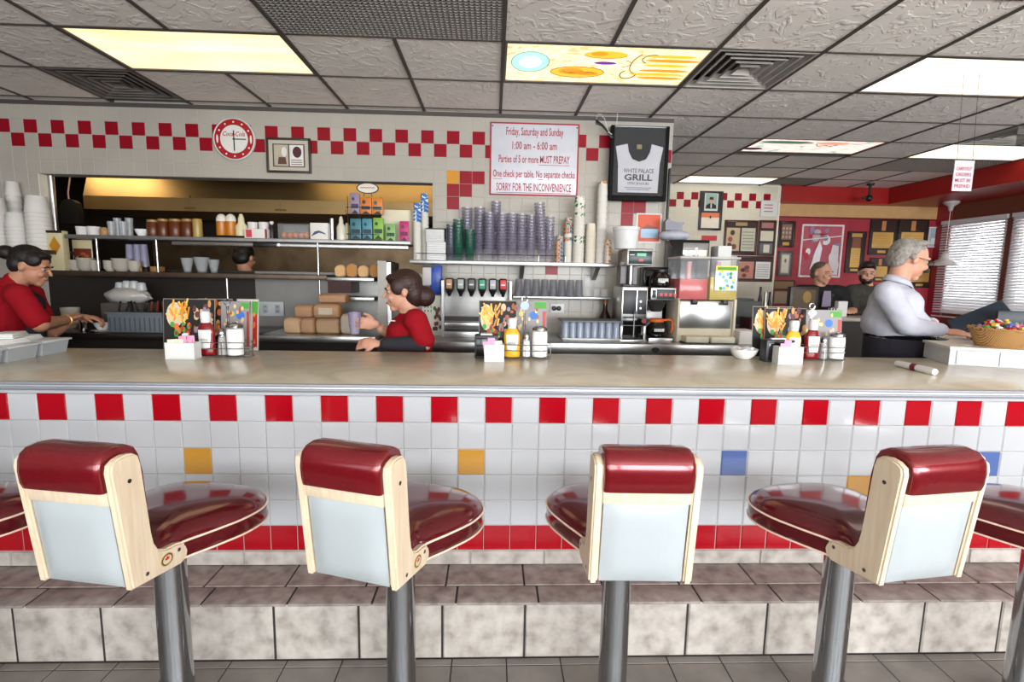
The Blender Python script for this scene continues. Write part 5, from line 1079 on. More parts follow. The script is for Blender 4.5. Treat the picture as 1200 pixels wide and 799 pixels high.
def d_two(mb,w,h,y,c1='#c9b38c',c2='#c4c0a8',top='#7b2a20'):
    if top: mb.box(-w*.35,w*.35,y,y+.001,h*.84,h*.95,mat('plate_'+top,'#a88a5a',.5))
    mb.box(-w*.88,-w*.06,y,y+.001,h*.12,h*.78,mat('clip_'+c1,c1,.6)); mb.box(w*.04,w*.86,y,y+.001,h*.12,h*.78,mat('clip_'+c2,c2,.6)); rn=random.Random(int(w*1000))
    for i in range(5): mb.disc(-w*.47+rn.uniform(-.1,.1)*w*2,h*rn.uniform(.2,.65),y-.0006*(i+1),w*.14,h*.08,rn.choice([mat('clip_brown','#7b4a38',.6),mat('clip_dark','#4a3a34',.6),mat('clip_red','#a5504a',.6)]),8)
    for i in range(6): mb.box(w*.12,w*.78,y-.001,y,h*(.2+.09*i),h*(.225+.09*i),mat('clip_line','#8d8a80',.6))
frame('clipping_frame','brown frame with two newspaper clippings left of the narrow one on the cream wall','picture',(848,258,887,299),Yw_,mat('frame_redbrown','#4a1c14',.4),.03,mat('frame_mat_dk','#2e1512',.5),d_two)
frame('clipping_frame','narrow brown frame with three clippings at the right edge of the cream wall','picture',(888,258,908,300),Yw_,mat('frame_redbrown','#4a1c14',.4),.02,mat('frame_mat_dk','#2e1512',.5),lambda mb,w,h,y:(mb.box(-w*.7,w*.7,y,y+.001,h*.78,h*.93,mat('clip_rose','#a8706a',.6)),mb.box(-w*.75,w*.75,y,y+.001,h*.42,h*.7,mat('clip_cream','#d6cdb4',.6)),mb.box(-w*.75,w*.75,y,y+.001,h*.06,h*.36,mat('clip_grey','#5f6668',.6)),mb.box(-w*.3,w*.4,y-.001,y,h*.1,h*.32,mat('clip_cream','#d6cdb4',.6))))
frame('clipping_frame','wide brown frame with a reddish and a white clipping, lower on the cream wall','picture',(863,300,905,330),Yw_,mat('frame_redbrown','#4a1c14',.4),.025,mat('frame_mat_dk','#2e1512',.5),lambda mb,w,h,y:(d_two(mb,w,h,y-.001,'#c98a78','#e0ddd6',None)))
frame('notice_board','white paper notice taped over the checker band','notice',(891,235,911,254),Yw_,PAPER,.004,PAPER,lambda mb,w,h,y:[mb.box(-w*.6,w*.4,y,y+.0008,h*q,h*q+.012,mat('notice_red','#b5524a',.6)) for q in (.3,.5,.7)])
mb=MB(); x0,x1,z0,z1=wallrect(822,276,840,282,Yw_); mb.box(-(x1-x0)/2,(x1-x0)/2,-.004,0,0,z1-z0,RED); single(mb,'red_sticker','small red strip stuck on the cream wall under the portrait','sticker',((x0+x1)/2,Yw_,z0))
d_pl=lambda mb,w,h,y:(mb.box(-w*.6,w*.6,y,y+.001,h*.3,h*.88,mat('photo_rust','#8a6250',.6)),mb.box(-w*.4,w*.4,y,y+.001,h*.08,h*.2,GOLD),[mb.disc(w*(-.4+.4*(i%3)),h*(.4+.16*(i//3)),y-.001,w*.13,h*.06,mat('photo_tan','#b0a48f',.6),8) for i in range(9)])
frame('plaque','small dark plaque with a team photo, upper left on the red wall','plaque',(911.5,259,931,290),Yr_,DKWOOD,.03,DKWOOD,d_pl)
frame('plaque','small dark framed certificate below the team photo on the red wall','plaque',(911,294,928,324),Yr_,mat('frame_grey','#4a4846',.4),.03,mat('mat_greyish','#8a8378',.6),lambda mb,w,h,y:(mb.box(-w*.5,w*.5,y,y+.001,h*.15,h*.85,mat('cert_pale','#d4cbb8',.6)),mb.disc(0,h*.62,y-.001,w*.15,h*.08,mat('photo_rust','#8a6250',.6),10)))
frame('plaque','dark wooden plaque low on the red wall beside the black jacketed man','plaque',(905,328,931,340),Yr_,DKWOOD,.02,mat('plaque_tan','#8d6f4a',.5),None) 
frame('plaque','pale wood framed paper behind the counter at the foot of the red wall','plaque',(906,341,929,356),Yr_,mat('frame_tan','#a08a68',.5),.015,mat('plaque_pale','#b3a184',.5),None)
def d_poster(mb,w,h,y):
    rn=random.Random(5)
    for i in range(26):
        mb.disc(rn.uniform(-w*.8,w*.8),rn.uniform(h*.1,h*.92),y-.0004*i,w*rn.uniform(.08,.24),h*rn.uniform(.03,.1),rn.choice([mat('poster_rose','#c06a74',.5),mat('poster_red','#b02a36',.5),mat('poster_grey','#b4a8ac',.5),mat('poster_lilac','#8a7a98',.5),mat('poster_white','#e4dedf',.5)]),9,th=.0003)
    mb.prism([(-w*.5,h*.15),(-w*.1,h*.15),(w*.02,h*.55),(-w*.12,h*.7),(-w*.3,h*.5)],y-.013,y-.012,mat('poster_white','#e4dedf',.5)); mb.prism([(w*.3,h*.05),(w*.85,h*.05),(w*.8,h*.6),(w*.5,h*.62)],y-.013,y-.012,mat('poster_grey2','#cfc8ca',.5))
    mb.prism([(-w*.95,h*.69),(w*.95,h*.78),(w*.95,h*.8),(-w*.95,h*.71)],y-.014,y-.013,PAPER)
    for i in range(5): mb.tube([(-w*.5+w*.14*i,y-.014,h*.8),(-w*.44+w*.14*i,y-.014,h*.83),(-w*.38+w*.14*i,y-.014,h*.8)],.004,mat('poster_red','#b02a36',.5),5)
frame('sports_poster','large white framed red and white sports poster on the red wall','poster',(937,263,986,325),Yr_,mat('frame_white','#dcd8d6',.4),.025,mat('poster_ground','#b0525e',.6),d_poster)
def d_gold(mb,w,h,y):
    mb.box(-w*.55,w*.55,y,y+.001,h*.86,h*.95,GOLD); mb.box(-w*.45,w*.45,y,y+.001,h*.6,h*.84,mat('plaque_brown','#7d4a38',.5)); mb.box(-w*.5,w*.5,y,y+.001,h*.14,h*.6,GOLD); mb.box(-w*.4,w*.4,y,y+.001,h*.05,h*.1,GOLD)
    for i in range(9): mb.box(-w*.4,w*.4,y-.0008,y,h*(.17+.045*i),h*(.178+.045*i),mat('engraving','#8a6a38',.5))
def d_gold2(mb,w,h,y):
    mb.box(-w*.15,w*.15,y,y+.001,h*.68,h*.95,mat('gold_rose','#b57a4a',.4)); mb.box(-w*.75,w*.75,y,y+.001,h*.2,h*.64,GOLD); mb.box(-w*.3,w*.3,y,y+.001,h*.06,h*.13,GOLD)
    for i in range(8): mb.box(-w*.6,w*.6,y-.0008,y,h*(.24+.045*i),h*(.248+.045*i),mat('engraving','#8a6a38',.5))
frame('award_plaque','narrow dark award plaque with a gold column right of the sports poster','plaque',(991,271,1013,320),Yr_,DKWOOD,.02,DKWOOD,d_gold)
frame('award_plaque','wide black award plaque with a gold sheet, left of the topmost pair','plaque',(1018,257,1050,299),Yr_,BLACK,.015,DKWOOD,d_gold2)
frame('award_plaque','black award plaque with a wide gold sheet behind the grey haired man\'s head','plaque',(1051,257,1086,299),Yr_,BLACK,.015,DKWOOD,d_gold2)
frame('award_plaque','dark award plaque between the two heads, under the topmost pair','plaque',(1018,302,1042,330),Yr_,BLACK,.015,DKWOOD,d_gold2)
frame('award_plaque','dark award plaque with gold sheet in front of the grey haired man\'s chest','plaque',(1064,303,1092,337),Yr_,BLACK,.015,DKWOOD,d_gold2)
frame('framed_picture','pale framed picture at the right end of the red wall beside the blinds','picture',(1087,266,1103,290),Yr_,mat('frame_white','#dcd8d6',.4),.015,mat('picture_bluegrey','#9fb0b8',.6),lambda mb,w,h,y:mb.box(-w*.5,w*.6,y,y+.001,h*.15,h*.45,PAPER))
# ------------------------------------------------------------------ ceiling fixtures
PAN=mat('light_diffuser','#fff4d6',.4,var=0,emit='#ffe9b4',es=1.15); ramp_tex(PAN,'noise',2.2,[(.3,'#f0d894'),(.5,'#fbe7b4'),(.7,'#fff4d4')],(.5,3,1),2,0,'Emission Color')
PANW=mat('light_diffuser_white','#fffaf0',.4,var=0,emit='#fff4e0',es=1.3); ramp_tex(PANW,'noise',2.2,[(.3,'#f3e6c8'),(.5,'#fdf4e0'),(.7,'#fffaf0')],(.5,3,1),2,0,'Emission Color')
FRM=mat('fixture_frame','#6b635b',.5)
def cell(m0,m1,b0,b1,y0=None,y1=None): return cx(m0)+.012,cx(m1)-.012,(cy(b0) if y0 is None else y0)+.01,(cy(b1) if y1 is None else y1)-.01
def panel_light(label,c,m_,grp='ceiling light panels'):
    x0,x1,y0,y1=c; w=(x1-x0)/2; d=(y1-y0)/2; t=thing('ceiling_light',label,'ceiling light',((x0+x1)/2,(y0+y1)/2,CZ),0,grp)
    f=.012; mb=MB(); mb.box(-w,w,-d,-d+f,-.001,.03,FRM); mb.box(-w,w,d-f,d,-.001,.03,FRM); mb.box(-w,-w+f,-d+f,d-f,-.001,.03,FRM); mb.box(w-f,w,-d+f,d-f,-.001,.03,FRM); mb.build('frame',t)
    mb=MB(); mb.box(-w+f,w-f,-d+f,d-f,.006,.012,m_); mb.build('diffuser',t); return t
panel_light('warm white ceiling light panel at the upper left of the photo',cell(-4,-2,0,1),PAN)
panel_light('bright white ceiling light panel at the upper right edge of the photo',cell(4,6,0,1),PANW)
panel_light('white ceiling light panel above the cream far wall',cell(4,6,6,7,6.66,7.22),PANW)
panel_light('white ceiling light panel near the red soffit at the right',cell(7,9,3,4),PANW)
def art(name,stops,scale,es,st=(1,1,1)):
    m=mat(name,'#ffffff',.4,var=0,emit='#ffffff',es=es); ramp_tex(m,'noise',scale,stops,st,4,1.6,'Emission Color'); return m
A1=art('yellow_art_film',[(.25,'#b87a1c'),(.38,'#eeae34'),(.45,'#fbe49a'),(.52,'#fff2c4'),(.57,'#f5c458'),(.63,'#ffeeb8'),(.7,'#f0ae3a'),(.8,'#d9822a')],4.5,1.05,(1,2,1))
A2=art('pink_art_film',[(.3,'#27493f'),(.38,'#86b09c'),(.46,'#ffe9dc'),(.55,'#f2b5a8'),(.66,'#fff3ea'),(.75,'#d8654a')],3.0,1.1,(1,1.5,1))
t=panel_light('ceiling light with a yellow and orange painted picture film',cell(0,2,0,1),A1)
mb=MB(); 
def ink(pts,r,m_): mb.tube([(x,y,.0055) for x,y in pts],r,m_,5)
PV=mat('film_purple','#6a2fa0',.5,emit='#6a2fa0',es=.8); IK=mat('film_ink','#6b4a14',.5,emit='#5a3a10',es=.3); TQ=mat('film_teal','#8fbcb4',.5,emit='#9fd0c8',es=1.3); ORF=mat('film_orange','#e89a20',.5,emit='#f0a428',es=1.5)
def blob(cx_,cy_,rx,ry,m_,n=20,z=.0055): mb.prism([(cx_+rx*cos(2*pi*i/n),cy_+ry*sin(2*pi*i/n)) for i in range(n)],z,z+.0004,m_,'z')
OR2=mat('film_amber','#e08a18',.5,emit='#e9951e',es=1.0); OR3=mat('film_brown','#a8641a',.5,emit='#a8641a',es=.7)
blob(-.44,-.02,.115,.15,TQ,28); blob(-.44,-.02,.07,.09,mat('film_pale_teal','#c4e2da',.5,emit='#cfeae2',es=1.25),24,.0052)
blob(-.13,.11,.17,.085,ORF,28); blob(-.17,.1,.08,.05,OR2,20,.0052); blob(-.06,.13,.07,.03,OR2,18,.0052); blob(.02,-.04,.07,.022,PV,16,.0053); blob(.0,-.16,.13,.05,ORF,22,.0056); blob(-.04,-.17,.05,.03,OR2,16,.0051)
for i,(x,y,l) in enumerate(((.4,-.16,.15),(.42,-.1,.17),(.4,-.03,.14),(.41,.05,.16),(.38,.11,.17),(.42,.17,.15))): blob(x,y,l,.022,(ORF,OR2)[i%2],18,.0054)
def arc(cx_,cy_,rx,ry,a0,a1,r,m_): ink([(cx_+rx*cos(a0+(a1-a0)*i/18),cy_+ry*sin(a0+(a1-a0)*i/18)) for i in range(19)],r,m_)
arc(-.13,.11,.172,.087,0,6.28,.0025,IK); arc(-.13,.08,.1,.05,.4,2.8,.002,IK); arc(-.1,.14,.09,.04,3.4,6,.002,IK); arc(-.44,-.02,.117,.152,0,6.28,.002,TEAL); arc(.0,-.16,.13,.05,.2,3,.002,IK)
arc(.24,-.05,.06,.15,1.7,4.2,.004,OR3); arc(.2,.12,.05,.07,0,4,.004,IK); arc(.29,-.12,.06,.06,2,5,.003,IK); arc(.08,-.04,.1,.06,-1,1,.002,IK)
mb.build('painted_picture',t)
t=panel_light('ceiling light with a pink and green painted picture film',cell(4,6,3,4,4.88,5.42),A2)
mb=MB(); GR=mat('film_green','#3f6a55',.5,emit='#4a7a62',es=.7); blob(-.3,-.12,.26,.05,GR); blob(.15,-.12,.16,.05,mat('film_coral','#e0806a',.5,emit='#f0907a',es=1.2)); blob(-.5,.15,.1,.05,mat('film_plum','#3a2430',.5,emit='#3a2430',es=.3)); ink([(0,-.1),(.05,-.02),(.12,-.05),(.18,-.03),(.22,-.08)],.005,IK); mb.build('painted_picture',t)
VENT=mat('vent_metal','#b5afa8',.5,.2,var=.15); VENTD=mat('vent_dark','#35302c',.7)
def diffuser(label,c,m_=VENT):
    x0,x1,y0,y1=c; w=(x1-x0)/2; d=(y1-y0)/2; t=thing('ceiling_vent',label,'air vent',((x0+x1)/2,(y0+y1)/2,CZ),0,'square ceiling vents')
    mb=MB(); mb.box(-w,w,-d,d,.07,.075,VENTD); mb.build('dark_throat',t)
    for k,s in enumerate((1,.8,.6,.4,.22)):
        mb=MB(); a,b=s,s-.09; z0,z1=.0,.035+.0*k
        vs=[(sx*w*a,sy*d*a,z0) for sx,sy in ((-1,-1),(1,-1),(1,1),(-1,1))]+[(sx*w*b,sy*d*b,z1) for sx,sy in ((-1,-1),(1,-1),(1,1),(-1,1))]
        fs=[(i,(i+1)%4,(i+1)%4+4,i+4) for i in range(4)]; mb.add(vs,fs,m_); e=(a-.05)
        for q in ((-w*a,w*a,-d*a,-d*e),(-w*a,w*a,d*e,d*a),(-w*a,-w*e,-d*e,d*e),(w*e,w*a,-d*e,d*e)): mb.box(q[0],q[1],q[2],q[3],-.003+.004*k,.0+.004*k,m_)
        vs2=[(x,y,z+.004) for x,y,z in vs]; mb.add(vs2,[f[::-1] for f in fs],m_)
        if k==4: mb.box(-w*b,w*b,-d*b,d*b,z1,z1+.003,m_)
        mb.build('cone_ring',t)
    return t
diffuser('square grey air vent right of the yellow picture light',cell(2,3,0,1))
diffuser('square stained air vent at the upper left below the warm light panel',cell(-5,-4,1,2),mat('vent_stained','#77706a',.55,.2,var=.3,vs=6))
diffuser('square air vent at the far right above the soffit light',cell(7,8,2,3))
def grille(label,c,nx,ny):
    x0,x1,y0,y1=c; w=(x1-x0)/2; d=(y1-y0)/2; t=thing('return_grille',label,'air grille',((x0+x1)/2,(y0+y1)/2,CZ),0); mb=MB(); GM=mat('grille_metal','#a8a39c',.45,.3)
    mb.box(-w,w,-d,d,.05,.055,VENTD); mb.build('dark_backing',t); mb=MB()
    for i in range(nx+1): x=-w+2*w*i/nx; mb.box(x-.0055,x+.0055,-d,d,.0,.01,GM)
    for j in range(ny+1): y=-d+2*d*j/ny; mb.box(-w,w,y-.0055,y+.0055,.0,.01,GM)
    mb.build('lattice',t); return t
grille('wide lattice air grille at the top of the photo, left of the picture light',cell(-2,0,-1,0),44,22)
grille('lattice air grille behind the hanging sign near the red soffit',cell(7,9,4,5),40,20)
x0,x1,y0,y1=cell(6,7,6,7,6.66,7.22); t=thing('dark_vent','flat dark return vent beside the far light panel','air vent',((x0+x1)/2,(y0+y1)/2,CZ)); mb=MB(); mb.box(-.29,.29,-.27,.27,.012,.016,VENTD); mb.build('dark_opening',t); mb=MB()
for i in range(9): mb.box(-.29,.29,-.26+.06*i,-.25+.06*i,.0,.012,FRM)
mb.build('louvre',t)
# --- hanging things
hx,hy=atz(1133,86,CZ); t=thing('hanging_sign','small white sign with red lettering hanging on two cords from the ceiling','sign',(hx,hy,0))
x0,x1,z0,z1=wallrect(1117,188,1140,224,hy); xm=(x0+x1)/2-hx; w=(x1-x0)/2
R=M.Rotation(RAD(4),4,'Y'); mb=MB(); mb.X=M.Translation((xm,0,z0)); mb.box(-w,w,-.002,.002,0,z1-z0,mat('sign_white','#c3c3ca',.35,coat=.2)); mb.build('sign_board',t)
mb=MB(); mb.X=M.Translation((xm,0,z0)); H=z1-z0
for i,s in enumerate(('CARRYOUT','ORDERS','MUST BE','PREPAID')): mb.text(s,0,H*(.68-.19*i),-.002,H*.11,PRINTR,w=w*1.6,bold=.02)
mb.build('lettering',t)
mb=MB()
for s,px in ((-1,1122),(1,1138)): mb.tube([(xm+s*w*.8,0,z1-.01),(xa(px+ (8 if s>0 else 6)*1,100,hy)-hx,0,CZ)],.0014,BLACK,5)
mb.build('cord',t)
ly,lz=6.9,SZ; lx=xa(1116,229,6.9); zt=za(1112,293,6.9); zb=za(1112,311,6.9)
t=thing('pendant_lamp','white dish pendant lamp hanging by the window blinds','pendant lamp',(lx,ly,zb)); r=.185
mb=MB(); mb.lathe([(r,0),(r*.97,.012),(r*.7,.05),(r*.35,.085),(.05,.11),(.035,.16),(.02,.17)],mat('lamp_shade_white','#cfc8c2',.35),n=32,cap0=False); mb.build('lamp_shade',t)
mb=MB(); mb.tube([(0,0,.165),(0,0,SZ-zb-.08)],.004,OFFW,6); mb.build('cord',t); mb=MB(); mb.lathe([(.02,SZ-zb-.12),(.035,SZ-zb-.06),(.09,SZ-zb-.02),(.09,SZ-zb)],mat('canopy_white','#b8b2ae',.4),n=20); mb.build('ceiling_cup',t)
x,z=at(1020,217,6.95); t=thing('camera_mount','small black camera mount hanging from the ceiling near the soffit','camera',(x,6.95,CZ)); mb=MB(); mb.lathe([(.05,0),(.045,-.02),(.016,-.03),(.016,-.16)][::-1],BLACK,n=14); mb.build('stem',t); mb=MB(); mb.ball((0,0,-.19),.045,BLACK); mb.box(-.09,.0,-.02,.02,-.2,-.17,BLACK,.008); mb.build('camera_head',t)
# ------------------------------------------------------------------ right end: cash stand
A=V((*atz(1112,427.5,CTZ),0)); B=V((*atz(1200,432.5,CTZ),0)); yaw=math.atan2(B.y-A.y,B.x-A.x)
t=thing('cash_stand','low white paneled cash stand at the right end of the counter','stand',(A.x,A.y,CTZ+.0006),yaw); L=1.1; SH=.098; D=.62
mb=MB(); PG=lambda e:[(-e,.006-e*2),(L,.006-e*2),(L,.95),(.1,.95),(.17,.42),(.1,.3),(-e,.3)]; mb.prism(PG(0),0,SH-.012,mat('stand_white','#bcbcc0',.5),'z'); mb.prism([(L,.76),(L,.93),(.12,.93),(.14,.62)],-CTZ,-.0005,mat('stand_white','#bcbcc0',.5),'z'); mb.build('stand_body',t)
mb=MB()
for a,b in ((.03,.2),(.215,.4),(.415,.62),(.635,.86)): mb.box(a,b,.0,.006,.008,SH-.022,mat('stand_panel','#c9c9ce',.4),.002)
mb.build('front_panel',t); mb=MB(); mb.prism(PG(.012),SH-.0119,SH,mat('stand_top','#cfc8ba',.3),'z'); mb.build('stand_top',t); mb=MB(); mb.box(.6,.603,-.0008,.0,.03,.05,RED) ; mb.build('red_mark',t)
Wm=M.Translation((A.x,A.y,CTZ+SH))@M.Rotation(yaw,4,'Z')
def onst(px,py): x,y=atz(px,py,CTZ+SH); return (x,y,CTZ+SH+.0005)
# basket of candy
bx_,by_,bz_=onst(1193,409); by_+=.1; WK=mat('woven_wicker','#b98b52',.6,bump=.9,bs=60); ramp_tex(WK,'wave',70,[(.2,'#7d5528'),(.6,'#c99a60')],(1,1,2),2,3,bump=.6)
t=thing('candy_basket','round woven basket of bright candy at the right edge of the photo','basket',(bx_,by_,bz_)); r=.135
mb=MB(); mb.lathe([(r*.72,0),(r*.78,.01),(r*.93,.07),(r,.095),(r*.95,.095),(r*.86,.06),(r*.7,.03),(.001,.03)],WK,n=36,cap1=False); mb.build('basket_body',t)
mb=MB(); mb.tube([(r*cos(a),r*sin(a),.096+.003*sin(a*18)) for a in [2*pi*i/72 for i in range(72)]],.007,WK,7,True); mb.build('braided_rim',t)
cols=(('red','#b3202c'),('yellow','#d9b52c'),('blue','#3f5fa8'),('pink','#c9768e'),('green','#5c9a4a'),('white','#e3dcd6'))
rn=random.Random(2); k=0
for ring,(nn,rr,zz) in enumerate(((11,.098,.075),(11,.09,.098),(7,.055,.112),(3,.022,.122))):
    for i in range(nn):
        a=2*pi*i/nn+ring*.4; n_,c=cols[k%6]; k+=1; mb=MB(); mb.ball((0,0,0),.0155,mat('candy_'+n_,c,.25,coat=.4),12,8,sz=.8); mb.lathe([(.004,.012),(.011,.026)],mat('candy_'+n_,c,.25,coat=.4),n=8); 
        o=single(mb,'candy',n_+' wrapped candy in the woven basket','candy',(bx_+rr*cos(a),by_+rr*sin(a),bz_+zz),0,n_+' candies in the basket'); o.rotation_euler=(rn.uniform(-1.5,1.5),rn.uniform(-1.5,1.5),a)
# menus and papers on the stand, tablet on an arm
for i,(px,py,w,d,c,rz,l) in enumerate(((1097,385,.16,.22,'#6d8a8a',.5,'teal grey menu lying on the cash stand by the hand'),(1120,383,.2,.24,'#7d949a',.25,'blue grey menu lying farther right on the cash stand'),(1140,381,.18,.22,'#c9c4bf',.1,'white paper lying behind the menus on the cash stand'),(1090,382,.1,.14,'#c9a64a',.8,'small yellow card lying beside the shirt front on the cash stand'))):
    x,y,z=onst(px,py); y=min(y,3.42); mb=MB(); mb.box(-w/2,w/2,-d/2,d/2,0,.002,mat('paper_'+c,c,.45),.0005); m2=mat('print_dull','#4a4a50',.5)
    for q in range(4): mb.box(-w*.35,w*.1*(q-1),-d*.35+d*.17*q,-d*.28+d*.17*q,.002,.0024,m2)
    single(mb,'loose_menu',l,'menu',(x,y,z+.0026*i),yaw+rz,'papers on the cash stand') 
x,y,z=onst(1172,392); x-=.05; t=thing('screen_terminal','dark slanted screen terminal on a stand behind the candy basket','screen',(x+.02,y+.12,z),yaw-.2)
mb=MB(); mb.box(-.08,.08,-.05,.05,0,.012,CHAR,.004); mb.cyl((0,0,.01),(0,.02,.07),.012,CHAR); mb.build('foot',t)
mb=MB(); mb.X=M.Translation((0,.02,.09))@M.Rotation(RAD(-30),4,'Y')@M.Rotation(RAD(-35),4,'X'); mb.box(-.16,.16,-.012,.012,-.04,.07,CHAR,.004); mb.build('screen_back',t); mb=MB(); mb.X=M.Translation((0,.02,.09))@M.Rotation(RAD(-30),4,'Y')@M.Rotation(RAD(-35),4,'X'); mb.box(-.15,.15,-.0135,-.012,-.03,.062,mat('screen_glass','#27313d',.1)); mb.build('screen_glass',t)
x,y,z=onst(1190,398); t=thing('blue_monitor','dark blue grey monitor back at the right edge, behind the basket','monitor',(x+.2,y+.2,z),yaw); mb=MB(); mb.box(-.1,.2,0,.03,.05,.16,mat('monitor_blue','#1d2530',.4),.006); mb.build('monitor_back',t); mb=MB(); mb.box(-.02,.12,-.04,.08,0,.01,CHAR,.003); mb.cyl((.05,.02,.01),(.05,.02,.06),.015,CHAR); mb.build('foot',t)
x,y,z=onst(1147,402); t=thing('key_ring','silver keys hanging over the front edge of the cash stand','keys',(x,y,z)); mb=MB(); mb.tube([(0,.012*sin(a),.012+.012*cos(a)) for a in [2*pi*i/14 for i in range(14)]],.002,CHROME,5,True); mb.build('ring',t); mb=MB(); mb.box(-.006,.006,-.02,.03,.0,.004,CHROME,.001); mb.ball((0,.0,.008),.008,CHROME); mb.build('key',t)
x,y=2.28,2.93; t=thing('black_bag','black strapped bag hanging behind the counter by the man\'s belt','bag',(x,y+.1,.72)) if 0 else None
# ------------------------------------------------------------------ counter at the back of the room
PT=1.06; pxl=xa(905,368,4.75); pxr=xa(1080,372,4.75)
t=thing('rear_counter','dark fronted counter with pale top at the back of the room','counter',(pxl,4.75,0)); L=pxr-pxl
mb=MB(); mb.box(0,L,.03,.4,0,PT-.03,mat('rear_counter_front','#2b2622',.5)); mb.build('counter_body',t); mb=MB(); mb.box(-.02,L+.02,0,.44,PT-.03,PT,mat('rear_counter_top','#b5aea4',.25),.004); mb.build('counter_top',t)
box_thing('dark_bin','dark grey bus bin on the side counter behind the juice dispenser','bin',861,893,353,4.72,.99,.22,mat('bin_dark','#4a4d4c',.5))
box_thing('dark_bin','second dark bin right behind the first one on the side counter','bin',864,884,350,4.97,.99,.18,mat('bin_dark','#4a4d4c',.5)) 
x0,x1=xa(853,360,4.7),pxl-.04
t=thing('side_counter','low side counter carrying the dark bins behind the juice dispenser','counter',(x0,4.7,0)); mb=MB(); mb.box(0,x1-x0,.02,.5,0,.96,mat('side_counter_body','#8d8378',.5)); mb.build('counter_body',t); mb=MB(); mb.box(-.01,x1-x0,0,.52,.96,.989,STEELM,.004); mb.build('counter_top',t)
box_thing('maroon_box','maroon cloth covered box at the front of the side counter','box',880,903,373,4.35,.0,.2,mat('maroon_cloth','#4a1a1e',.7)) 
box_thing('menu_rack','dark brown menu stand in front of the black jacketed man','menu stand',927,960,336,4.95,PT,.06,mat('rack_brown','#2e2119',.4),None,lambda t,w,h:(lambda mb:(mb.box(-w*.8,w*.8,-.002,0,h*.2,h*.9,mat('rack_print','#4a3a22',.5)),mb.disc(w*.2,h*.65,-.002,w*.3,h*.2,mat('food_tan2','#8a6a2a',.5)),mb.build('picture',t)))(MB()))
box_thing('rack_card','black and white striped card on the rear counter','card',972,982,361,4.85,PT,.02,PAPER,None,lambda t,w,h:(lambda mb:([mb.box(-w+2*w*i/3,-w+2*w*(i+.5)/3,-.002,0,0,h,BLACK) for i in range(3)],mb.build('stripes',t)))(MB()),.001)
box_thing('paper_cup_box','white napkin box at the right end of the rear counter','box',983,994,353,4.95,PT,.06,PAPER)
for i,(px,yt,c,l) in enumerate(((893,336,BLACK,'black bottle on the side counter by the cream wall'),(899,342,mat('steel_shaker','#a5a09a',.3,.8),'steel shaker right of the black bottle on the side counter'),(904,342,BLACK,'second black bottle on the side counter'))):
    lathe_thing('counter_bottle',l,'bottle',px,5,yt,4.85,.99,[(.9,0),(1,.05),(1,.6),(.5,.8),(.5,1)],c)
# ------------------------------------------------------------------ people
def vox(prims,m,name,parent,voxel=.007,smooth=4,wrinkle=0):
    """one continuous skin grown over tapered limbs and ellipsoids"""
    mb=MB()
    for p in prims:
        if p[0]=='c':
            _,a,b,r0,r1=p[:5]; a=V(a);b=V(b);d=b-a;L=d.length; fl=p[5] if len(p)>5 else (1,1); up=p[6] if len(p)>6 else None
            if up is None: R=d.to_track_quat('Z','Y').to_matrix().to_4x4()
            else:
                z=d.normalized(); y=V(up); y=(y-z*y.dot(z)).normalized(); x=y.cross(z); R=M(((x.x,y.x,z.x,0),(x.y,y.y,z.y,0),(x.z,y.z,z.z,0),(0,0,0,1)))
            mb.X=M.Translation(a)@R; n=6
            pr=[(max(1e-5,r0*sin(pi/2*i/n)),-r0*cos(pi/2*i/n)*.9) for i in range(n+1)]+[(max(1e-5,r1*cos(pi/2*i/n)),L+r1*sin(pi/2*i/n)*.9) for i in range(n+1)]
            mb.lathe(pr,m,n=20,sx=fl[0],sy=fl[1],cap0=False,cap1=False)
        else:
            _,c,f,s,u,rf,rs,ru=p; X=M(((f.x,s.x,u.x,c[0]),(f.y,s.y,u.y,c[1]),(f.z,s.z,u.z,c[2]),(0,0,0,1)))
            mb.X=X@M.Diagonal((rf,rs,ru,1)); mb.ball((0,0,0),1,m,20,12)
    mb.X=M.Identity(4); o=mb.build('tmp')
    md=o.modifiers.new('r','REMESH'); md.mode='VOXEL'; md.voxel_size=voxel; md.use_smooth_shade=True
    if smooth: q=o.modifiers.new('s','SMOOTH'); q.iterations=smooth; q.factor=.5
    dg=bpy.context.evaluated_depsgraph_get(); dg.update(); me=bpy.data.meshes.new_from_object(o.evaluated_get(dg)); me.name=name
    bpy.data.objects.remove(o); me.materials.clear(); me.materials.append(m); 
    for p in me.polygons: p.use_smooth=True; p.material_index=0
    if wrinkle:
        from mathutils import noise
        nn=[(v.co.copy(),v.normal.copy()) for v in me.vertices]
        for q,(c,nr) in zip(me.vertices,nn):
            q.co=c+nr*wrinkle*(noise.noise(V((c.x*9+c.z*6,c.y*9,c.z*16)))+.6*noise.noise(V((c.x*22-c.z*9,c.y*20,c.z*30))))
        me.update()
    r=bpy.data.objects.new(name,me); COL.objects.link(r); r.parent=parent; return r
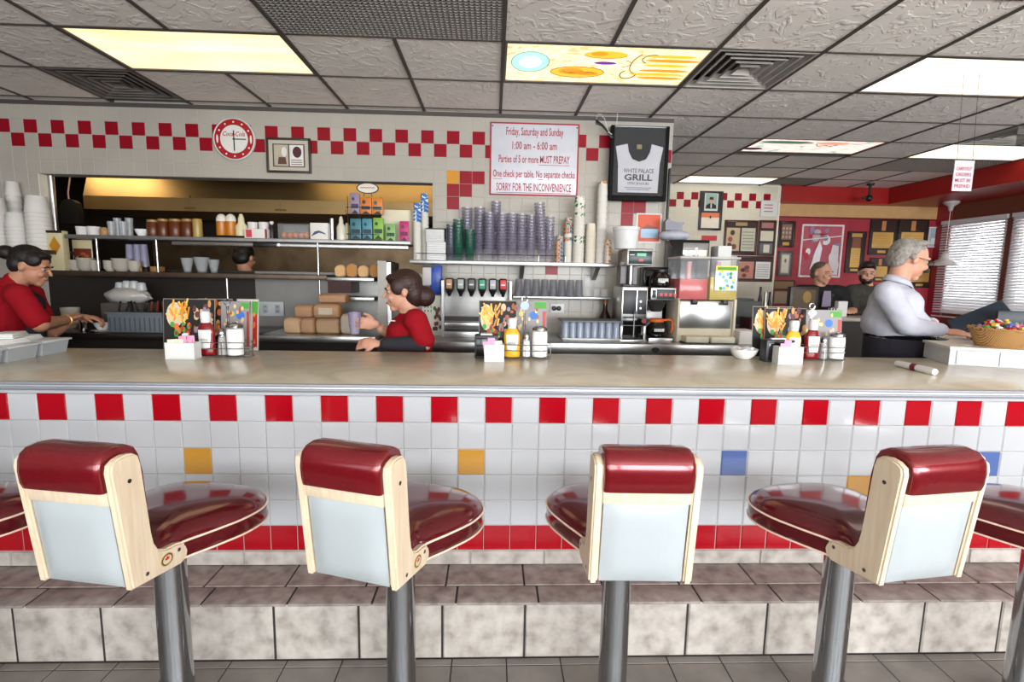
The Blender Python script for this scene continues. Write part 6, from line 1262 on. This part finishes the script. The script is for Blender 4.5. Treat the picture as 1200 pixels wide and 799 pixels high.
class Head:
    def __init__(s,c,f,up=(0,0,1),k=1.0):
        s.c=V(c); s.f=V(f).normalized(); u=V(up); s.u=(u-s.f*u.dot(s.f)).normalized(); s.s=s.u.cross(s.f); s.k=k   # s = figure's left
    def P(s,f,l,u): return s.c+(s.f*f+s.s*l+s.u*u)*s.k
    def E(s,f,l,u,rf,rs,ru): return ('e',s.P(f,l,u),s.f,s.s,s.u,rf*s.k,rs*s.k,ru*s.k)
    def skin(s):
        k=s.k; o=[s.E(-.008,0,.026,.096,.076,.09),s.E(.022,0,-.04,.066,.062,.066),s.E(.062,0,-.092,.026,.026,.022),('c',s.P(.09,0,.012),s.P(.112,0,-.022),.008*k,.0115*k),
          s.E(.072,.033,-.028,.022,.024,.022),s.E(.072,-.033,-.028,.022,.024,.022),s.E(.09,0,-.053,.012,.022,.006),s.E(.086,0,-.067,.013,.02,.007),('c',s.P(.083,.04,.024),s.P(.088,.012,.02),.009*k,.01*k),('c',s.P(.083,-.04,.024),s.P(.088,-.012,.02),.009*k,.01*k)]
        for q in (-1,1): o+=[s.E(-.012,q*.077,-.008,.018,.01,.028)]
        return o
    def face(s,parent,brow=HAIRD,lip=LIP,eyes=True):
        for q in (-1,1):
            mb=MB(); mb.ball(s.P(.0755,q*.031,.004),.0125*s.k,mat('eye_white','#a8968a',.4),12,8); mb.ball(s.P(.0822,q*.031,.003),.0075*s.k,EYE,10,6); mb.build('eye',parent)
            mb=MB(); mb.tube([s.P(.087,q*.05,.02),s.P(.096,q*.033,.028),s.P(.097,q*.014,.023)],[.003,.0045,.003],brow,6); mb.build('eyebrow',parent)
        mb=MB(); mb.tube([s.P(.088,-.024,-.060),s.P(.1005,-.008,-.058),s.P(.1005,.008,-.058),s.P(.088,.024,-.060)],[.002,.0045,.0045,.002],lip,6); mb.build('lips',parent)
def hand(c,d,n,flip=1,curl=.5,k=1.0,spread=.12,thumb=1):
    """palm, four unequal bent fingers and a thumb; d = finger direction, n = palm normal"""
    c=V(c);d=V(d).normalized();n=V(n);n=(n-d*n.dot(d)).normalized();s=d.cross(n)*flip; o=[]
    o.append(('e',c,d,s,n,.05*k,.042*k,.016*k)); o.append(('c',c-d*.045*k,c-d*.01*k,.026*k,.03*k,(1,.6),n))
    for i,(off,l) in enumerate(((.031,.07),(.011,.08),(-.01,.075),(-.029,.058))):
        b=c+d*.04*k+s*off*k; dd=(d+s*spread*(off/.03)*.6).normalized(); p1=b+(dd*cos(curl)+n*sin(curl))*l*.5*k; p2=p1+(dd*cos(curl*2.1)+n*sin(curl*2.1))*l*.3*k; p3=p2+(dd*cos(curl*2.9)+n*sin(curl*2.9))*l*.24*k
        o+=[('c',b-dd*.02*k,p1,.0095*k,.0088*k),('c',p1,p2,.0088*k,.008*k),('c',p2,p3,.008*k,.007*k)]
    b=c-d*.018*k+s*.032*k; p1=b+(s*.6+d*.65+n*.3).normalized()*.036*k; p2=p1+(s*.15+d*.85+n*.5).normalized()*.03*k
    o+=[('c',b,p1,.013*k,.0105*k),('c',p1,p2,.0105*k,.0085*k)]
    return o
def W3(px,py,Y): x,z=at(px,py,Y); return V((x,Y,z))
def cap(h,a=.0,lst=None): return lst
def grown(prims,g): # clothes: the same limbs a little thicker
    out=[]
    for p in prims:
        if p[0]=='c': out.append(('c',p[1],p[2],p[3]+g,p[4]+g)+tuple(p[5:]))
        else: out.append(p[:5]+(p[5]+g,p[6]+g,p[7]+g))
    return out
def legs(hipL,hipR,dirf,z0=.0):
    o=[]
    for h in (hipL,hipR):
        h=V(h); kn=V((h.x,h.y,.5))+dirf*.02; an=V((h.x,h.y,.09)); o+=[('c',h,kn,.085,.058),('c',kn,an,.056,.036),('c',an-V((0,0,.045)),an-V((0,0,.05))+dirf*.15,.04,.032)]
    return o
# --- woman in red at the left --------------------------------------------------------
Y=3.32
t=thing('person','person in a red polo with black tied hair, working at the left back counter','person',(xa(10,380,Y),Y,0)); T0=M.Translation(V((-xa(10,380,Y),-Y,0)))
def loc(o): o.matrix_parent_inverse=T0; return o
H=Head(W3(36,312,Y+.02),(.90,.28,-.30),k=.98)
nk=W3(17,330,Y); sh1=W3(22,345,Y-.17); el1=W3(47,380,Y-.16); wr1=W3(78,375,Y+.24); hd1=W3(90,371,Y+.34)
sh2=nk+V((-.05,.17,-.08)); el2=sh2+V((.06,.05,-.26)); wr2=V((wr1.x-.03,Y+.37,BC+.12)); 
tors=[('c',nk+V((-.08,0,-.10)),nk+V((-.17,0,-.38)),.135,.145,(1,1.25),(0,1,0)),('c',nk+V((-.17,0,-.38)),nk+V((-.2,0,-.6)),.145,.165,(1,1.2),(0,1,0))]
tors=[('c',p[1],p[2],p[3]*.92,p[4]*.95,(1.15,1.25),(0,1,0)) for p in tors]
neck=[('c',H.P(-.025,0,-.06),nk+V((-.02,0,-.04)),.055,.06)]
arm1=[('c',sh1,el1,.058,.047),('c',el1,wr1,.047,.03)]; arm2=[('c',sh2,el2,.056,.046),('c',el2,wr2,.045,.03)]
hips=[nk+V((-.2,-.1,-.68)),nk+V((-.2,.1,-.68))]
lg=legs(hips[0],hips[1],V((1,.2,0)))
loc(vox(H.skin()+neck+tors+arm1+arm2+hand(hd1,hd1-wr1,(0.2,.3,-1),1,.55)+hand(wr2+V((.05,.05,-.01)),(.9,.3,-.1),(0,0,-1),-1,.6)+lg,SKIN,'body',t,.0065,3))
shirt=grown(tors,.012)+[('c',sh1,sh1.lerp(el1,.86),.066,.062),('c',sh2,sh2.lerp(el2,.8),.062,.056),('c',nk+V((-.03,0,-.075)),sh1,.055,.065),('c',nk+V((-.03,0,-.075)),sh2,.055,.062),('c',nk+V((.0,0,.0)),nk+V((-.04,0,-.08)),.062,.09)]
loc(vox(shirt,POLO,'polo_shirt',t,.008,4,.006))
loc(vox(grown([('c',nk+V((-.19,0,-.52)),nk+V((-.2,0,-.66)),.165,.15,(1.2,1))]+[p for p in lg],.012),TROU,'trousers',t,.012,3))
loc(vox([('c',nk+V((-.13,-.02,-.56)),nk+V((-.13,-.02,-.8)),.16,.17,(1.15,1.05)),('c',nk+V((.0,.06,-.12)),nk+V((-.05,.06,-.55)),.075,.09,(.8,1.6))],APRON,'apron',t,.012,3))
hair=[H.E(-.022,0,.05,.098,.083,.082),H.E(-.055,0,-.0,.06,.078,.07),H.E(-.135,0,.045,.05,.05,.045),H.E(.04,0,.085,.045,.062,.026),H.E(.02,.06,.05,.05,.025,.045),H.E(.02,-.06,.05,.05,.025,.045)]
loc(vox(hair,HAIRD,'hair',t,.006,2))
hd=loc(MB().build('face_detail',t)); bpy.data.objects.remove(hd)
n0=set(bpy.data.objects); H.face(t); [loc(o) for o in set(bpy.data.objects)-n0]
mb=MB(); d=(wr1-el1).normalized(); q=wr1-d*.02; s=d.orthogonal().normalized(); u=d.cross(s); mb.tube([q+s*.034*cos(a)+u*.034*sin(a) for a in [2*pi*i/16 for i in range(16)]],.007,GOLD,6,True); loc(mb.build('wrist_watch',t))
mb=MB(); mb.ball(H.P(-.012,-.09,-.035),.006,CHROME,8,6); loc(mb.build('earring',t))
# --- dark haired woman in the middle -----------------------------------------------------
Y=3.12
t=thing('person','person in a red polo with brown hair bun, walking left holding a cup','person',(xa(475,390,Y),Y,0)); T0=M.Translation(V((-xa(475,390,Y),-Y,0)))
H=Head(W3(472,341,Y),(-.97,-.12,-.12),k=1.02)
nk=W3(480,366,Y); f=V((-1,-.05,0))
sh1=W3(487,374,Y-.16); el1=W3(498,402,Y-.20); wr1=W3(452,403,Y-.17); hd1=W3(433,402,Y-.15)
sh2=W3(478,376,Y+.16); el2=W3(468,398,Y+.2); wr2=W3(446,385,Y+.1); hd2=W3(432,379,Y+.06)
tors=[('c',nk+V((-.01,0,-.12)),nk+V((.0,0,-.36)),.112,.12,(1.05,1.3),(0,1,0)),('c',nk+V((.0,0,-.36)),nk+V((.02,0,-.55)),.12,.135,(1.1,1.25),(0,1,0))]
neck=[('c',H.P(-.02,0,-.06),nk+V((0,0,-.05)),.054,.06)]
arm1=[('c',sh1,el1,.055,.045),('c',el1,wr1,.044,.03)]; arm2=[('c',sh2,el2,.055,.045),('c',el2,wr2,.044,.03)]
lg=legs(nk+V((.02,-.1,-.62)),nk+V((.02,.1,-.62)),V((-1,0,0)))
loc(vox(H.skin()+neck+tors+arm1+arm2+hand(hd1,(-1,.1,.05),(0,0.6,-.6),1,.6)+hand(hd2,(-1,-.25,.1),(-.2,-1,0),1,.7)+lg,SKIN2,'body',t,.0065,3))
shirt=grown(tors,.012)+[('c',sh1,sh1.lerp(el1,.9),.066,.063),('c',sh2,sh2.lerp(el2,.85),.064,.06),('c',nk+V((0,0,-.075)),sh1,.052,.065),('c',nk+V((0,0,-.075)),sh2,.052,.063),('c',nk+V((-.005,0,-.02)),nk+V((.0,0,-.08)),.06,.09)]
loc(vox(shirt,POLO,'polo_shirt',t,.008,4,.006))
loc(vox([('c',el1+(wr1-el1)*.05,wr1,.05,.036)],mat('dark_sleeve','#232229',.8),'dark_sleeve',t,.008,2))
loc(vox([('c',nk+V((-.06,0,-.42)),nk+V((-.04,0,-.75)),.15,.17,(1.1,1))],APRON,'apron',t,.012,3))
loc(vox(grown(lg+[('c',nk+V((.02,0,-.5)),nk+V((.02,0,-.64)),.16,.15,(1.2,1))],.012),TROU,'trousers',t,.012,3))
hair=[H.E(-.02,0,.045,.102,.086,.085),H.E(-.06,0,-.02,.065,.08,.085),H.E(-.125,0,-.045,.06,.055,.062),H.E(.04,0,.082,.048,.064,.028),H.E(.02,.066,.03,.045,.022,.05),H.E(.02,-.066,.03,.045,.022,.05)]
loc(vox(hair,HAIRB,'hair',t,.006,2))
n0=set(bpy.data.objects); H.face(t,HAIRB); [loc(o) for o in set(bpy.data.objects)-n0]
mb=MB(); c=W3(459,376,Y-.17); mb.tube([c+V((-.02,0,-.004)),c+V((.0,-.002,.002)),c+V((.02,0,.0))],.003,WHITE,6); loc(mb.build('shirt_emblem',t))
c=hd2+V((-.075,-.035,-.06)); t=thing('plastic_cup','tall pale violet cup held by the walking person in red','cup',(c.x,c.y,c.z)); mb=MB(); mb.lathe([(.026,0),(.03,.02),(.038,.13),(.036,.13),(.028,.02),(.001,.012)],mat('cup_violet_held','#9d94a8',.25,alpha=.8),n=22,cap1=False); mb.build('cup_body',t)
mb=MB(); mb.lathe([(.0345,.06),(.0385,.1305),(.037,.1305)],mat('cup_stripe','#8c7f98',.3),n=22,cap0=False,cap1=False); mb.build('cup_band',t)
# --- grey haired man in white ---------------------------------------------------------------
Y=3.2
t=thing('person','person with grey hair, glasses and moustache in a white shirt, standing at the cash stand','person',(xa(1048,390,Y),Y,0)); T0=M.Translation(V((-xa(1048,390,Y),-Y,0)))
H=Head(W3(1066,304,Y),(.95,-.10,-.26),k=1.04)
nk=W3(1055,330,Y); 
sh1=W3(1040,343,Y-.17); el1=W3(1063,381,Y-.20); cu1=W3(1103,387,Y-.24); hd1=W3(1121,389.5,Y-.26)
sh2=W3(1056,340,Y+.17); el2=W3(1076,382,Y+.2); wr2=W3(1092,380,Y+.0); 
wl=W3(1050,393,Y)
tors=[('c',nk+V((-.02,0,-.14)),nk+V((-.035,0,-.27)),.118,.132,(.98,1.32),(0,1,0)),('c',nk+V((-.03,0,-.27)),wl+V((-.005,0,.05)),.132,.14,(.94,1.28),(0,1,0)),('c',wl+V((.015,0,.06)),wl+V((.015,0,-.06)),.14,.137,(.94,1.27),(0,1,0))]
neck=[('c',H.P(-.03,0,-.06),nk+V((-.02,0,-.06)),.058,.064)]
arm1=[('c',sh1,el1,.06,.05),('c',el1,cu1,.048,.032)]; arm2=[('c',sh2,el2,.058,.05),('c',el2,wr2,.046,.032)]
lg=legs(wl+V((0,-.1,-.12)),wl+V((0,.1,-.12)),V((1,0,0)))
loc(vox(H.skin()+neck+tors+arm1+arm2+hand(hd1,(1,-.1,-.02),(-.05,.25,-1),1,.35,1.08)+hand(wr2+V((.05,-.02,-.02)),(.9,-.3,-.3),(0,0,-1),-1,.5)+lg,SKIN2,'body',t,.0065,3))
shirt=grown(tors,.014)+[('c',sh1,el1,.072,.066),('c',el1,cu1-(cu1-el1)*.04,.064,.043),('c',sh2,el2,.07,.064),('c',el2,wr2-(wr2-el2)*.1,.062,.046),('c',nk+V((-.025,0,-.075)),sh1,.055,.072),('c',nk+V((-.025,0,-.075)),sh2,.055,.07),('c',nk+V((-.02,0,-.015)),nk+V((-.05,0,-.09)),.062,.1)]
loc(vox(shirt,SHIRTW,'white_shirt',t,.008,3,.0055))
mb=MB(); cc=nk+V((-.018,0,.01)); pr=[]
for i in range(17):
    a=pi*1.94*(i/16)+pi*.03; pr.append((cc.x+.068*cos(a)*1.02,cc.y+.064*sin(a)))
vs=[];fs=[]
for i,(x,y) in enumerate(pr):
    dx,dy=x-cc.x,y-cc.y; low=-.03 if i in(0,16) else 0; vs+=[(x,y,cc.z+.012-dx*.35),(x+dx*.28,y+dy*.28,cc.z-.028-dx*.4+low)]
for i in range(16): fs.append((2*i,2*i+1,2*i+3,2*i+2))
mb.add(vs,fs,SHIRTW,True); col_=loc(mb.build('shirt_collar',t)); sm=col_.modifiers.new('t','SOLIDIFY'); sm.thickness=.004
loc(vox(grown([('c',wl+V((.015,0,-.03)),wl+V((.015,0,-.16)),.15,.146,(1.06,1.28),(0,1,0))]+lg,.016),TROU,'trousers',t,.011,3))
mb=MB(); 
ring=[(wl.x+.015+.172*cos(a),wl.y+.205*sin(a),wl.z+.004) for a in [2*pi*i/36 for i in range(36)]]; mb.tube(ring,.012,BLACKG,8,True); loc(mb.build('belt',t))
hair=[H.E(-.04,0,.045,.083,.083,.075),H.E(-.075,0,-.01,.05,.074,.065)]
rn=random.Random(12)
for i in range(46):
    a=rn.uniform(pi*.32,pi*1.68); e=rn.uniform(-.25,1.0); f_,l_,u_=cos(a)*cos(e),sin(a)*cos(e),sin(e)
    hair.append(H.E(-.022+f_*.088,l_*.079,.025+u_*.088,.018,.017,.018))
for i in range(10): hair.append(H.E(.005+.03*rn.random(),-.05+.1*i/9,.106+.006*rn.random(),.022,.018,.014))
loc(vox(hair,HAIRG,'hair',t,.006,1))
mb=MB(); mb.tube([H.P(.088,-.042,-.050),H.P(.110,-.018,-.041),H.P(.114,0,-.039),H.P(.110,.018,-.041),H.P(.088,.042,-.050)],[.006,.0125,.011,.0125,.006],mat('moustache_dark','#2a2320',.7),8); loc(mb.build('moustache',t))
n0=set(bpy.data.objects); H.face(t,mat('brow_grey','#4a443f',.7)); [loc(o) for o in set(bpy.data.objects)-n0]
mb=MB()
for q in (-1,1):
    mb.tube([H.P(.108,q*.033+.022*cos(a),.002+.017*sin(a)) for a in [2*pi*i/18 for i in range(18)]],.0018,BLACK,6,True); mb.tube([H.P(.108,q*.055,.006),H.P(.05,q*.081,.008),H.P(-.015,q*.083,.006)],.0018,BLACK,6)
mb.tube([H.P(.109,-.011,.003),H.P(.113,0,.006),H.P(.109,.011,.003)],.0018,BLACK,6); loc(mb.build('eyeglasses',t))
# --- two seated men at the rear counter -------------------------------------------------------
def seated(label,hx,hy,Y,f,shx,coat,coatname,hairm,bald,skinm,shirtm=None,turn=0,beard=False,k=1.0):
    t=thing('person',label,'person',(xa(hx,340,Y),Y,0)); T0=M.Translation(V((-xa(hx,340,Y),-Y,0)))
    L=lambda o:(setattr(o,'matrix_parent_inverse',T0),o)[1]
    H=Head(W3(hx,hy,Y-.03),f,k=k); nk=W3(hx,hy,Y)+V((shx,0,-.135)); 
    sd=V((cos(turn),sin(turn),0)); fr=V((sin(turn),-cos(turn),0))
    shs=[nk+sd*(.22*q)+V((0,0,-.075)) for q in (-1,1)]; els=[s+sd*(.06*q)+fr*.1+V((0,0,-.26)) for s,q in zip(shs,(-1,1))]; wrs=[nk+sd*(.07*q)+fr*.5+V((0,0,-.36)) for q in (-1,1)]
    for i in range(2): wrs[i].z=PT+.045; 
    hipz=.72; hp=[nk+sd*(.1*q) for q in (-1,1)]; hp=[V((p.x,p.y+.05,hipz)) for p in hp]; kn=[p+fr*.22+V((0,0,-.1)) for p in hp]; 
    tors=[('c',nk+V((0,0,-.13)),nk+V((0,0,-.4)),.13,.14,(1.3,.85),(0,1,0)),('c',nk+V((0,0,-.4)),V((nk.x,nk.y,hipz)),.14,.15,(1.25,.9),(0,1,0))]
    arms=[x for s,e,w in zip(shs,els,wrs) for x in (('c',s,e,.055,.046),('c',e,w,.044,.031))]
    lg=[x for h,kk in zip(hp,kn) for x in (('c',h,kk,.085,.06),('c',kk,V((kk.x,kk.y+.02,.1)),.055,.038),('c',V((kk.x,kk.y+.02,.05)),V((kk.x,kk.y-.14,.045)),.04,.03))]
    hands=[]
    for i,w in enumerate(wrs): hands+=hand(w+fr*.05+V((0,0,.02)),fr+sd*(.5*(1,-1)[i]),(0,0,-1),(1,-1)[i],.35)
    L(vox(H.skin()+[('c',H.P(-.02,0,-.06),nk+V((0,0,-.06)),.056,.062)]+tors+arms+hands+lg,skinm,'body',t,.008,3))
    cl=grown(tors,.016)+[x for s,e,w in zip(shs,els,wrs) for x in (('c',s,e,.08,.068),('c',e,e.lerp(w,.85),.066,.05),('c',nk+V((0,0,-.06)),s,.07,.08))]
    L(vox(cl,coat,coatname,t,.011,3,.008)); L(vox(grown(lg,.014),TROU,'trousers',t,.013,2))
    if shirtm:
        mb=MB(); c=nk+fr*.142; mb.prism([(-.035,-.06),(.035,-.06),(.045,-.14),(.05,-.3),(-.05,-.3),(-.045,-.14)],-.02,.0,shirtm); o=mb.build('shirt_front',t); o.matrix_parent_inverse=T0@M.Translation(c)@M.Rotation(turn,4,'Z')@M.Identity(4)
    if bald: hr=[H.E(-.045,0,.03,.072,.083,.06),H.E(-.02,0,.06,.085,.079,.06),H.E(-.06,0,-.02,.05,.077,.05)]
    else: hr=[H.E(-.02,0,.05,.1,.083,.08),H.E(-.05,0,.0,.062,.081,.07),H.E(.045,0,.09,.05,.065,.035)]
    L(vox(hr,hairm,'hair',t,.007,2))
    if beard: L(vox([H.E(.045,0,-.075,.052,.055,.042),H.E(.03,.05,-.05,.03,.02,.04),H.E(.03,-.05,-.05,.03,.02,.04)],HAIRD,'beard',t,.007,2))
    n0=set(bpy.data.objects); H.face(t,hairm); [L(o) for o in set(bpy.data.objects)-n0]
    return t
seated('person with thinning hair in a black jacket, seated in front of the sports poster',963,320,5.72,(.35,-.9,-.1),-.0,JACK,'black_jacket',HAIRS,True,SKIN2,LILAC,-.12,False,1.06)
seated('younger bearded person in an olive sweater, seated beside the black jacketed one',1016,320,6.0,(-.45,-.85,-.12),.03,OLIVE,'olive_sweater',HAIRD,False,SKIN2,None,.15,True,1.1)
# --- cook seen from behind through the shelves ----------------------------------------------------
Y=4.95
t=thing('person','cook with dark hair and a dark shirt, back turned, seen between the kitchen shelves','person',(xa(288,310,Y),Y,0)); T0=M.Translation(V((-xa(288,310,Y),-Y,0)))
H=Head(W3(287,302,Y),(.15,.97,-.2),k=1.0); nk=W3(290,321,Y); 
shs=[nk+V((-.19,0,-.07)),nk+V((.19,0,-.07))]; els=[shs[0]+V((-.05,.05,-.26)),shs[1]+V((.05,.05,-.26))]; wrs=[els[0]+V((.05,.22,.03)),els[1]+V((-.05,.22,.03))]
tors=[('c',nk+V((0,0,-.11)),nk+V((0,0,-.5)),.13,.14,(1.3,.9),(0,1,0))]; lg=legs(nk+V((-.1,0,-.58)),nk+V((.1,0,-.58)),V((0,1,0)))
arms=[x for s,e,w in zip(shs,els,wrs) for x in (('c',s,e,.055,.046),('c',e,w,.044,.031))]
loc(vox(H.skin()+[('c',H.P(-.02,0,-.06),nk+V((0,0,-.05)),.056,.062)]+tors+arms+hand(wrs[0]+V((0,.06,0)),(0,1,0),(0,0,-1),1,.5)+hand(wrs[1]+V((0,.06,0)),(0,1,0),(0,0,-1),-1,.5)+lg,SKIN,'body',t,.008,3))
loc(vox(grown(tors,.014)+[x for s,e in zip(shs,els) for x in (('c',s,e,.075,.066),('c',nk+V((0,0,-.05)),s,.07,.077))],COOKS,'cook_shirt',t,.011,3)); loc(vox(grown(lg,.014),TROU,'trousers',t,.013,2))
loc(vox([H.E(-.02,0,.045,.1,.084,.085),H.E(-.06,0,-.01,.06,.08,.07)],HAIRD,'hair',t,.007,2))
mb=MB(); q=nk+V((0,0,-.0)); mb.tube([q+V((.07*cos(a),.07*sin(a),.012*sin(a))) for a in [2*pi*i/20 for i in range(20)]],.014,mat('amber_collar','#a06a20',.7),8,True); loc(mb.build('collar',t))
mb=MB(); mb.text('STAFF' if 0 else '~~~~~',xa(300,315,4.85),za(300,316,4.85),4.8,.03,mat('print_olive','#7a755c',.7),w=.2); o=mb.build('back_print',t); bpy.data.objects.remove(o)
# round black pan hanging at the left of the opening
Y=4.62; x,z=at(82,262,Y); t=thing('hanging_pan','black rounded pan hanging at the left end of the kitchen opening','pan',(x,Y,z)); h=za(82,233,Y)-z; w=(xa(93,250,Y)-xa(71,250,Y))/2
mb=MB(); mb.prism([(-w,0),(w,0),(w,h*.62),(w*.8,h*.85),(w*.4,h*.97),(0,h),(-w*.4,h*.97),(-w*.8,h*.85),(-w,h*.62)],0,.06,BLACK); mb.build('pan_body',t); mb=MB(); mb.tube([(-w*.2,.03,h),(-w*.2,.03,h+.06),(w*.25,.03,h+.22),(w*.2,.03,OPZ-z+.1)],.006,mat('pan_handle','#b58a6a',.5),6); mb.build('handle',t)
# ------------------------------------------------------------------ light
def area(name,loc_,rot,sx,sy,p,c):
    l=bpy.data.lights.new(name,'AREA'); l.shape='RECTANGLE'; l.size=sx; l.size_y=sy; l.energy=p; l.color=c; o=bpy.data.objects.new(name,l); COL.objects.link(o); o.location=loc_; o.rotation_euler=rot; return o
for i,(x,p) in enumerate(((-4.4,8),(-2.3,30),(-.3,62),(1.7,84),(3.7,96),(5.6,100))): area('window_daylight_%d'%i,(x,-2.98,1.6),(RAD(122),0,0),1.7,1.6,p*1.9,(.93,.97,1))
area('side_daylight',(7.2,5.2,1.9),(0,RAD(115),0),1.6,5,260,(.95,.98,1))
area('kitchen_lamp',(-2.4,6.25,2.55),(0,0,0),.3,1.2,12,(1,.8,.5)); area('kitchen_lamp_b',(-1.0,4.72,2.6),(RAD(25),0,0),1.6,.3,4,(1,.82,.5)); area('kitchen_lamp_c',(-3.75,4.72,2.6),(RAD(25),0,0),.7,.3,7,(1,.8,.5))
w=bpy.data.worlds.new('sky'); SC.world=w; w.use_nodes=True; w.node_tree.nodes['Background'].inputs['Color'].default_value=(.86,.93,1,1); w.node_tree.nodes['Background'].inputs['Strength'].default_value=1.0
vs_=SC.view_settings; vs_.view_transform='Standard'; vs_.look='None'; vs_.exposure=.1; vs_.gamma=1; vs_.use_curve_mapping=False
try: SC.cycles.use_denoising=True; SC.cycles.max_bounces=8; SC.cycles.transparent_max_bounces=24
except Exception: pass
